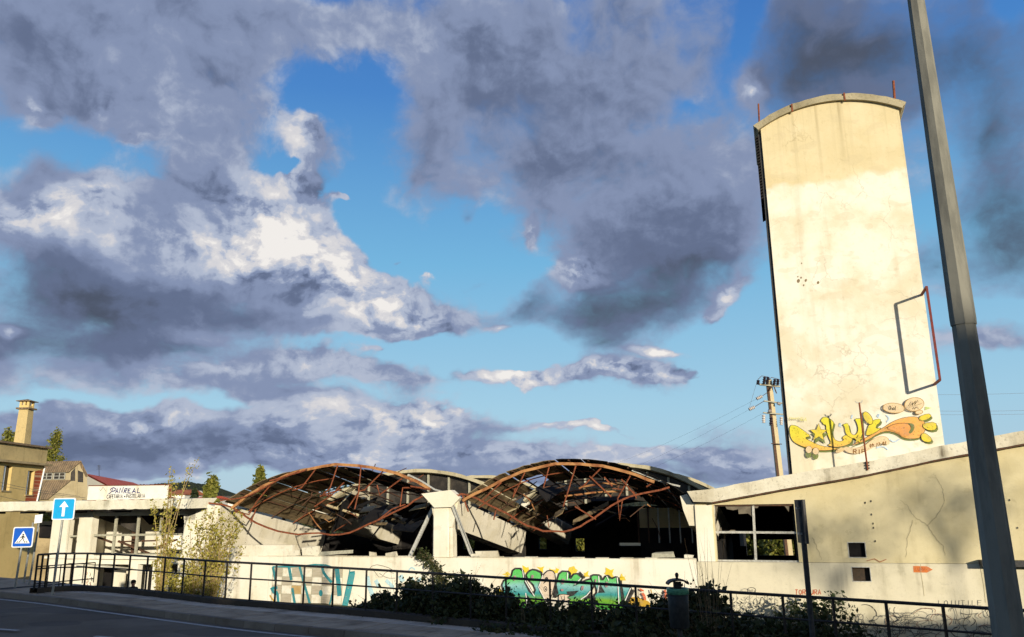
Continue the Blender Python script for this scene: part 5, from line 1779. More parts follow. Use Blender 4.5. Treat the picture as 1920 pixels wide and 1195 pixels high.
pn.fill(sh(smooth_pts(arm, 1, True), -6, 22), GRN)
BLU = paint((.50, .62, .72))
for pts in ([(680, 420), (690, 370), (700, 430)], [(820, 330), (828, 290)], [(1105, 310), (1130, 272), (1120, 320)], [(1210, 290), (1250, 330), (1215, 370)], [(1240, 560), (1300, 600), (1360, 560)], [(1100, 660), (1180, 640), (1230, 680)]):
    pn.line(pts, 16, BLU, False, 1)
pn.fill([(1650, 195), (1720, 210), (1650, 235)], paint((.55, .68, .20)))
for P_, c_ in ((arm, OR_), (boat, MUR), (elL, MUR), (elU, MUR), (elS, MUR), (fing[0], YE), (fing[1], YE), (fing[2], YE)):
    P2 = smooth_pts(P_, 1, True)
    pn.fill(P2, c_)
    pn.line(P2, 5, DKO, True)
pn.fill([(1200, 440), (1300, 385), (1430, 380), (1490, 420), (1470, 500), (1540, 500), (1400, 540), (1330, 480)], paint((.74, .34, .10)), 1)
pn.fill([(1445, 378), (1520, 388), (1532, 440), (1492, 502), (1455, 492), (1492, 440), (1482, 400)], GRN, 1)
pn.line([(1200, 440), (1310, 385), (1440, 380), (1482, 410)], 6, DKO, False, 1)
pn.fill(sh(star(450, 490, 105, 45), 14, 40), GRN); pn.fill(star(450, 490, 105, 45), YE); pn.line(star(450, 490, 105, 45), 5, DKO, True)
pn.fill(star(895, 565, 52, 22), YE); pn.line(star(895, 565, 52, 22), 4, DKO, True)
pn.fill(ell(1005, 325, 42, 80, -32), YE); pn.line(ell(1005, 325, 42, 80, -32), 6, DKO, True)
for (x, y) in ((340, 680), (418, 697)):
    pn.fill(ell(x - 4, y + 52, 34, 42), GRN); pn.fill(ell(x, y, 37, 40), PCH2); pn.line(ell(x, y, 37, 40), 4, DKO, True)
pn.fill([(735, 640), (840, 668), (960, 640), (1060, 560), (1150, 525), (1222, 540), (1252, 592), (1242, 632), (1150, 602), (1060, 662), (960, 712), (860, 732), (742, 702)], PCH2, 1)
pn.fill([(620, 715), (680, 660), (735, 650), (740, 690), (690, 715)], paint((.66, .48, .24)), 1)
pn.line([(735, 640), (840, 668), (960, 640), (1060, 560), (1150, 525), (1222, 540), (1252, 592)], 4, paint((.45, .28, .1)), False, 1)
pn.text('RIP', 842, 678, 34, 46, 11, paint((.24, .11, .02)), 1.4, 0, 1)
pn.text('09.12.01', 1025, 618, 17, 36, 8, paint((.24, .11, .02)), 1.42, .1, 4.5)
for (cx_, cy_, rx_, ry_) in ((1295, 212, 122, 56), (1526, 170, 110, 77), (1580, 258, 42, 22)):
    P_ = ell(cx_, cy_, rx_, ry_, 4 if cx_ < 1400 else -8, 24)
    pn.fill(P_, PCH2); pn.line(P_, 7, paint((.40, .22, .05)), True)
pn.text('Ghal', 1235, 188, 20, 46, 5, DKO, 1.15, .25)
pn.line([(1460, 190), (1490, 140), (1475, 195), (1510, 150), (1500, 185), (1540, 130), (1530, 175), (1565, 125)], 5, DKO); pn.line([(1470, 205), (1610, 160)], 3, DKO); pn.line([(1505, 225), (1520, 205), (1530, 225), (1545, 200), (1575, 215)], 5, DKO)
YT = paint((.62, .58, .14))
pn.text('ESMANCADIA', 118, 318, 15, 22, 4, YT, 1.3, .1); pn.text('MAOS', 240, 338, 15, 20, 4, YT, 1.3, .1)
for (x, y) in ((2, -1010), (22, -1000), (-4, -985), (62, -990)):
    pass
pn.done('mural', tower)
pn = Painter(lambda a_, b_, l_: tw(a_, b_, l_), 0, 0, 1.0, -E2)
HOL = paint((.22, .16, .08))
for (x, y, r_) in ((1497, 527, 3), (1502, 521, 1.6), (1511, 526, 2.2), (1534, 530, 2.2), (1503, 494, 1.2), (1496, 519, 1.2), (1507, 535, 1.4)):
    pn.fill(ell(x, y, r_, r_ * 1.3, 20, 8), HOL)
pn.done('chip_hole', tower)['kind'] = 'stuff'
# mast with a short crossbar on the roof edge
ms = thing('antenna_mast', 'thin mast with short crossbar fixed to the annex roof edge before the mural', 'mast', fa(1627, 880, tF - .05))
mb = MB(); mb.tube([fa(1627, 882, tF - .05), fa(1611, 755, tF - .05)], .035, 6); mb.build('pole', 'rust', ms)
mb = MB(); mb.tube([fa(1604, 752, tF - .05), fa(1606, 755.5, tF - .05), fa(1615, 755, tF - .05), fa(1617, 751, tF - .05)], .02, 5); mb.build('crossbar', 'frame_metal', ms)
mb = MB()
for k in range(3):
    c = fa(1626.5 - k * .6, 878 - k * 5, tF - .04); mb.box(c, E1 * .09, E2 * .02, UP * .025)
mb.build('clamp', 'pole_dark', ms)

# ------------------------------------------------------------------ utility pole and power lines
YP = 54.0
up0, up1 = at(1466, 905, YP), at(1441, 712, YP)
pole = thing('utility_pole', 'concrete utility pole with cross-arms and insulators left of the tower', 'utility pole', V((up0.x, up0.y, ZG)))
basep = up0 + (up0 - up1).normalized() * 2.5
d = V((.26, 0, 0)); dd = V((.16, 0, 0))
mb = MB()
base_z = V((basep.x, basep.y, ZG))
wd0, wd1 = .25, .18
mb.hexa([base_z + V((-wd0, -.15, 0)), base_z + V((wd0, -.15, 0)), base_z + V((wd0, .15, 0)), base_z + V((-wd0, .15, 0)), up1 + V((-wd1, -.11, 0)), up1 + V((wd1, -.11, 0)), up1 + V((wd1, .11, 0)), up1 + V((-wd1, .11, 0))])
mb.build('shaft', 'wood_pole', pole)
mb = MB(); mb.hexa([base_z + V((-wd0 - .01, -.17, 0)), base_z + V((-.06, -.17, 0)), base_z + V((-.06, -.151, 0)), base_z + V((-wd0 - .01, -.151, 0)), up1 + V((-wd1 - .01, -.13, 0)), up1 + V((-.06, -.13, 0)), up1 + V((-.06, -.111, 0)), up1 + V((-wd1 - .01, -.111, 0))])
mb.build('shadow_flange', 'dark_steel', pole)  # dark strip painting shade onto the left part of the pole
def seg(x0, y0, x1, y1, r_, m, nm, dy=-.3):
    mb = MB(); mb.tube([at(x0, y0, YP + dy), at(x1, y1, YP + dy)], r_, 5); mb.build(nm, m, pole)
seg(1424, 721, 1462, 725, .07, 'mullion', 'cross_arm'); seg(1432, 752, 1472, 757, .055, 'mullion', 'cross_arm'); seg(1431, 774, 1476, 778, .055, 'mullion', 'cross_arm'); seg(1446, 832, 1466, 833, .03, 'dark_steel', 'step_bar')
seg(1440, 738, 1448, 722, .04, 'dark_steel', 'brace'); seg(1456, 738, 1450, 722, .04, 'dark_steel', 'brace')
for (x0, y0, x1, y1, m_) in ((1422, 713, 1421, 721, 'insul_dark'), (1434, 707, 1432, 720, 'insul_dark'), (1440, 707, 1439, 720, 'insul_dark'), (1453, 711, 1451, 722, 'insul_dark'), (1459, 711, 1458, 722, 'insul_dark'), (1429, 743, 1419, 748, 'insul'), (1415, 763, 1405, 768, 'insul'), (1432, 778, 1432, 793, 'insul'), (1446, 783, 1445, 798, 'insul_dark'), (1465, 782, 1465, 797, 'insul'), (1457, 756, 1463, 758, 'insul'), (1440, 771, 1446, 771, 'insul')):
    a, b = at(x0, y0, YP - .45), at(x1, y1, YP - .45)
    mb = MB()
    N = 7
    mb.tube([a.lerp(b, k / N) for k in range(N + 1)], [.13 if k % 2 else .06 for k in range(N + 1)], 8)
    mb.build('insulator', m_, pole)
seg(1429, 743, 1445, 732, .02, 'dark_steel', 'stay_rod', -.45); seg(1415, 763, 1433, 752, .02, 'dark_steel', 'stay_rod', -.45)
seg(1421, 712, 1428, 705, .02, 'dark_steel', 'jumper', -.45); seg(1428, 705, 1440, 707, .02, 'dark_steel', 'jumper', -.45); seg(1441, 712, 1447, 708, .02, 'dark_steel', 'jumper', -.45); seg(1447, 708, 1459, 711, .02, 'dark_steel', 'jumper', -.45); seg(1420, 713, 1405, 765, .008, 'dark_steel', 'jumper', -.45)
def wire(x0, y0, Y0, x1, y1, Y1, sag, r_, lab):
    a, b = at(x0, y0, Y0), at(x1, y1, Y1)
    mb = MB(); mb.tube([a.lerp(b, k / 16) - UP * (sag * 4 * (k / 16) * (1 - k / 16)) for k in range(17)], r_, 3)
    tag(mb.build('power_line', 'dark_steel'), lab, 'wire', 'power lines')
wire(1419, 748, YP - .45, 1000, 905, 120, 1.2, .006, 'thin power line from the upper left insulator of the utility pole'); wire(1405, 768, YP - .45, 1010, 925, 120, 1.2, .006, 'thin power line from the middle left insulator of the utility pole'); wire(1431, 775, YP - .45, 1030, 930, 120, 1.2, .006, 'thin power line from the lowest cross-arm of the utility pole')
wire(1462, 730, YP + .4, 2050, 730, 60, .4, .008, 'uppermost power line right of the tower'); wire(1470, 757, YP + .4, 2050, 764, 60, .4, .008, 'middle power line right of the tower'); wire(1474, 768, YP + .4, 2050, 772, 60, .3, .008, 'lowest power line right of the tower')

# ------------------------------------------------------------------ street furniture
# lamp column
YL = 6.0
lb = at(1893, 1195, YL)
LX, LY = lb.x, lb.y
lz0 = pvz(LX) - .0
lamp = thing('street_lamp', 'tall tapering octagonal steel lamp column in the right foreground', 'street lamp', V((LX, LY, lz0)))
zj_ = 3.86
def octa(segs, nm, m):
    mb = MB(); mb.tube([V((LX, LY, z)) for z, r_ in segs], [r_ for z, r_ in segs], 8)
    return mb.build(nm, m, lamp)
octa([(lz0, .128), (zj_, .083)], 'lower_shaft', 'lamp_steel')
octa([(zj_ - .03, .090), (zj_ + .02, .092), (9.0, .042)], 'upper_shaft', 'lamp_steel')
octa([(lz0 - .02, .22), (lz0 + .03, .22), (lz0 + .06, .13)], 'base_plate', 'lamp_steel')
mb = MB(); mb.box(V((LX - .02, LY - .118, lz0 + .75)), (.045, 0, 0), (0, .008, 0), (0, 0, .16)); mb.build('hatch', 'lamp_steel', lamp)
mb = MB(); mb.tube([V((LX, LY, 8.95)), V((LX - .2, LY + .5, 9.4)), V((LX - .5, LY + 1.4, 9.6))], .035, 6); mb.build('arm', 'galv', lamp)
mb = MB()
c = V((LX - .62, LY + 1.75, 9.6)); ax = V((-.33, .94, .05)).normalized()
mb.tube([c - ax * .4, c - ax * .3, c, c + ax * .3, c + ax * .4], [.05, .11, .14, .11, .04], 10, None, True, .5); mb.build('lamp_head', 'galv', lamp)

# sign seen edge-on at the right
pb = pv(1527, 1272); pb = V((at(1510, 1050, 14.0).x, 14.0, 0)); pb.z = pvz(pb.x)
ptp = at(1498, 938, 14.0)
es = thing('sign_post', 'dark sign post with its panel seen edge-on before the annex window', 'sign', pb)
mb = MB(); mb.tube([pb, V((ptp.x + .02, 14.0, ptp.z))], .046, 10); mb.build('post', 'pole_dark', es)
dirp = V((.10, 1, 0)).normalized(); nrm = dirp.cross(UP)
pc = at(1505.5, 978, 14.0) + dirp * .10
mb = MB(); mb.box(pc + nrm * .0, nrm * .02, dirp * .30, UP * .36); mb.build('panel', 'pole_dark', es)
for z in (-.2, .22):
    mb = MB(); mb.box(pc + UP * z + V((-.03, -.08, 0)), (.07, 0, 0), (0, .055, 0), (0, 0, .018)); mb.build('clamp', 'galv', es)

# litter bin
bp = at(1273, 1150, 14.6); bz = pvz(bp.x)
bn = thing('litter_bin', 'dark cylindrical litter bin with hooded lid and green bag rim', 'litter bin', V((bp.x, bp.y, bz)))
o = V((bp.x, bp.y, bz))
ztb = at(1270, 1104, 14.6).z - bz
mb = MB(); mb.lathe(o, [(.15, ztb - .64), (.165, ztb - .62), (.178, ztb - .30), (.182, ztb - .02), (.17, ztb - .02)], 20); mb.build('body', 'bin_body', bn, True)
mb = MB(); mb.lathe(o, [(.176, ztb - .09), (.19, ztb - .085), (.192, ztb + .0), (.186, ztb + .012), (.15, ztb + .008), (.14, ztb - .1)], 20); mb.build('bag_rim', 'bin_bag', bn, True)
mb = MB(); mb.tube([o, o + UP * (ztb - .6)], .045, 8); mb.build('post', 'pole_dark', bn)
mb = MB(); mb.box(o + UP * (ztb + .055), (.065, 0, 0), (0, .04, 0), UP * .06); mb.build('neck', 'bin_body', bn)
mb = MB()
hood = []
for k in range(9):
    a = -1 + 2 * k / 8
    hood.append((a * .178, .045 * (1 - a * a) - (.02 if abs(a) > .9 else 0)))
vs, fs = [], []
for dy in (-.13, .13):
    for (x, z) in hood:
        vs.append(o + V((x, dy, ztb + .12 + z)))
    for (x, z) in hood:
        vs.append(o + V((x, dy, ztb + .12 + z - .03)))
for k in range(8):
    fs += [(k, k + 1, 9 + k + 1, 9 + k), (18 + k, 18 + 9 + k, 18 + 9 + k + 1, 18 + k + 1), (k, 18 + k, 18 + k + 1, k + 1), (9 + k, 9 + k + 1, 27 + k + 1, 27 + k)]
fs += [(0, 9, 27, 18), (8, 26, 35, 17)]
mb.add(vs, fs); mb.build('hood', 'bin_body', bn)
mb = MB(); mb.lathe(o, [(.03, ztb + .15), (.022, ztb + .185), (.03, ztb + .21), (.034, ztb + .235), (.02, ztb + .262), (.004, ztb + .268)], 10); mb.build('knob', 'bin_body', bn, True)

# traffic signs at the left
def sign_square(px, py, size_px, Y, bx, by, mat, nm, lab, rot, mark):
    c = at(px, py, Y)
    b = pv(bx, by)
    b = V((c.x - .05, Y, pvz(c.x)))
    st = thing(nm, lab, 'sign', b)
    w = size_px / FPX * Y * .5 * .97
    ex = V((math.cos(rot), math.sin(rot), 0)); ey = UP.cross(ex) * -1
    nrm_ = V((math.sin(rot), -math.cos(rot), 0))
    mb = MB(); mb.tube([b, V((c.x - .02, Y + .06, c.z + w * .9))], .034, 8); mb.build('post', 'galv', st)
    def rr(h, r_):
        out = []
        for (sx_, sy_, a0) in ((1, -1, -90), (1, 1, 0), (-1, 1, 90), (-1, -1, 180)):
            for k in range(4):
                a = R(a0 + 30 * k)
                out.append((sx_ * (h - r_) + r_ * math.cos(a), sy_ * (h - r_) + r_ * math.sin(a)))
        return out
    def P(x, y, lift):
        return c + ex * x + UP * y + nrm_ * lift
    mb = MB(); mb.prism([P(x, y, 0) for x, y in rr(w, w * .16)], nrm_ * -.03); mb.build('plate', 'white_paint', st)
    mb = MB(); mb.poly([P(x, y, .004) for x, y in rr(w * .90, w * .13)]); mb.build('field', mat, st)
    mark(P, w, st)
    return st
def arrow(P, w, st):
    mb = MB(); mb.poly([P(x * w, y * w, .008) for x, y in ((-.13, -.68), (.13, -.68), (.13, .18), (.42, .18), (0, .72), (-.42, .18), (-.13, .18))])
    mb.build('arrow', 'white_paint', st)
def walker(P, w, st):
    mb = MB(); mb.poly([P(x * w, y * w, .008) for x, y in ((-.72, -.60), (.72, -.60), (0, .62))])
    mb.build('triangle', 'white_paint', st)
    mb = MB()
    mb.poly([P(.02 * w + .09 * w * math.cos(a * .785), .24 * w + .09 * w * math.sin(a * .785), .012) for a in range(8)])
    for pts in (((-.07, .13), (.10, .13), (.08, -.15), (-.06, -.15)), ((-.06, -.15), (.0, -.15), (-.18, -.42), (-.25, -.38)), ((.02, -.15), (.08, -.15), (.2, -.40), (.13, -.43)), ((-.07, .12), (-.02, .05), (-.2, -.1), (-.24, -.05)), ((.1, .12), (.05, .05), (.2, -.08), (.24, -.03))):
        mb.poly([P(x * w, y * w, .0125) for x, y in pts])
    for x in (-.5, -.3, .28, .48):
        mb.poly([P(a * w, b * w, .011) for a, b in ((x - .06, -.55), (x + .03, -.55), (x * .85 + .04, -.38), (x * .85 - .03, -.38))])
    mb.build('pictogram', 'black_paint', st)
sign_square(119.5, 954.5, 40, 25.0, 93, 1112, 'sky_blue', 'direction_sign', 'square light blue sign with white upward arrow on a grey post', .10, arrow)
sign_square(43, 1007.5, 37, 27.0, 30, 1104, 'deep_blue', 'crossing_sign', 'square dark blue pedestrian crossing sign before the ochre wall', .10, walker)
c = at(62, 980, 28.5)
b = V((at(43, 1105, 28.5).x, 28.5, pvz(at(43, 1105, 28.5).x)))
mb = MB(); mb.tube([b, c], .032, 8)
tag(mb.build('bare_post', 'galv'), 'bare thin grey post just right of the crossing sign', 'post')
c = at(74, 974, 28.0); b = V((at(54, 1103, 28.0).x, 28.0, pvz(at(54, 1103, 28.0).x)))
st = thing('plate_post', 'thin grey post carrying a small white plate near the ochre house', 'sign', b)
mb = MB(); mb.tube([b, c], .032, 8); mb.build('post', 'galv', st)
mb = MB(); mb.box(at(74, 973, 28.0) + V((0, -.05, 0)), V((.115, .02, .015)), V((0, .012, 0)), UP * .14); mb.build('plate', 'white_paint', st)

# ------------------------------------------------------------------ person in the yard
def person():
    c = at(250, 1096.5, 29.0)
    gz_ = ground_z(c.x, c.y)
    H = 1.62
    base = V((c.x, c.y, c.z - (H - .13)))
    if base.z < gz_:
        base.z = gz_
        # stands on the ground; keep the head where the photo has it
        H = c.z + .13 - gz_
    pr = thing('person', 'person in black knitted cap and dark jacket standing behind the railing', 'person', base)
    k = H / 1.75
    J = {'pel': (0, 0, .95), 'sp1': (0, 0, 1.15), 'sp2': (0, .01, 1.36), 'nk': (0, .0, 1.48), 'hd': (0, -.02, 1.56), 'hd2': (0, -.02, 1.66), 'hd3': (0, -.01, 1.73),
         'shl': (-.17, .01, 1.40), 'ell': (-.24, -.02, 1.12), 'wrl': (-.16, -.20, .98), 'hal': (-.10, -.26, .98), 'shr': (.17, .01, 1.40), 'elr': (.24, -.02, 1.12), 'wrr': (.16, -.20, .98), 'har': (.10, -.26, .98),
         'hpl': (-.09, 0, .90), 'knl': (-.10, -.03, .50), 'anl': (-.10, .02, .09), 'tol': (-.11, -.14, .03), 'hpr': (.09, 0, .90), 'knr': (.10, -.02, .50), 'anr': (.11, .03, .09), 'tor': (.12, -.13, .03)}
    E = [('pel', 'sp1'), ('sp1', 'sp2'), ('sp2', 'nk'), ('nk', 'hd'), ('hd', 'hd2'), ('hd2', 'hd3'), ('sp2', 'shl'), ('shl', 'ell'), ('ell', 'wrl'), ('wrl', 'hal'), ('sp2', 'shr'), ('shr', 'elr'), ('elr', 'wrr'), ('wrr', 'har'),
         ('pel', 'hpl'), ('hpl', 'knl'), ('knl', 'anl'), ('anl', 'tol'), ('pel', 'hpr'), ('hpr', 'knr'), ('knr', 'anr'), ('anr', 'tor')]
    rad = {'pel': .15, 'sp1': .15, 'sp2': .16, 'nk': .065, 'hd': .085, 'hd2': .095, 'hd3': .06, 'shl': .085, 'shr': .085, 'ell': .062, 'elr': .062, 'wrl': .045, 'wrr': .045, 'hal': .035, 'har': .035, 'hpl': .11, 'hpr': .11, 'knl': .075, 'knr': .075, 'anl': .055, 'anr': .055, 'tol': .045, 'tor': .045}
    names = list(J)
    me = bpy.data.meshes.new('body')
    me.from_pydata([tuple(V(J[n_]) * k) for n_ in names], [(names.index(a), names.index(b)) for a, b in E], [])
    ob = bpy.data.objects.new('body', me)
    COL.objects.link(ob); ob.parent = pr
    sk = ob.modifiers.new('skin', 'SKIN')
    for i_, n_ in enumerate(names):
        me.skin_vertices[0].data[i_].radius = (rad[n_] * k, rad[n_] * k)
    me.skin_vertices[0].data[0].use_root = True
    ss = ob.modifiers.new('sub', 'SUBSURF'); ss.levels = 1; ss.render_levels = 2
    m = Mat('person_clothes_and_skin')
    tc_ = m.n('ShaderNodeTexCoord'); sp = m.n('ShaderNodeSeparateXYZ'); m.l(tc_.outputs['Object'], sp.inputs[0])
    f1 = m.rng(sp.outputs[2], 1.485 * k, 1.50 * k); f2 = m.rng(sp.outputs[2], .90 * k, .915 * k); f3 = m.rng(sp.outputs[1], -.235 * k, -.21 * k)
    col = m.mix(f2, (.03, .035, .05), (.020, .018, .022)); col = m.mix(f1, col, (.45, .22, .15))
    hand = m.math('MULTIPLY', m.math('SUBTRACT', 1.0, f3), m.rng(sp.outputs[2], .90 * k, .93 * k))
    m.color(m.mix(hand, col, (.45, .22, .15))); m.set(.8)
    me.materials.append(m.m)
    hc = base + V((0, -.015, 1.64)) * k
    def at_(x, y, z):
        return hc + V((x, y, z)) * k
    mb = MB(); mb.lathe(at_(0, .005, .02), [(.112 * k, 0), (.116 * k, .03 * k), (.112 * k, .07 * k), (.088 * k, .115 * k), (.045 * k, .135 * k), (.012 * k, .142 * k)], 14); mb.build('knitted_cap', 'beanie', pr, True)
    mb = MB(); mb.tube([at_(0, -.095, -.0), at_(0, -.118, -.035), at_(0, -.098, -.045)], [.010 * k, .017 * k, .012 * k], 6); mb.build('nose', 'skin', pr, True)
    for sx_ in (-1, 1):
        mb = MB(); mb.lathe(at_(.035 * sx_, -.092, -.008), [(.004 * k, -.009 * k), (.011 * k, 0), (.004 * k, .009 * k)], 8); mb.build('eye', 'eye', pr, True)
        mb = MB(); mb.tube([at_(.098 * sx_, .01, -.04), at_(.108 * sx_, .015, -.01), at_(.1 * sx_, .015, .015)], [.012 * k, .016 * k, .010 * k], 6); mb.build('ear', 'skin', pr, True)
        for f_ in range(5):
            a = base + V(((.10 + (.012 * (f_ - 2))) * sx_, -.28, .985 - .012 * abs(f_ - 2))) * k
            mb = MB(); mb.tube([a, a + V((-.018 * sx_, -.03, -.012)) * k, a + V((-.03 * sx_, -.035, -.035)) * k], [.010 * k, .009 * k, .007 * k], 5); mb.build('finger', 'skin', pr, True)
    mb = MB(); mb.tube([at_(-.028, -.092, -.075), at_(0, -.099, -.077), at_(.028, -.092, -.075)], .005 * k, 5); mb.build('mouth', 'eye', pr, True)
    mb = MB(); mb.lathe(base + V((0, .0, 1.40)) * k, [(.12 * k, 0), (.115 * k, .05 * k), (.085 * k, .10 * k), (.075 * k, .105 * k)], 14); mb.build('collar', 'jacket', pr, True)
person()

# ------------------------------------------------------------------ houses at the left
hb = at(84, 966, 63); ha = V((hb.x, at(0, 967, 1).y * hb.x / at(0, 967, 1).x, hb.z))
hd = (hb - ha); hd.z = 0; hd.normalize()
hn = V((hd.y, -hd.x, 0))
if hn.dot(CAM - ha) < 0: hn = -hn
def hp(px, py, off=0.0):
    return on_plane(px, py, ha + hn * off, hn)
hx = lambda px, py=900: (hp(px, py) - ha).dot(hd)
def HW(u, off, z):
    p = ha + hd * u + hn * off
    return V((p.x, p.y, z))
oc = thing('ochre_house', 'ochre two-storey house with tall chimney and patch of bare brick', 'house', HW(0, 0, ZG))
u0, u1 = hx(-40, 900), hx(80, 900)
z_cor = hp(60, 868).z; z_top = hp(45, 836.5).z
def hquad(mb, ua, ub, z0, z1, o0, o1):
    mb.hexa([HW(ua, o0, z0), HW(ub, o0, z0), HW(ub, o1, z0), HW(ua, o1, z0), HW(ua, o0, z1), HW(ub, o0, z1), HW(ub, o1, z1), HW(ua, o1, z1)])
wins = []
for (x0, x1, y0, y1) in ((5, 20, 873, 920), (51, 63, 883, 928)):
    wins.append((hx(x0), hx(x1), hp((x0 + x1) / 2, y1).z, hp((x0 + x1) / 2, y0).z))
mb = MB()
cs = sorted({u0, u1} | {w[0] for w in wins} | {w[1] for w in wins}); cz = sorted({ZG, z_cor} | {w[2] for w in wins} | {w[3] for w in wins})
for i_ in range(len(cs) - 1):
    for j_ in range(len(cz) - 1):
        a, b = (cs[i_] + cs[i_ + 1]) / 2, (cz[j_] + cz[j_ + 1]) / 2
        if not any(w[0] < a < w[1] and w[2] < b < w[3] for w in wins):
            hquad(mb, cs[i_], cs[i_ + 1], cz[j_], cz[j_ + 1], 0, -.3)
mb.build('wall', 'ochre', oc)
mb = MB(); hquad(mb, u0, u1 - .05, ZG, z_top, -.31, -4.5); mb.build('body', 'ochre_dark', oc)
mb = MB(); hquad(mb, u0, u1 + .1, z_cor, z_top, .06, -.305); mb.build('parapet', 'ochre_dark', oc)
mb = MB(); hquad(mb, u0, u1 + .35, z_cor - .16, z_cor - .002, .45, -.3); mb.build('cornice', 'stone_wall', oc)
mb = MB(); hquad(mb, u0, u1 + .3, z_top + .002, z_top + .14, .30, -4.7); mb.build('roof_edge', 'tile_brown', oc)
for w in wins:
    wn2 = part('window', oc)
    mb = MB(); hquad(mb, w[0], w[1], w[2], w[3], -.22, -.26); mb.build('pane', 'dark_glass', wn2)
    mb = MB(); hquad(mb, w[0] + .02, w[0] + (w[1] - w[0]) * .38, w[2], w[3] - .03, -.10, -.13); mb.build('shutter', 'white_paint', wn2)
    mb = MB(); hquad(mb, w[0] - .08, w[1] + .08, w[2] - .1, w[2] - .005, .08, -.2); mb.build('sill', 'stone_wall', wn2)
mb = MB()
mb.poly([hp(x, y, .012) for x, y in ((66, 884), (80, 880), (71, 945), (46, 946), (49, 930), (61, 931))])
mb.build('bare_brick', 'brick', oc)
mb = MB(); mb.tube([hp(84, 876, .1), hp(68, 946, .1)], .06, 6); mb.build('downpipe', 'white_paint', oc)
# chimney
cbx = hp(41, 835, -1.5)
ch = part('chimney', oc)
cw = .42
zc0_, zc1_ = cbx.z - .6, on_plane(47, 768, ha + hn * -1.5, hn).z
mb = MB(); mb.hexa([cbx + V((-cw, -cw, -.6)), cbx + V((cw, -cw, -.6)), cbx + V((cw, cw, -.6)), cbx + V((-cw, cw, -.6)),
                    V((cbx.x - cw * .85, cbx.y - cw * .85, zc1_)), V((cbx.x + cw * .85, cbx.y - cw * .85, zc1_)), V((cbx.x + cw * .85, cbx.y + cw * .85, zc1_)), V((cbx.x - cw * .85, cbx.y + cw * .85, zc1_))])
mb.build('stack', 'ochre_dark', ch)
def cblk(z0, z1, w, m, nm):
    mb = MB(); mb.box(V((cbx.x, cbx.y, (z0 + z1) / 2)), (w, 0, 0), (0, w, 0), (0, 0, (z1 - z0) / 2)); mb.build(nm, m, ch)
cblk(zc1_ + .001, zc1_ + .12, .52, 'tile_brown', 'collar')
for (dx, dy) in ((-.28, -.28), (.28, -.28), (-.28, .28), (.28, .28), (0, -.28), (0, .28)):
    mb = MB(); mb.box(V((cbx.x + dx, cbx.y + dy, zc1_ + .36)), (.08, 0, 0), (0, .08, 0), (0, 0, .24)); mb.build('crown_pillar', 'ochre', ch)
cblk(zc1_ + .121, zc1_ + .30, .34, 'ochre', 'crown_base')
cblk(zc1_ + .601, zc1_ + .66, .55, 'tile_brown', 'cap')
mb = MB(); tp = V((cbx.x, cbx.y, zc1_ + .82)); q_ = [V((cbx.x + a * .5, cbx.y + b * .5, zc1_ + .662)) for a, b in ((-1, -1), (1, -1), (1, 1), (-1, 1))]
mb.add(q_ + [tp], [(0, 1, 4), (1, 2, 4), (2, 3, 4), (3, 0, 4), (3, 2, 1, 0)]); mb.build('cap_roof', 'tile_brown', ch)

# rough stone wall between house and cafe
mb = MB()
a, b = at(64, 1040, 50), at(108, 1040, 50.5)
zt_, zb2 = at(85, 978, 50).z, ZG
mb.hexa([V((a.x, a.y, zb2)), V((b.x, b.y, zb2)), V((b.x, b.y + .5, zb2)), V((a.x, a.y + .5, zb2)), V((a.x, a.y, zt_)), V((b.x, b.y, zt_)), V((b.x, b.y + .5, zt_)), V((a.x, a.y + .5, zt_))])
sw = tag(mb.build('stone_wall', 'stone_wall'), 'rough brown rubble wall between the ochre house and the cafe', 'wall')
mb = MB(); q0, q1 = at(76, 985, 49.95), at(100, 1008, 49.95)
mb.hexa([V((q0.x, 49.96, q1.z)), V((q1.x, 49.96, q1.z)), V((q1.x, 49.9, q1.z)), V((q0.x, 49.9, q1.z)), V((q0.x, 49.96, q0.z)), V((q1.x, 49.96, q0.z)), V((q1.x, 49.9, q0.z)), V((q0.x, 49.9, q0.z))]); mb.build('boarded_window', 'soot', sw)

# house with clerestory and lean-to
g_ = V((.78, .62, 0)).normalized(); gn = V((g_.y, -g_.x, 0))
GY = 96.0
gc = at(131, 900, GY)
def gp_(px, py, off=0.0):
    return on_plane(px, py, gc + gn * off, gn)
gh = thing('gabled_house', 'grey rendered house with clerestory windows and brown tiled lean-to roof', 'house', V((gc.x, gc.y, ZG)))
prof_ = [(151, 866), (163, 891), (166, 960), (92, 960), (92, 934), (131, 902), (131, 883)]
EX = V((-1, .10, 0)) * 8.5
pr3 = [gp_(x, y) for x, y in prof_]
mb = MB(); mb.prism(pr3, EX); mb.build('wall', 'house_grey', gh)
def roofslab(p, q2, m, nm, over=.25):
    dn = (q2 - p).normalized()
    a, b = p - gn * -.25, q2 + dn * over - gn * -.25
    up_ = UP * .1
    mb = MB(); mb.hexa([a + UP * .01, b + UP * .01, b + EX + UP * .01, a + EX + UP * .01, a + up_, b + up_, b + EX + up_, a + EX + up_]); mb.build(nm, m, gh)
roofslab(pr3[0], pr3[6], 'tile_brown', 'upper_roof'); roofslab(pr3[0], pr3[1], 'tile_brown', 'right_roof'); roofslab(pr3[5], pr3[4], 'tile_brown', 'lean_to_roof')
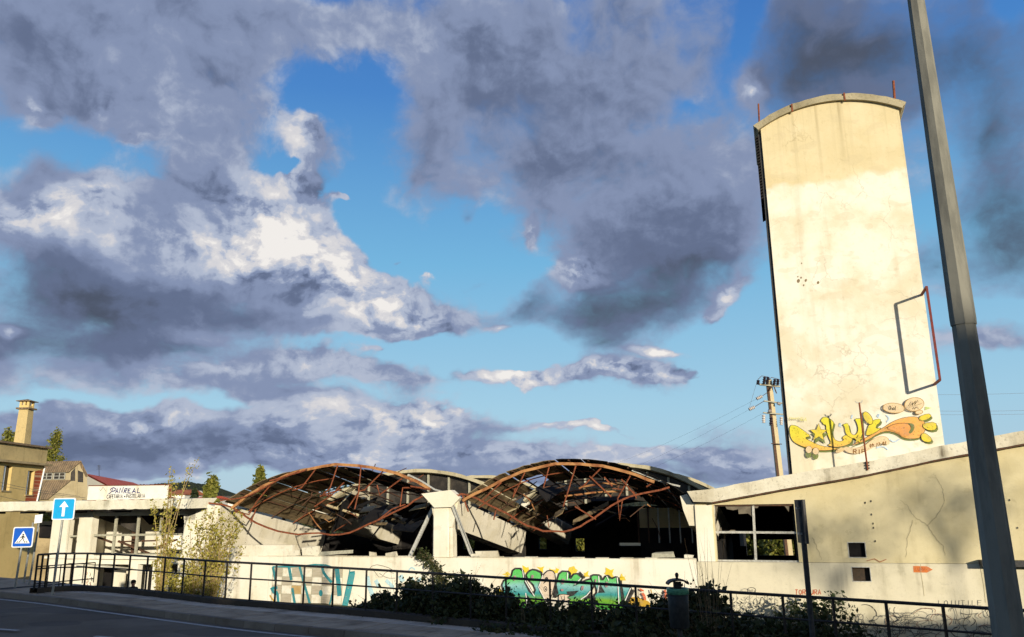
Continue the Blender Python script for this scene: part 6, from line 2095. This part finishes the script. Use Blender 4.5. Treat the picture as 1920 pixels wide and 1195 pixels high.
# clerestory windows on the long side
c0 = pr3[6]; en = EX.normalized(); fn = V((en.y, -en.x, 0))
if fn.y > 0: fn = -fn
for k in range(2):
    wn2 = part('window', gh)
    ca_ = c0 + en * (.5 + k * 1.6) + fn * .02
    zz0, zz1 = at(105, 898.5, GY - .5).z, at(105, 886.5, GY - .5).z
    A_, B_ = V((ca_.x, ca_.y, zz0)), V((ca_.x, ca_.y, zz1))
    mb = MB(); mb.hexa([A_, A_ + en * 1.4, A_ + en * 1.4 - fn * .04, A_ - fn * .04, B_, B_ + en * 1.4, B_ + en * 1.4 - fn * .04, B_ - fn * .04]); mb.build('pane', 'sooty_glass', wn2)
    for (s0_, s1_, t0_, t1_) in ((0, 1.4, -.03, .05), (0, 1.4, .46, .54), (0, 1.4, .95, 1.03), (-.03, .06, 0, 1), (.66, .75, 0, 1), (1.35, 1.44, 0, 1)):
        hz = zz1 - zz0
        p = ca_ + fn * .03
        f = lambda s_, t_, o_: V((p.x, p.y, zz0 + hz * t_)) + en * s_ + fn * o_
        mb = MB(); mb.hexa([f(s0_, t0_, 0), f(s1_, t0_, 0), f(s1_, t0_, .03), f(s0_, t0_, .03), f(s0_, t1_, 0), f(s1_, t1_, 0), f(s1_, t1_, .03), f(s0_, t1_, .03)]); mb.build('glazing_bar', 'frame_metal', wn2)
for pts in ([(133, 886), (141, 877), (141, 902), (132, 902)], [(146, 882), (156, 886), (156, 905), (146, 904)], [(154, 937), (163, 938), (162, 943), (153, 943)]):
    mb = MB(); mb.prism([gp_(x, y, .02) for x, y in pts], -gn * .05); mb.build('window', 'sooty_glass', gh)
mb = MB(); mb.tube([gp_(144, 873, .04), gp_(143, 958, .04)], .09, 4); mb.build('pilaster', 'house_grey', gh)

# white house with red roof
wh = thing('white_house', 'white house with bright red roof behind the cafe sign board', 'house', V((at(190, 900, 112).x, 112, ZG)))
r0, r1 = at(160, 888, 112), at(250, 905, 140)
e0, e1v = at(208, 913, 110.5), at(282, 918, 138)
w0 = V((at(140, 905, 116).x, 116, e0.z)); w1 = w0 + (e1v - e0)
mb = MB(); mb.add([r0, r1, e1v, e0, w0, w1], [(0, 1, 2, 3), (0, 4, 5, 1)]); 
mb.add([p - UP * .15 for p in (r0, r1, e1v, e0, w0, w1)], [(3, 2, 1, 0), (1, 5, 4, 0)])
mb.build('roof', 'redroof', wh)
mb = MB(); dn = V((0, 0, ZG))
ga_ = [r0 - UP * .2, e0 - UP * .2, V((e0.x, e0.y, ZG)), V((w0.x, w0.y, ZG)), w0 - UP * .2]
mb.prism(ga_, (r1 - r0) * .96); mb.build('wall', 'house_white', wh)

# aerial on the red roof and service cables across the house front
aer = thing('roof_aerial', 'thin television aerial on the red roof', 'aerial', at(186, 893, 118))
mb = MB(); mb.tube([at(186, 896, 118), at(185.5, 872, 118)], .04, 4); mb.build('mast', 'pole_dark', aer)
mb = MB()
for k in range(4):
    mb.tube([at(182 - k * .4, 873.5 + k * 2.2, 118), at(189 + k * .4, 873.5 + k * 2.2, 118)], .02, 3)
mb.build('rod_array', 'pole_dark', aer)
for (pts, lab) in (([(-20, 899), (30, 912), (80, 921), (150, 931)], 'upper sagging cable across the front of the ochre house'), ([(-20, 908), (40, 918), (95, 927), (160, 934)], 'middle sagging cable across the front of the ochre house'), ([(-20, 926), (20, 935), (60, 944), (95, 949)], 'lowest sagging cable across the front of the ochre house')):
    mb = MB(); mb.tube([at(x, y, 50.0) for x, y in smooth_pts(pts, 2)], .014, 4)
    tag(mb.build('service_cable', 'pole_dark'), lab, 'cable', 'service cables on the ochre house')

# far roofs between the cafe and the hall
for k, (x, y, Y, wpx, hpx, m_, lab) in enumerate(((331, 928, 130, 30, 10, 'orangeroof', 'small orange-roofed house far behind, right of the sign board'), (352, 931, 150, 26, 7, 'orangeroof', 'low orange roof far behind, beside the slim sapling'), (350, 924, 190, 22, 4, 'house_white', 'long white shed far behind on the hill foot'), (424, 938, 140, 40, 8, 'tile_brown', 'long brown-roofed shed behind the hall at its left end'), (380, 935, 120, 24, 5, 'redroof', 'flat red roof behind the left end of the hall'))):
    c = at(x, y, Y); w_, h_ = wpx / FPX * Y / 2, hpx / FPX * Y
    fh = thing('far_house', lab, 'house', V((c.x, c.y, ZG)), 'far houses behind the cafe')
    mb = MB(); mb.hexa([V((c.x - w_, Y, ZG)), V((c.x + w_, Y, ZG)), V((c.x + w_, Y + 8, ZG)), V((c.x - w_, Y + 8, ZG)), V((c.x - w_, Y, c.z)), V((c.x + w_, Y, c.z)), V((c.x + w_, Y + 8, c.z)), V((c.x - w_, Y + 8, c.z))]); mb.build('wall', 'house_white', fh)
    mb = MB(); a, b = V((c.x - w_ - .3, Y - .4, c.z + .01)), V((c.x + w_ + .3, Y - .4, c.z + .01))
    mb.add([a, b, b + V((0, 4.4, h_)), a + V((0, 4.4, h_)), b + V((0, 8.8, 0)), a + V((0, 8.8, 0))], [(0, 1, 2, 3), (3, 2, 4, 5), (0, 3, 5), (1, 4, 2), (0, 5, 4, 1)]); mb.build('roof', m_, fh)

# wooded hills
mb = MB()
sky_line = [(-300, 930), (-100, 925), (60, 915), (200, 912), (300, 908), (325, 906), (350, 904.5), (380, 908), (405, 914), (425, 923), (445, 929), (470, 926), (520, 928), (700, 930), (900, 928), (1100, 930), (1300, 926), (1500, 925), (1800, 920), (2200, 915), (2600, 915)]
Yh = 1100
top = []
for (x0, y0), (x1, y1) in zip(sky_line, sky_line[1:]):
    nn = max(1, int((x1 - x0) / 3))
    for k in range(nn):
        w_ = k / nn
        x, y = x0 + (x1 - x0) * w_, y0 + (y1 - y0) * w_
        top.append(at(x, y - random.uniform(0, 1.6) - .7 * math.sin(x * .13), Yh))
rows = 10
n_ = len(top)
vs = []
for r_ in range(rows + 1):
    w_ = r_ / rows
    for p in top:
        vs.append(V((p.x * (1 - .35 * (1 - w_)), Yh - 480 * (1 - w_), -4 + (p.z + 4) * (w_ ** 1.3) + (random.uniform(-1.2, 1.2) if 0 < r_ < rows else 0))))
for p in top:
    vs.append(V((p.x, Yh + 400, -4)))
mb.add(vs, [(r_ * n_ + k, r_ * n_ + k + 1, (r_ + 1) * n_ + k + 1, (r_ + 1) * n_ + k) for r_ in range(rows + 1) for k in range(n_ - 1)])
struct(mb.build('hills', 'forest', smooth=True))

# ------------------------------------------------------------------ trees and shrubs
def leaf_quads(mb, centres, size, rnd, m, up_bias=0.0):
    for c in centres:
        n = V((rnd.gauss(0, 1), rnd.gauss(0, 1), rnd.gauss(0, 1) + up_bias)).normalized()
        a = n.orthogonal().normalized()
        a.rotate(Matrix.Rotation(rnd.random() * 6.28, 3, n))
        b = n.cross(a)
        s_ = size * rnd.choice((.5, .75, 1.0, 1.0, 1.35, 1.7)) * rnd.uniform(.8, 1.15)
        a, b = a * s_, b * s_ * .62
        bend = n * s_ * rnd.uniform(-.25, .25)
        mb.add([c - a, c - b + bend, c + a, c + b + bend], [(0, 1, 2, 3)], m)
def poplar(px, py_top, Y, wpx, lab, leaf='leaf_poplar', seed=1, shape=1.0, n=5200, base_z=ZG, group=None, bottom=None, lsz=.15):
    rnd = random.Random(seed)
    top = at(px, py_top, Y)
    r_ = wpx / FPX * Y / 2
    base = V((top.x, top.y, base_z))
    H = top.z - base_z
    t_ = thing('poplar_tree' if shape < 1.5 else 'evergreen_tree', lab, 'tree', base, group)
    mb = MB(); mb.tube([base + V((0, 0, -.3)), base + UP * H * .4 + V((.1, 0, 0)), base + UP * H * .95], [H * .016, H * .011, .02], 7); mb.build('trunk', 'bark', t_)
    mb = MB()
    cl = []
    lo = .18
    for k in range(110):
        h = lo + (1 - lo) * rnd.random() ** .9
        prof = math.sin(math.pi * min(1, (h - lo) / (1 - lo) * .82 + .14)) ** .7
        a = rnd.random() * 6.28
        rr_ = r_ * prof * math.sqrt(rnd.random()) * .92
        c = base + V((math.cos(a) * rr_, math.sin(a) * rr_, H * h))
        cl.append((c, r_ * rnd.uniform(.16, .34)))
        if k % 3 == 0:
            st = base + UP * H * max(.1, h - .18)
            mb.tube([st, st.lerp(c, .6) - UP * .1, c], [.05, .03, .01], 4)
    mb.build('limb', 'bark', t_)
    mb = MB()
    cs_ = []
    for k in range(n):
        c, q_ = cl[rnd.randrange(len(cl))]
        cs_.append(c + V((rnd.gauss(0, q_ * .6), rnd.gauss(0, q_ * .6), rnd.gauss(0, q_ * 1.15))))
    leaf_quads(mb, cs_, lsz, rnd, leaf)
    mb.build('crown', None, t_)
    return t_
poplar(108, 813, 120, 42, 'tall narrow poplar behind the gabled house', seed=2)
poplar(92, 842, 124, 24, 'small poplar left of the tall one behind the gabled house', seed=12, n=2500)
poplar(20, 806, 100, 40, 'poplar crown showing behind the chimney of the ochre house', seed=3)
poplar(398, 900, 72, 36, 'round-topped poplar behind the left end of the hall', seed=4, n=4200)
poplar(488, 882, 78, 32, 'slim poplar rising behind the left vault of the hall', seed=5, n=4200)
poplar(365, 922, 85, 20, 'small dark evergreen behind the cafe roof', 'leaf_dark', 6, 2.0, 2500)
for k, (x, y, Y, w) in enumerate(((1470, 1003, 74, 50), (1405, 1008, 78, 40), (880, 1000, 80, 40), (1015, 1003, 84, 36), (1090, 1006, 82, 40), (600, 925, 110, 40), (640, 932, 120, 46))):
    poplar(x, y - 6, Y, w * 1.6, ('leafy tree seen through the annex window', 'lower tree seen through the left part of the annex window', 'tree seen through the rear window below the middle roof beam', 'tree seen through the second rear window of the hall', 'tree seen through the third rear window of the hall', 'tree seen through the hole in the left vault', 'broad tree seen through the left vault hole, right of another')[k], 'leaf_poplar' if k < 5 else 'leaf_dark', 20 + k, 1.0, 1800, lsz=.2)

def stem_shrub(base, stems, lab, cat, nm, leaf, stemmat, n_leaf, lsz, seed, leafspread=.10, group=None, lean=V((0, 0, 0)), leaf_from=.15):
    rnd = random.Random(seed)
    t_ = thing(nm, lab, cat, base, group)
    ms_, ml = MB(), MB()
    cs_ = []
    for (dx, dy, h, spread, r_) in stems:
        p0 = base + V((dx * .35, dy * .35, -.1))
        p3 = base + V((dx + spread[0], dy + spread[1], h)) + lean * h
        p1 = base + V((dx * .7, dy * .7, h * .4)) + lean * h * .25
        p2 = base + V((dx + spread[0] * .45, dy + spread[1] * .45, h * .75)) + lean * h * .6
        pts = [p0, p1, p2, p3]
        pts = [pts[0]] + [(pts[i_] * .6 + pts[i_ + 1] * .4) for i_ in range(3)] + [pts[3]]
        ms_.tube(pts, [r_, r_ * .8, r_ * .55, r_ * .35, r_ * .12], 4, None, False)
        for q_ in range(int(n_leaf / len(stems))):
            w_ = leaf_from + (1 - leaf_from) * rnd.random() ** .8
            i_ = min(3, int(w_ * 4)); f_ = w_ * 4 - i_
            c = pts[i_].lerp(pts[i_ + 1], f_)
            cs_.append(c + V((rnd.gauss(0, leafspread), rnd.gauss(0, leafspread), rnd.gauss(0, leafspread * 1.2))))
    ms_.build('stem', stemmat, t_)
    leaf_quads(ml, cs_, lsz, rnd, leaf)
    if cs_:
        ml.build('foliage', None, t_)
    return t_
rnd = random.Random(5)
# bush of arching yellow stems before the cafe corner
c = at(385, 1100, 35.0); c.z = ground_z(c.x, c.y)
stems = []
for k in range(80):
    h = rnd.uniform(1.6, 3.75)
    stems.append((rnd.gauss(0, .5), rnd.gauss(0, .4), h, (rnd.gauss(.15, .45), rnd.gauss(0, .4)), .022))
c0_ = at(388, 1100, 35.0); hh = at(400, 952, 35.0).z - c.z
stems = [(a, b, h * hh / 3.75, s_, r_) for a, b, h, s_, r_ in stems]
stem_shrub(c, stems, 'large bush of arching yellow-leaved stems at the corner of the cafe', 'bush', 'yellow_bush', 'leaf_yellow', 'twig', 5600, .048, 8, .08)
mbush = at(352, 1100, 36.0); 
# slim sapling before the cafe window
c = at(298, 1100, 37.0); c.z = ground_z(c.x, c.y)
tp = at(317, 858, 37.0); hs_ = tp.z - c.z
stems = []
for k in range(26):
    h = hs_ * (rnd.uniform(.30, .78) if k > 5 else rnd.uniform(.82, 1.0))
    stems.append((rnd.gauss(0, .18), rnd.gauss(0, .15), h, (rnd.gauss(.0, .32) * (h / hs_ + .3), rnd.gauss(0, .25)), .028 if k > 5 else .035))
stem_shrub(c, stems, 'tall slim yellow-green sapling before the cafe window with bare top twigs', 'sapling', 'poplar_sapling', 'leaf_yellow', 'twig', 2600, .048, 9, .07, None, V((.055, 0, 0)))
# short bushes at the foot of the cafe wall
c = at(348, 1100, 36.5); c.z = ground_z(c.x, c.y)
stem_shrub(c, [(rnd.gauss(0, .3), rnd.gauss(0, .25), rnd.uniform(1.0, 2.3), (rnd.gauss(0, .3), rnd.gauss(0, .2)), .018) for k in range(30)], 'low yellow-green bush between the sapling and the large yellow bush', 'bush', 'yellow_bush', 'leaf_yellow', 'twig', 2600, .05, 10, .09)

# bramble bushes in the shade behind the railing
def bramble(px, py_top, wpx, back, lab, seed, n=5200, leaf='leaf_bramble', lsz=.055, dense=.5, base_dy=None):
    rnd = random.Random(seed)
    rp = rail_at(px)
    c = V((rp.x, rp.y + back, 0))
    c.x = rp.x + (px - CX) / FPX * back
    c.z = ground_z(c.x, c.y)
    topz = at(px, py_top, c.y).z
    H = max(.35, topz - c.z)
    rx_ = wpx / FPX * c.y / 2
    t_ = thing('bramble_bush', lab, 'bush', c, 'bramble bushes along the railing')
    ms_, ml = MB(), MB()
    cs_ = []
    NS = 70
    for k in range(NS):
        a = rnd.random() * 6.28
        q_ = math.sqrt(rnd.random())
        tx, ty = math.cos(a) * rx_ * q_, math.sin(a) * min(1.1, rx_) * q_
        hz = H * (1 - q_ ** 2.2 * .75) * rnd.uniform(.6, 1.06)
        p0 = c + V((tx * .25, ty * .25, -.1)); p2 = c + V((tx, ty, hz)); p1 = p0.lerp(p2, .5) + UP * H * .22
        pts = [p0, p1, p2, p2 + V((rnd.gauss(0, .12), rnd.gauss(0, .1), rnd.uniform(-.12, .08)))]
        ms_.tube(pts, [.012, .009, .006, .003], 3, None, False)
        for z_ in range(n // NS):
            w_ = rnd.random() ** .7
            i_ = min(2, int(w_ * 3)); f_ = w_ * 3 - i_
            cs_.append(pts[i_].lerp(pts[i_ + 1], f_) + V((rnd.gauss(0, .13), rnd.gauss(0, .12), rnd.gauss(0, .11))))
    ms_.build('stem', 'bark', t_)
    leaf_quads(ml, cs_, lsz, rnd, leaf)
    ml.build('foliage', None, t_)
    md = MB()
    for k in range(16):
        p = c + V((rnd.gauss(0, rx_ * .5), rnd.gauss(0, .3), 0))
        hz = H * rnd.uniform(.7, 1.35)
        md.tube([p, p + V((rnd.gauss(0, .06), 0, hz * .6)), p + V((rnd.gauss(0, .22), rnd.gauss(0, .1), hz))], [.008, .006, .002], 3, None, False)
    md.build('dead_stalk', 'dry', t_)['kind'] = 'stuff'
BR = [(715, 1128, 110, 1.0, 'low bramble bush at the left tip of the hedge before the teal graffiti'), (790, 1096, 130, 1.2, 'bramble bush below the climbing ivy'), (868, 1088, 140, 1.0, 'highest bramble bush, left of the green graffiti lettering'), (935, 1118, 110, .9, 'bramble bush covering the left foot of the green graffiti'), (1010, 1140, 130, .8, 'low brambles under the middle of the green graffiti'),
      (1100, 1143, 140, .8, 'low brambles under the right half of the green graffiti'), (1190, 1138, 130, .9, 'low brambles under the red brush strokes'), (1245, 1122, 90, 1.0, 'bramble bush just left of the litter bin'), (1320, 1112, 130, 1.1, 'bramble bush just right of the litter bin'), (1395, 1158, 130, .8, 'low brambles below the line drawings'), (1470, 1170, 120, .7, 'low brambles left of the edge-on sign post'),
      (1530, 1150, 110, 1.0, 'sparse brambles right of the edge-on sign post'), (1600, 1182, 110, .9, 'lowest brambles below the dark scribbles')]
for k, (x, y, w, bk, lab) in enumerate(BR):
    bramble(x, y, w, bk, lab, 40 + k, 9000 if k < 9 else (4200 if k < 11 else 2200))
for k, (x, y, w, lab) in enumerate(((960, 1172, 150, 'dark brambles spilling onto the plinth below the green graffiti'), (1080, 1172, 170, 'dark brambles spilling onto the plinth right of the middle'), (1200, 1176, 150, 'dark brambles spilling onto the plinth left of the bin'), (1330, 1178, 150, 'dark brambles spilling onto the plinth right of the bin'), (1440, 1187, 150, 'dark brambles spilling onto the plinth near the sign post'))):
    bramble(x, y, w, .28, lab, 80 + k, 8000)
# dark-leaved shrub against the annex wall
c = fa(1525, 1160, -2.2); c.z = ground_z(c.x, c.y)
hh = fa(1525, 1116, -2.2).z - c.z
stem_shrub(c, [(rnd.gauss(0, .5), rnd.gauss(0, .3), hh * rnd.uniform(.5, 1), (rnd.gauss(0, .45), rnd.gauss(0, .2)), .015) for k in range(40)], 'dark-leaved shrub before the annex wall right of the sign post', 'bush', 'dark_shrub', 'leaf_dark', 'bark', 2600, .07, 31, .12)
# ivy climbing over the parapet
c = fa(838, 1130, -.25); c.z = ground_z(c.x, c.y)
tpz = [fa(x, y, -.12) for x, y in ((846, 1125), (836, 1098), (826, 1078), (812, 1058), (795, 1043), (788, 1040))]
t_ = thing('ivy', 'ivy climbing the hall wall up to the parapet left of the central column', 'ivy', c)
ms_, ml = MB(), MB(); cs_ = []
for k in range(10):
    pts = [p + V((rnd.gauss(0, .12), rnd.gauss(0, .04), rnd.gauss(0, .1))) for p in [c] + tpz]
    ms_.tube(pts, .010, 3, None, False)
    for p, q_ in zip(pts, pts[1:]):
        for z_ in range(16):
            cs_.append(p.lerp(q_, rnd.random()) + V((rnd.gauss(0, .12), rnd.gauss(-.03, .05), rnd.gauss(0, .11))))
for k in range(140):
    cs_.append(fa(rnd.gauss(815, 14), rnd.gauss(1088, 10), -.15))
ms_.build('stem', 'bark', t_); leaf_quads(ml, cs_, .06, rnd, 'leaf_bramble'); ml.build('foliage', None, t_)
# tall dry reeds right of the bin
c = at(1326, 1160, 17.0); c.z = ground_z(c.x, c.y)
stems = []
for k in range(22):
    h = at(1326, rnd.uniform(975, 1080), 17.0).z - c.z
    stems.append((rnd.gauss(0, .16), rnd.gauss(0, .12), h, (rnd.gauss(0, .16), rnd.gauss(0, .1)), .0065))
for k in range(60):
    stems.append((rnd.gauss(0, .4), rnd.gauss(0, .25), rnd.uniform(.5, 1.1), (rnd.gauss(0, .3), rnd.gauss(0, .2)), .006))
stem_shrub(c, stems, 'clump of tall dry reed stems just right of the litter bin', 'reeds', 'dry_reeds', 'leaf_bramble', 'dry', 0, .03, 77)
# rough grass on the slope
mb = MB()
rnd = random.Random(99)
for k in range(9000):
    px = rnd.uniform(640, 1950)
    rp = rail_at(px) if False else None
    x = rnd.uniform(-6, 12)
    r_ = interp(RAIL, x)
    y = r_.y + .15 + abs(rnd.gauss(0, 1.6))
    z = ground_z(x, y)
    h = rnd.uniform(.08, .32)
    a = rnd.random() * 6.28
    d = V((math.cos(a), math.sin(a), 0)) * .012
    tip = V((rnd.gauss(0, .07), rnd.gauss(0, .07), h))
    mb.add([V((x, y, z)) - d, V((x, y, z)) + d, V((x, y, z)) + tip], [(0, 1, 2)], 'leaf_bramble' if k % 3 else 'dry')
o = mb.build('grass', None)
o['kind'] = 'stuff'; o['label'] = 'rough grass on the shaded slope behind the railing'; o['category'] = 'grass'

# ------------------------------------------------------------------ what stands behind the photographer and shades the street
YB = -32.0
k_ = math.tan(SUN_EL) / math.cos(math.atan2(_h.x, _h.y))
def shadow_top(px_pt):      # height at YB whose shadow edge passes through the point
    p = V(px_pt)
    return p.z + (p.y - YB) * k_, p.x - (p.y - YB) * (_h.x / _h.y)
marks = [shadow_top((-14.0, 25.0, 1.55)), shadow_top(fa(700, 1150)), shadow_top(fa(1000, 1150)), shadow_top(fa(1450, 1140)), shadow_top(fa(1800, 1132)), shadow_top((LX, LY, 3.8))]
print('SHADOW', marks)
blocks = [(-60, -8, 12.9, 'a'), (-7.6, 12.0, 12.8, 'b'), (12.4, 24, 11.3, 'c'), (24.4, 36, 11.2, 'd'), (36.4, 62, 10.9, 'e')]
BL = ('rendered terrace house behind the viewpoint, westernmost and longest', 'rendered terrace house behind the viewpoint, second of the row', 'rendered terrace house behind the viewpoint, in the middle of the row', 'rendered terrace house behind the viewpoint, lowest of the row', 'rendered terrace house behind the viewpoint, easternmost')
for (x0, x1, h, _), lab in zip(blocks, BL):
    t_ = thing('terrace_house', lab, 'house', V(((x0 + x1) / 2, YB - 5, -.4)), 'terrace houses behind the viewpoint')
    mb = MB(); mb.hexa([V((x0, YB - 10, -.4)), V((x1, YB - 10, -.4)), V((x1, YB, -.4)), V((x0, YB, -.4)), V((x0, YB - 10, h - .25)), V((x1, YB - 10, h - .25)), V((x1, YB, h - .25)), V((x0, YB, h - .25))]); mb.build('wall', 'house_white', t_)
    mb = MB(); mb.hexa([V((x0, YB - 10.2, h - .249)), V((x1, YB - 10.2, h - .249)), V((x1, YB + .3, h - .249)), V((x0, YB + .3, h - .249)), V((x0, YB - 10.2, h)), V((x1, YB - 10.2, h)), V((x1, YB + .3, h)), V((x0, YB + .3, h))]); mb.build('roof_slab', 'tile_brown', t_)
    nw = int((x1 - x0) / 3)
    for fl in range(3):
        for w in range(nw):
            cx = x0 + (w + .5) * (x1 - x0) / nw
            mb = MB(); mb.box(V((cx, YB + .03, 1.6 + fl * 3.1)), (.55, 0, 0), (0, .03, 0), (0, 0, .75)); mb.build('window', 'dark_glass', t_)
# bare-topped trees between those houses throw the soft shade on the annex
def shade_tree(px, py, r_m, seed, lab):
    p = fa(px, py)
    Y = -27.0
    h, x = p.z + (p.y - Y) * k_, p.x - (p.y - Y) * (_h.x / _h.y)
    rnd = random.Random(seed)
    base = V((x, Y, -.4))
    t_ = thing('street_tree', lab, 'tree', base, 'street trees behind the viewpoint')
    mb = MB(); mb.tube([base, base + UP * (h * .5), base + UP * h], [.16, .10, .02], 7); mb.build('trunk', 'bark', t_)
    mb = MB(); ml = MB(); cs_ = []
    for k in range(26):
        a, e_ = rnd.random() * 6.28, rnd.uniform(-.4, 1.0)
        q_ = r_m * rnd.uniform(.5, 1)
        c = base + UP * h + V((math.cos(a) * q_ * math.cos(e_), math.sin(a) * q_ * math.cos(e_), math.sin(e_) * q_ * .8))
        mb.tube([base + UP * (h - r_m * rnd.uniform(.6, 1.4)), c], [.025, .008], 4)
        for z_ in range(34):
            cs_.append(c + V((rnd.gauss(0, r_m * .26), rnd.gauss(0, r_m * .26), rnd.gauss(0, r_m * .24))))
    mb.build('limb', 'bark', t_); leaf_quads(ml, cs_, .085, rnd, 'leaf_poplar'); ml.build('crown', None, t_)
shade_tree(1555, 1010, 2.0, 1, 'street tree behind the viewpoint whose crown shades the annex left of the vents')
shade_tree(1770, 935, 2.0, 2, 'street tree behind the viewpoint whose crown shades the annex right part')
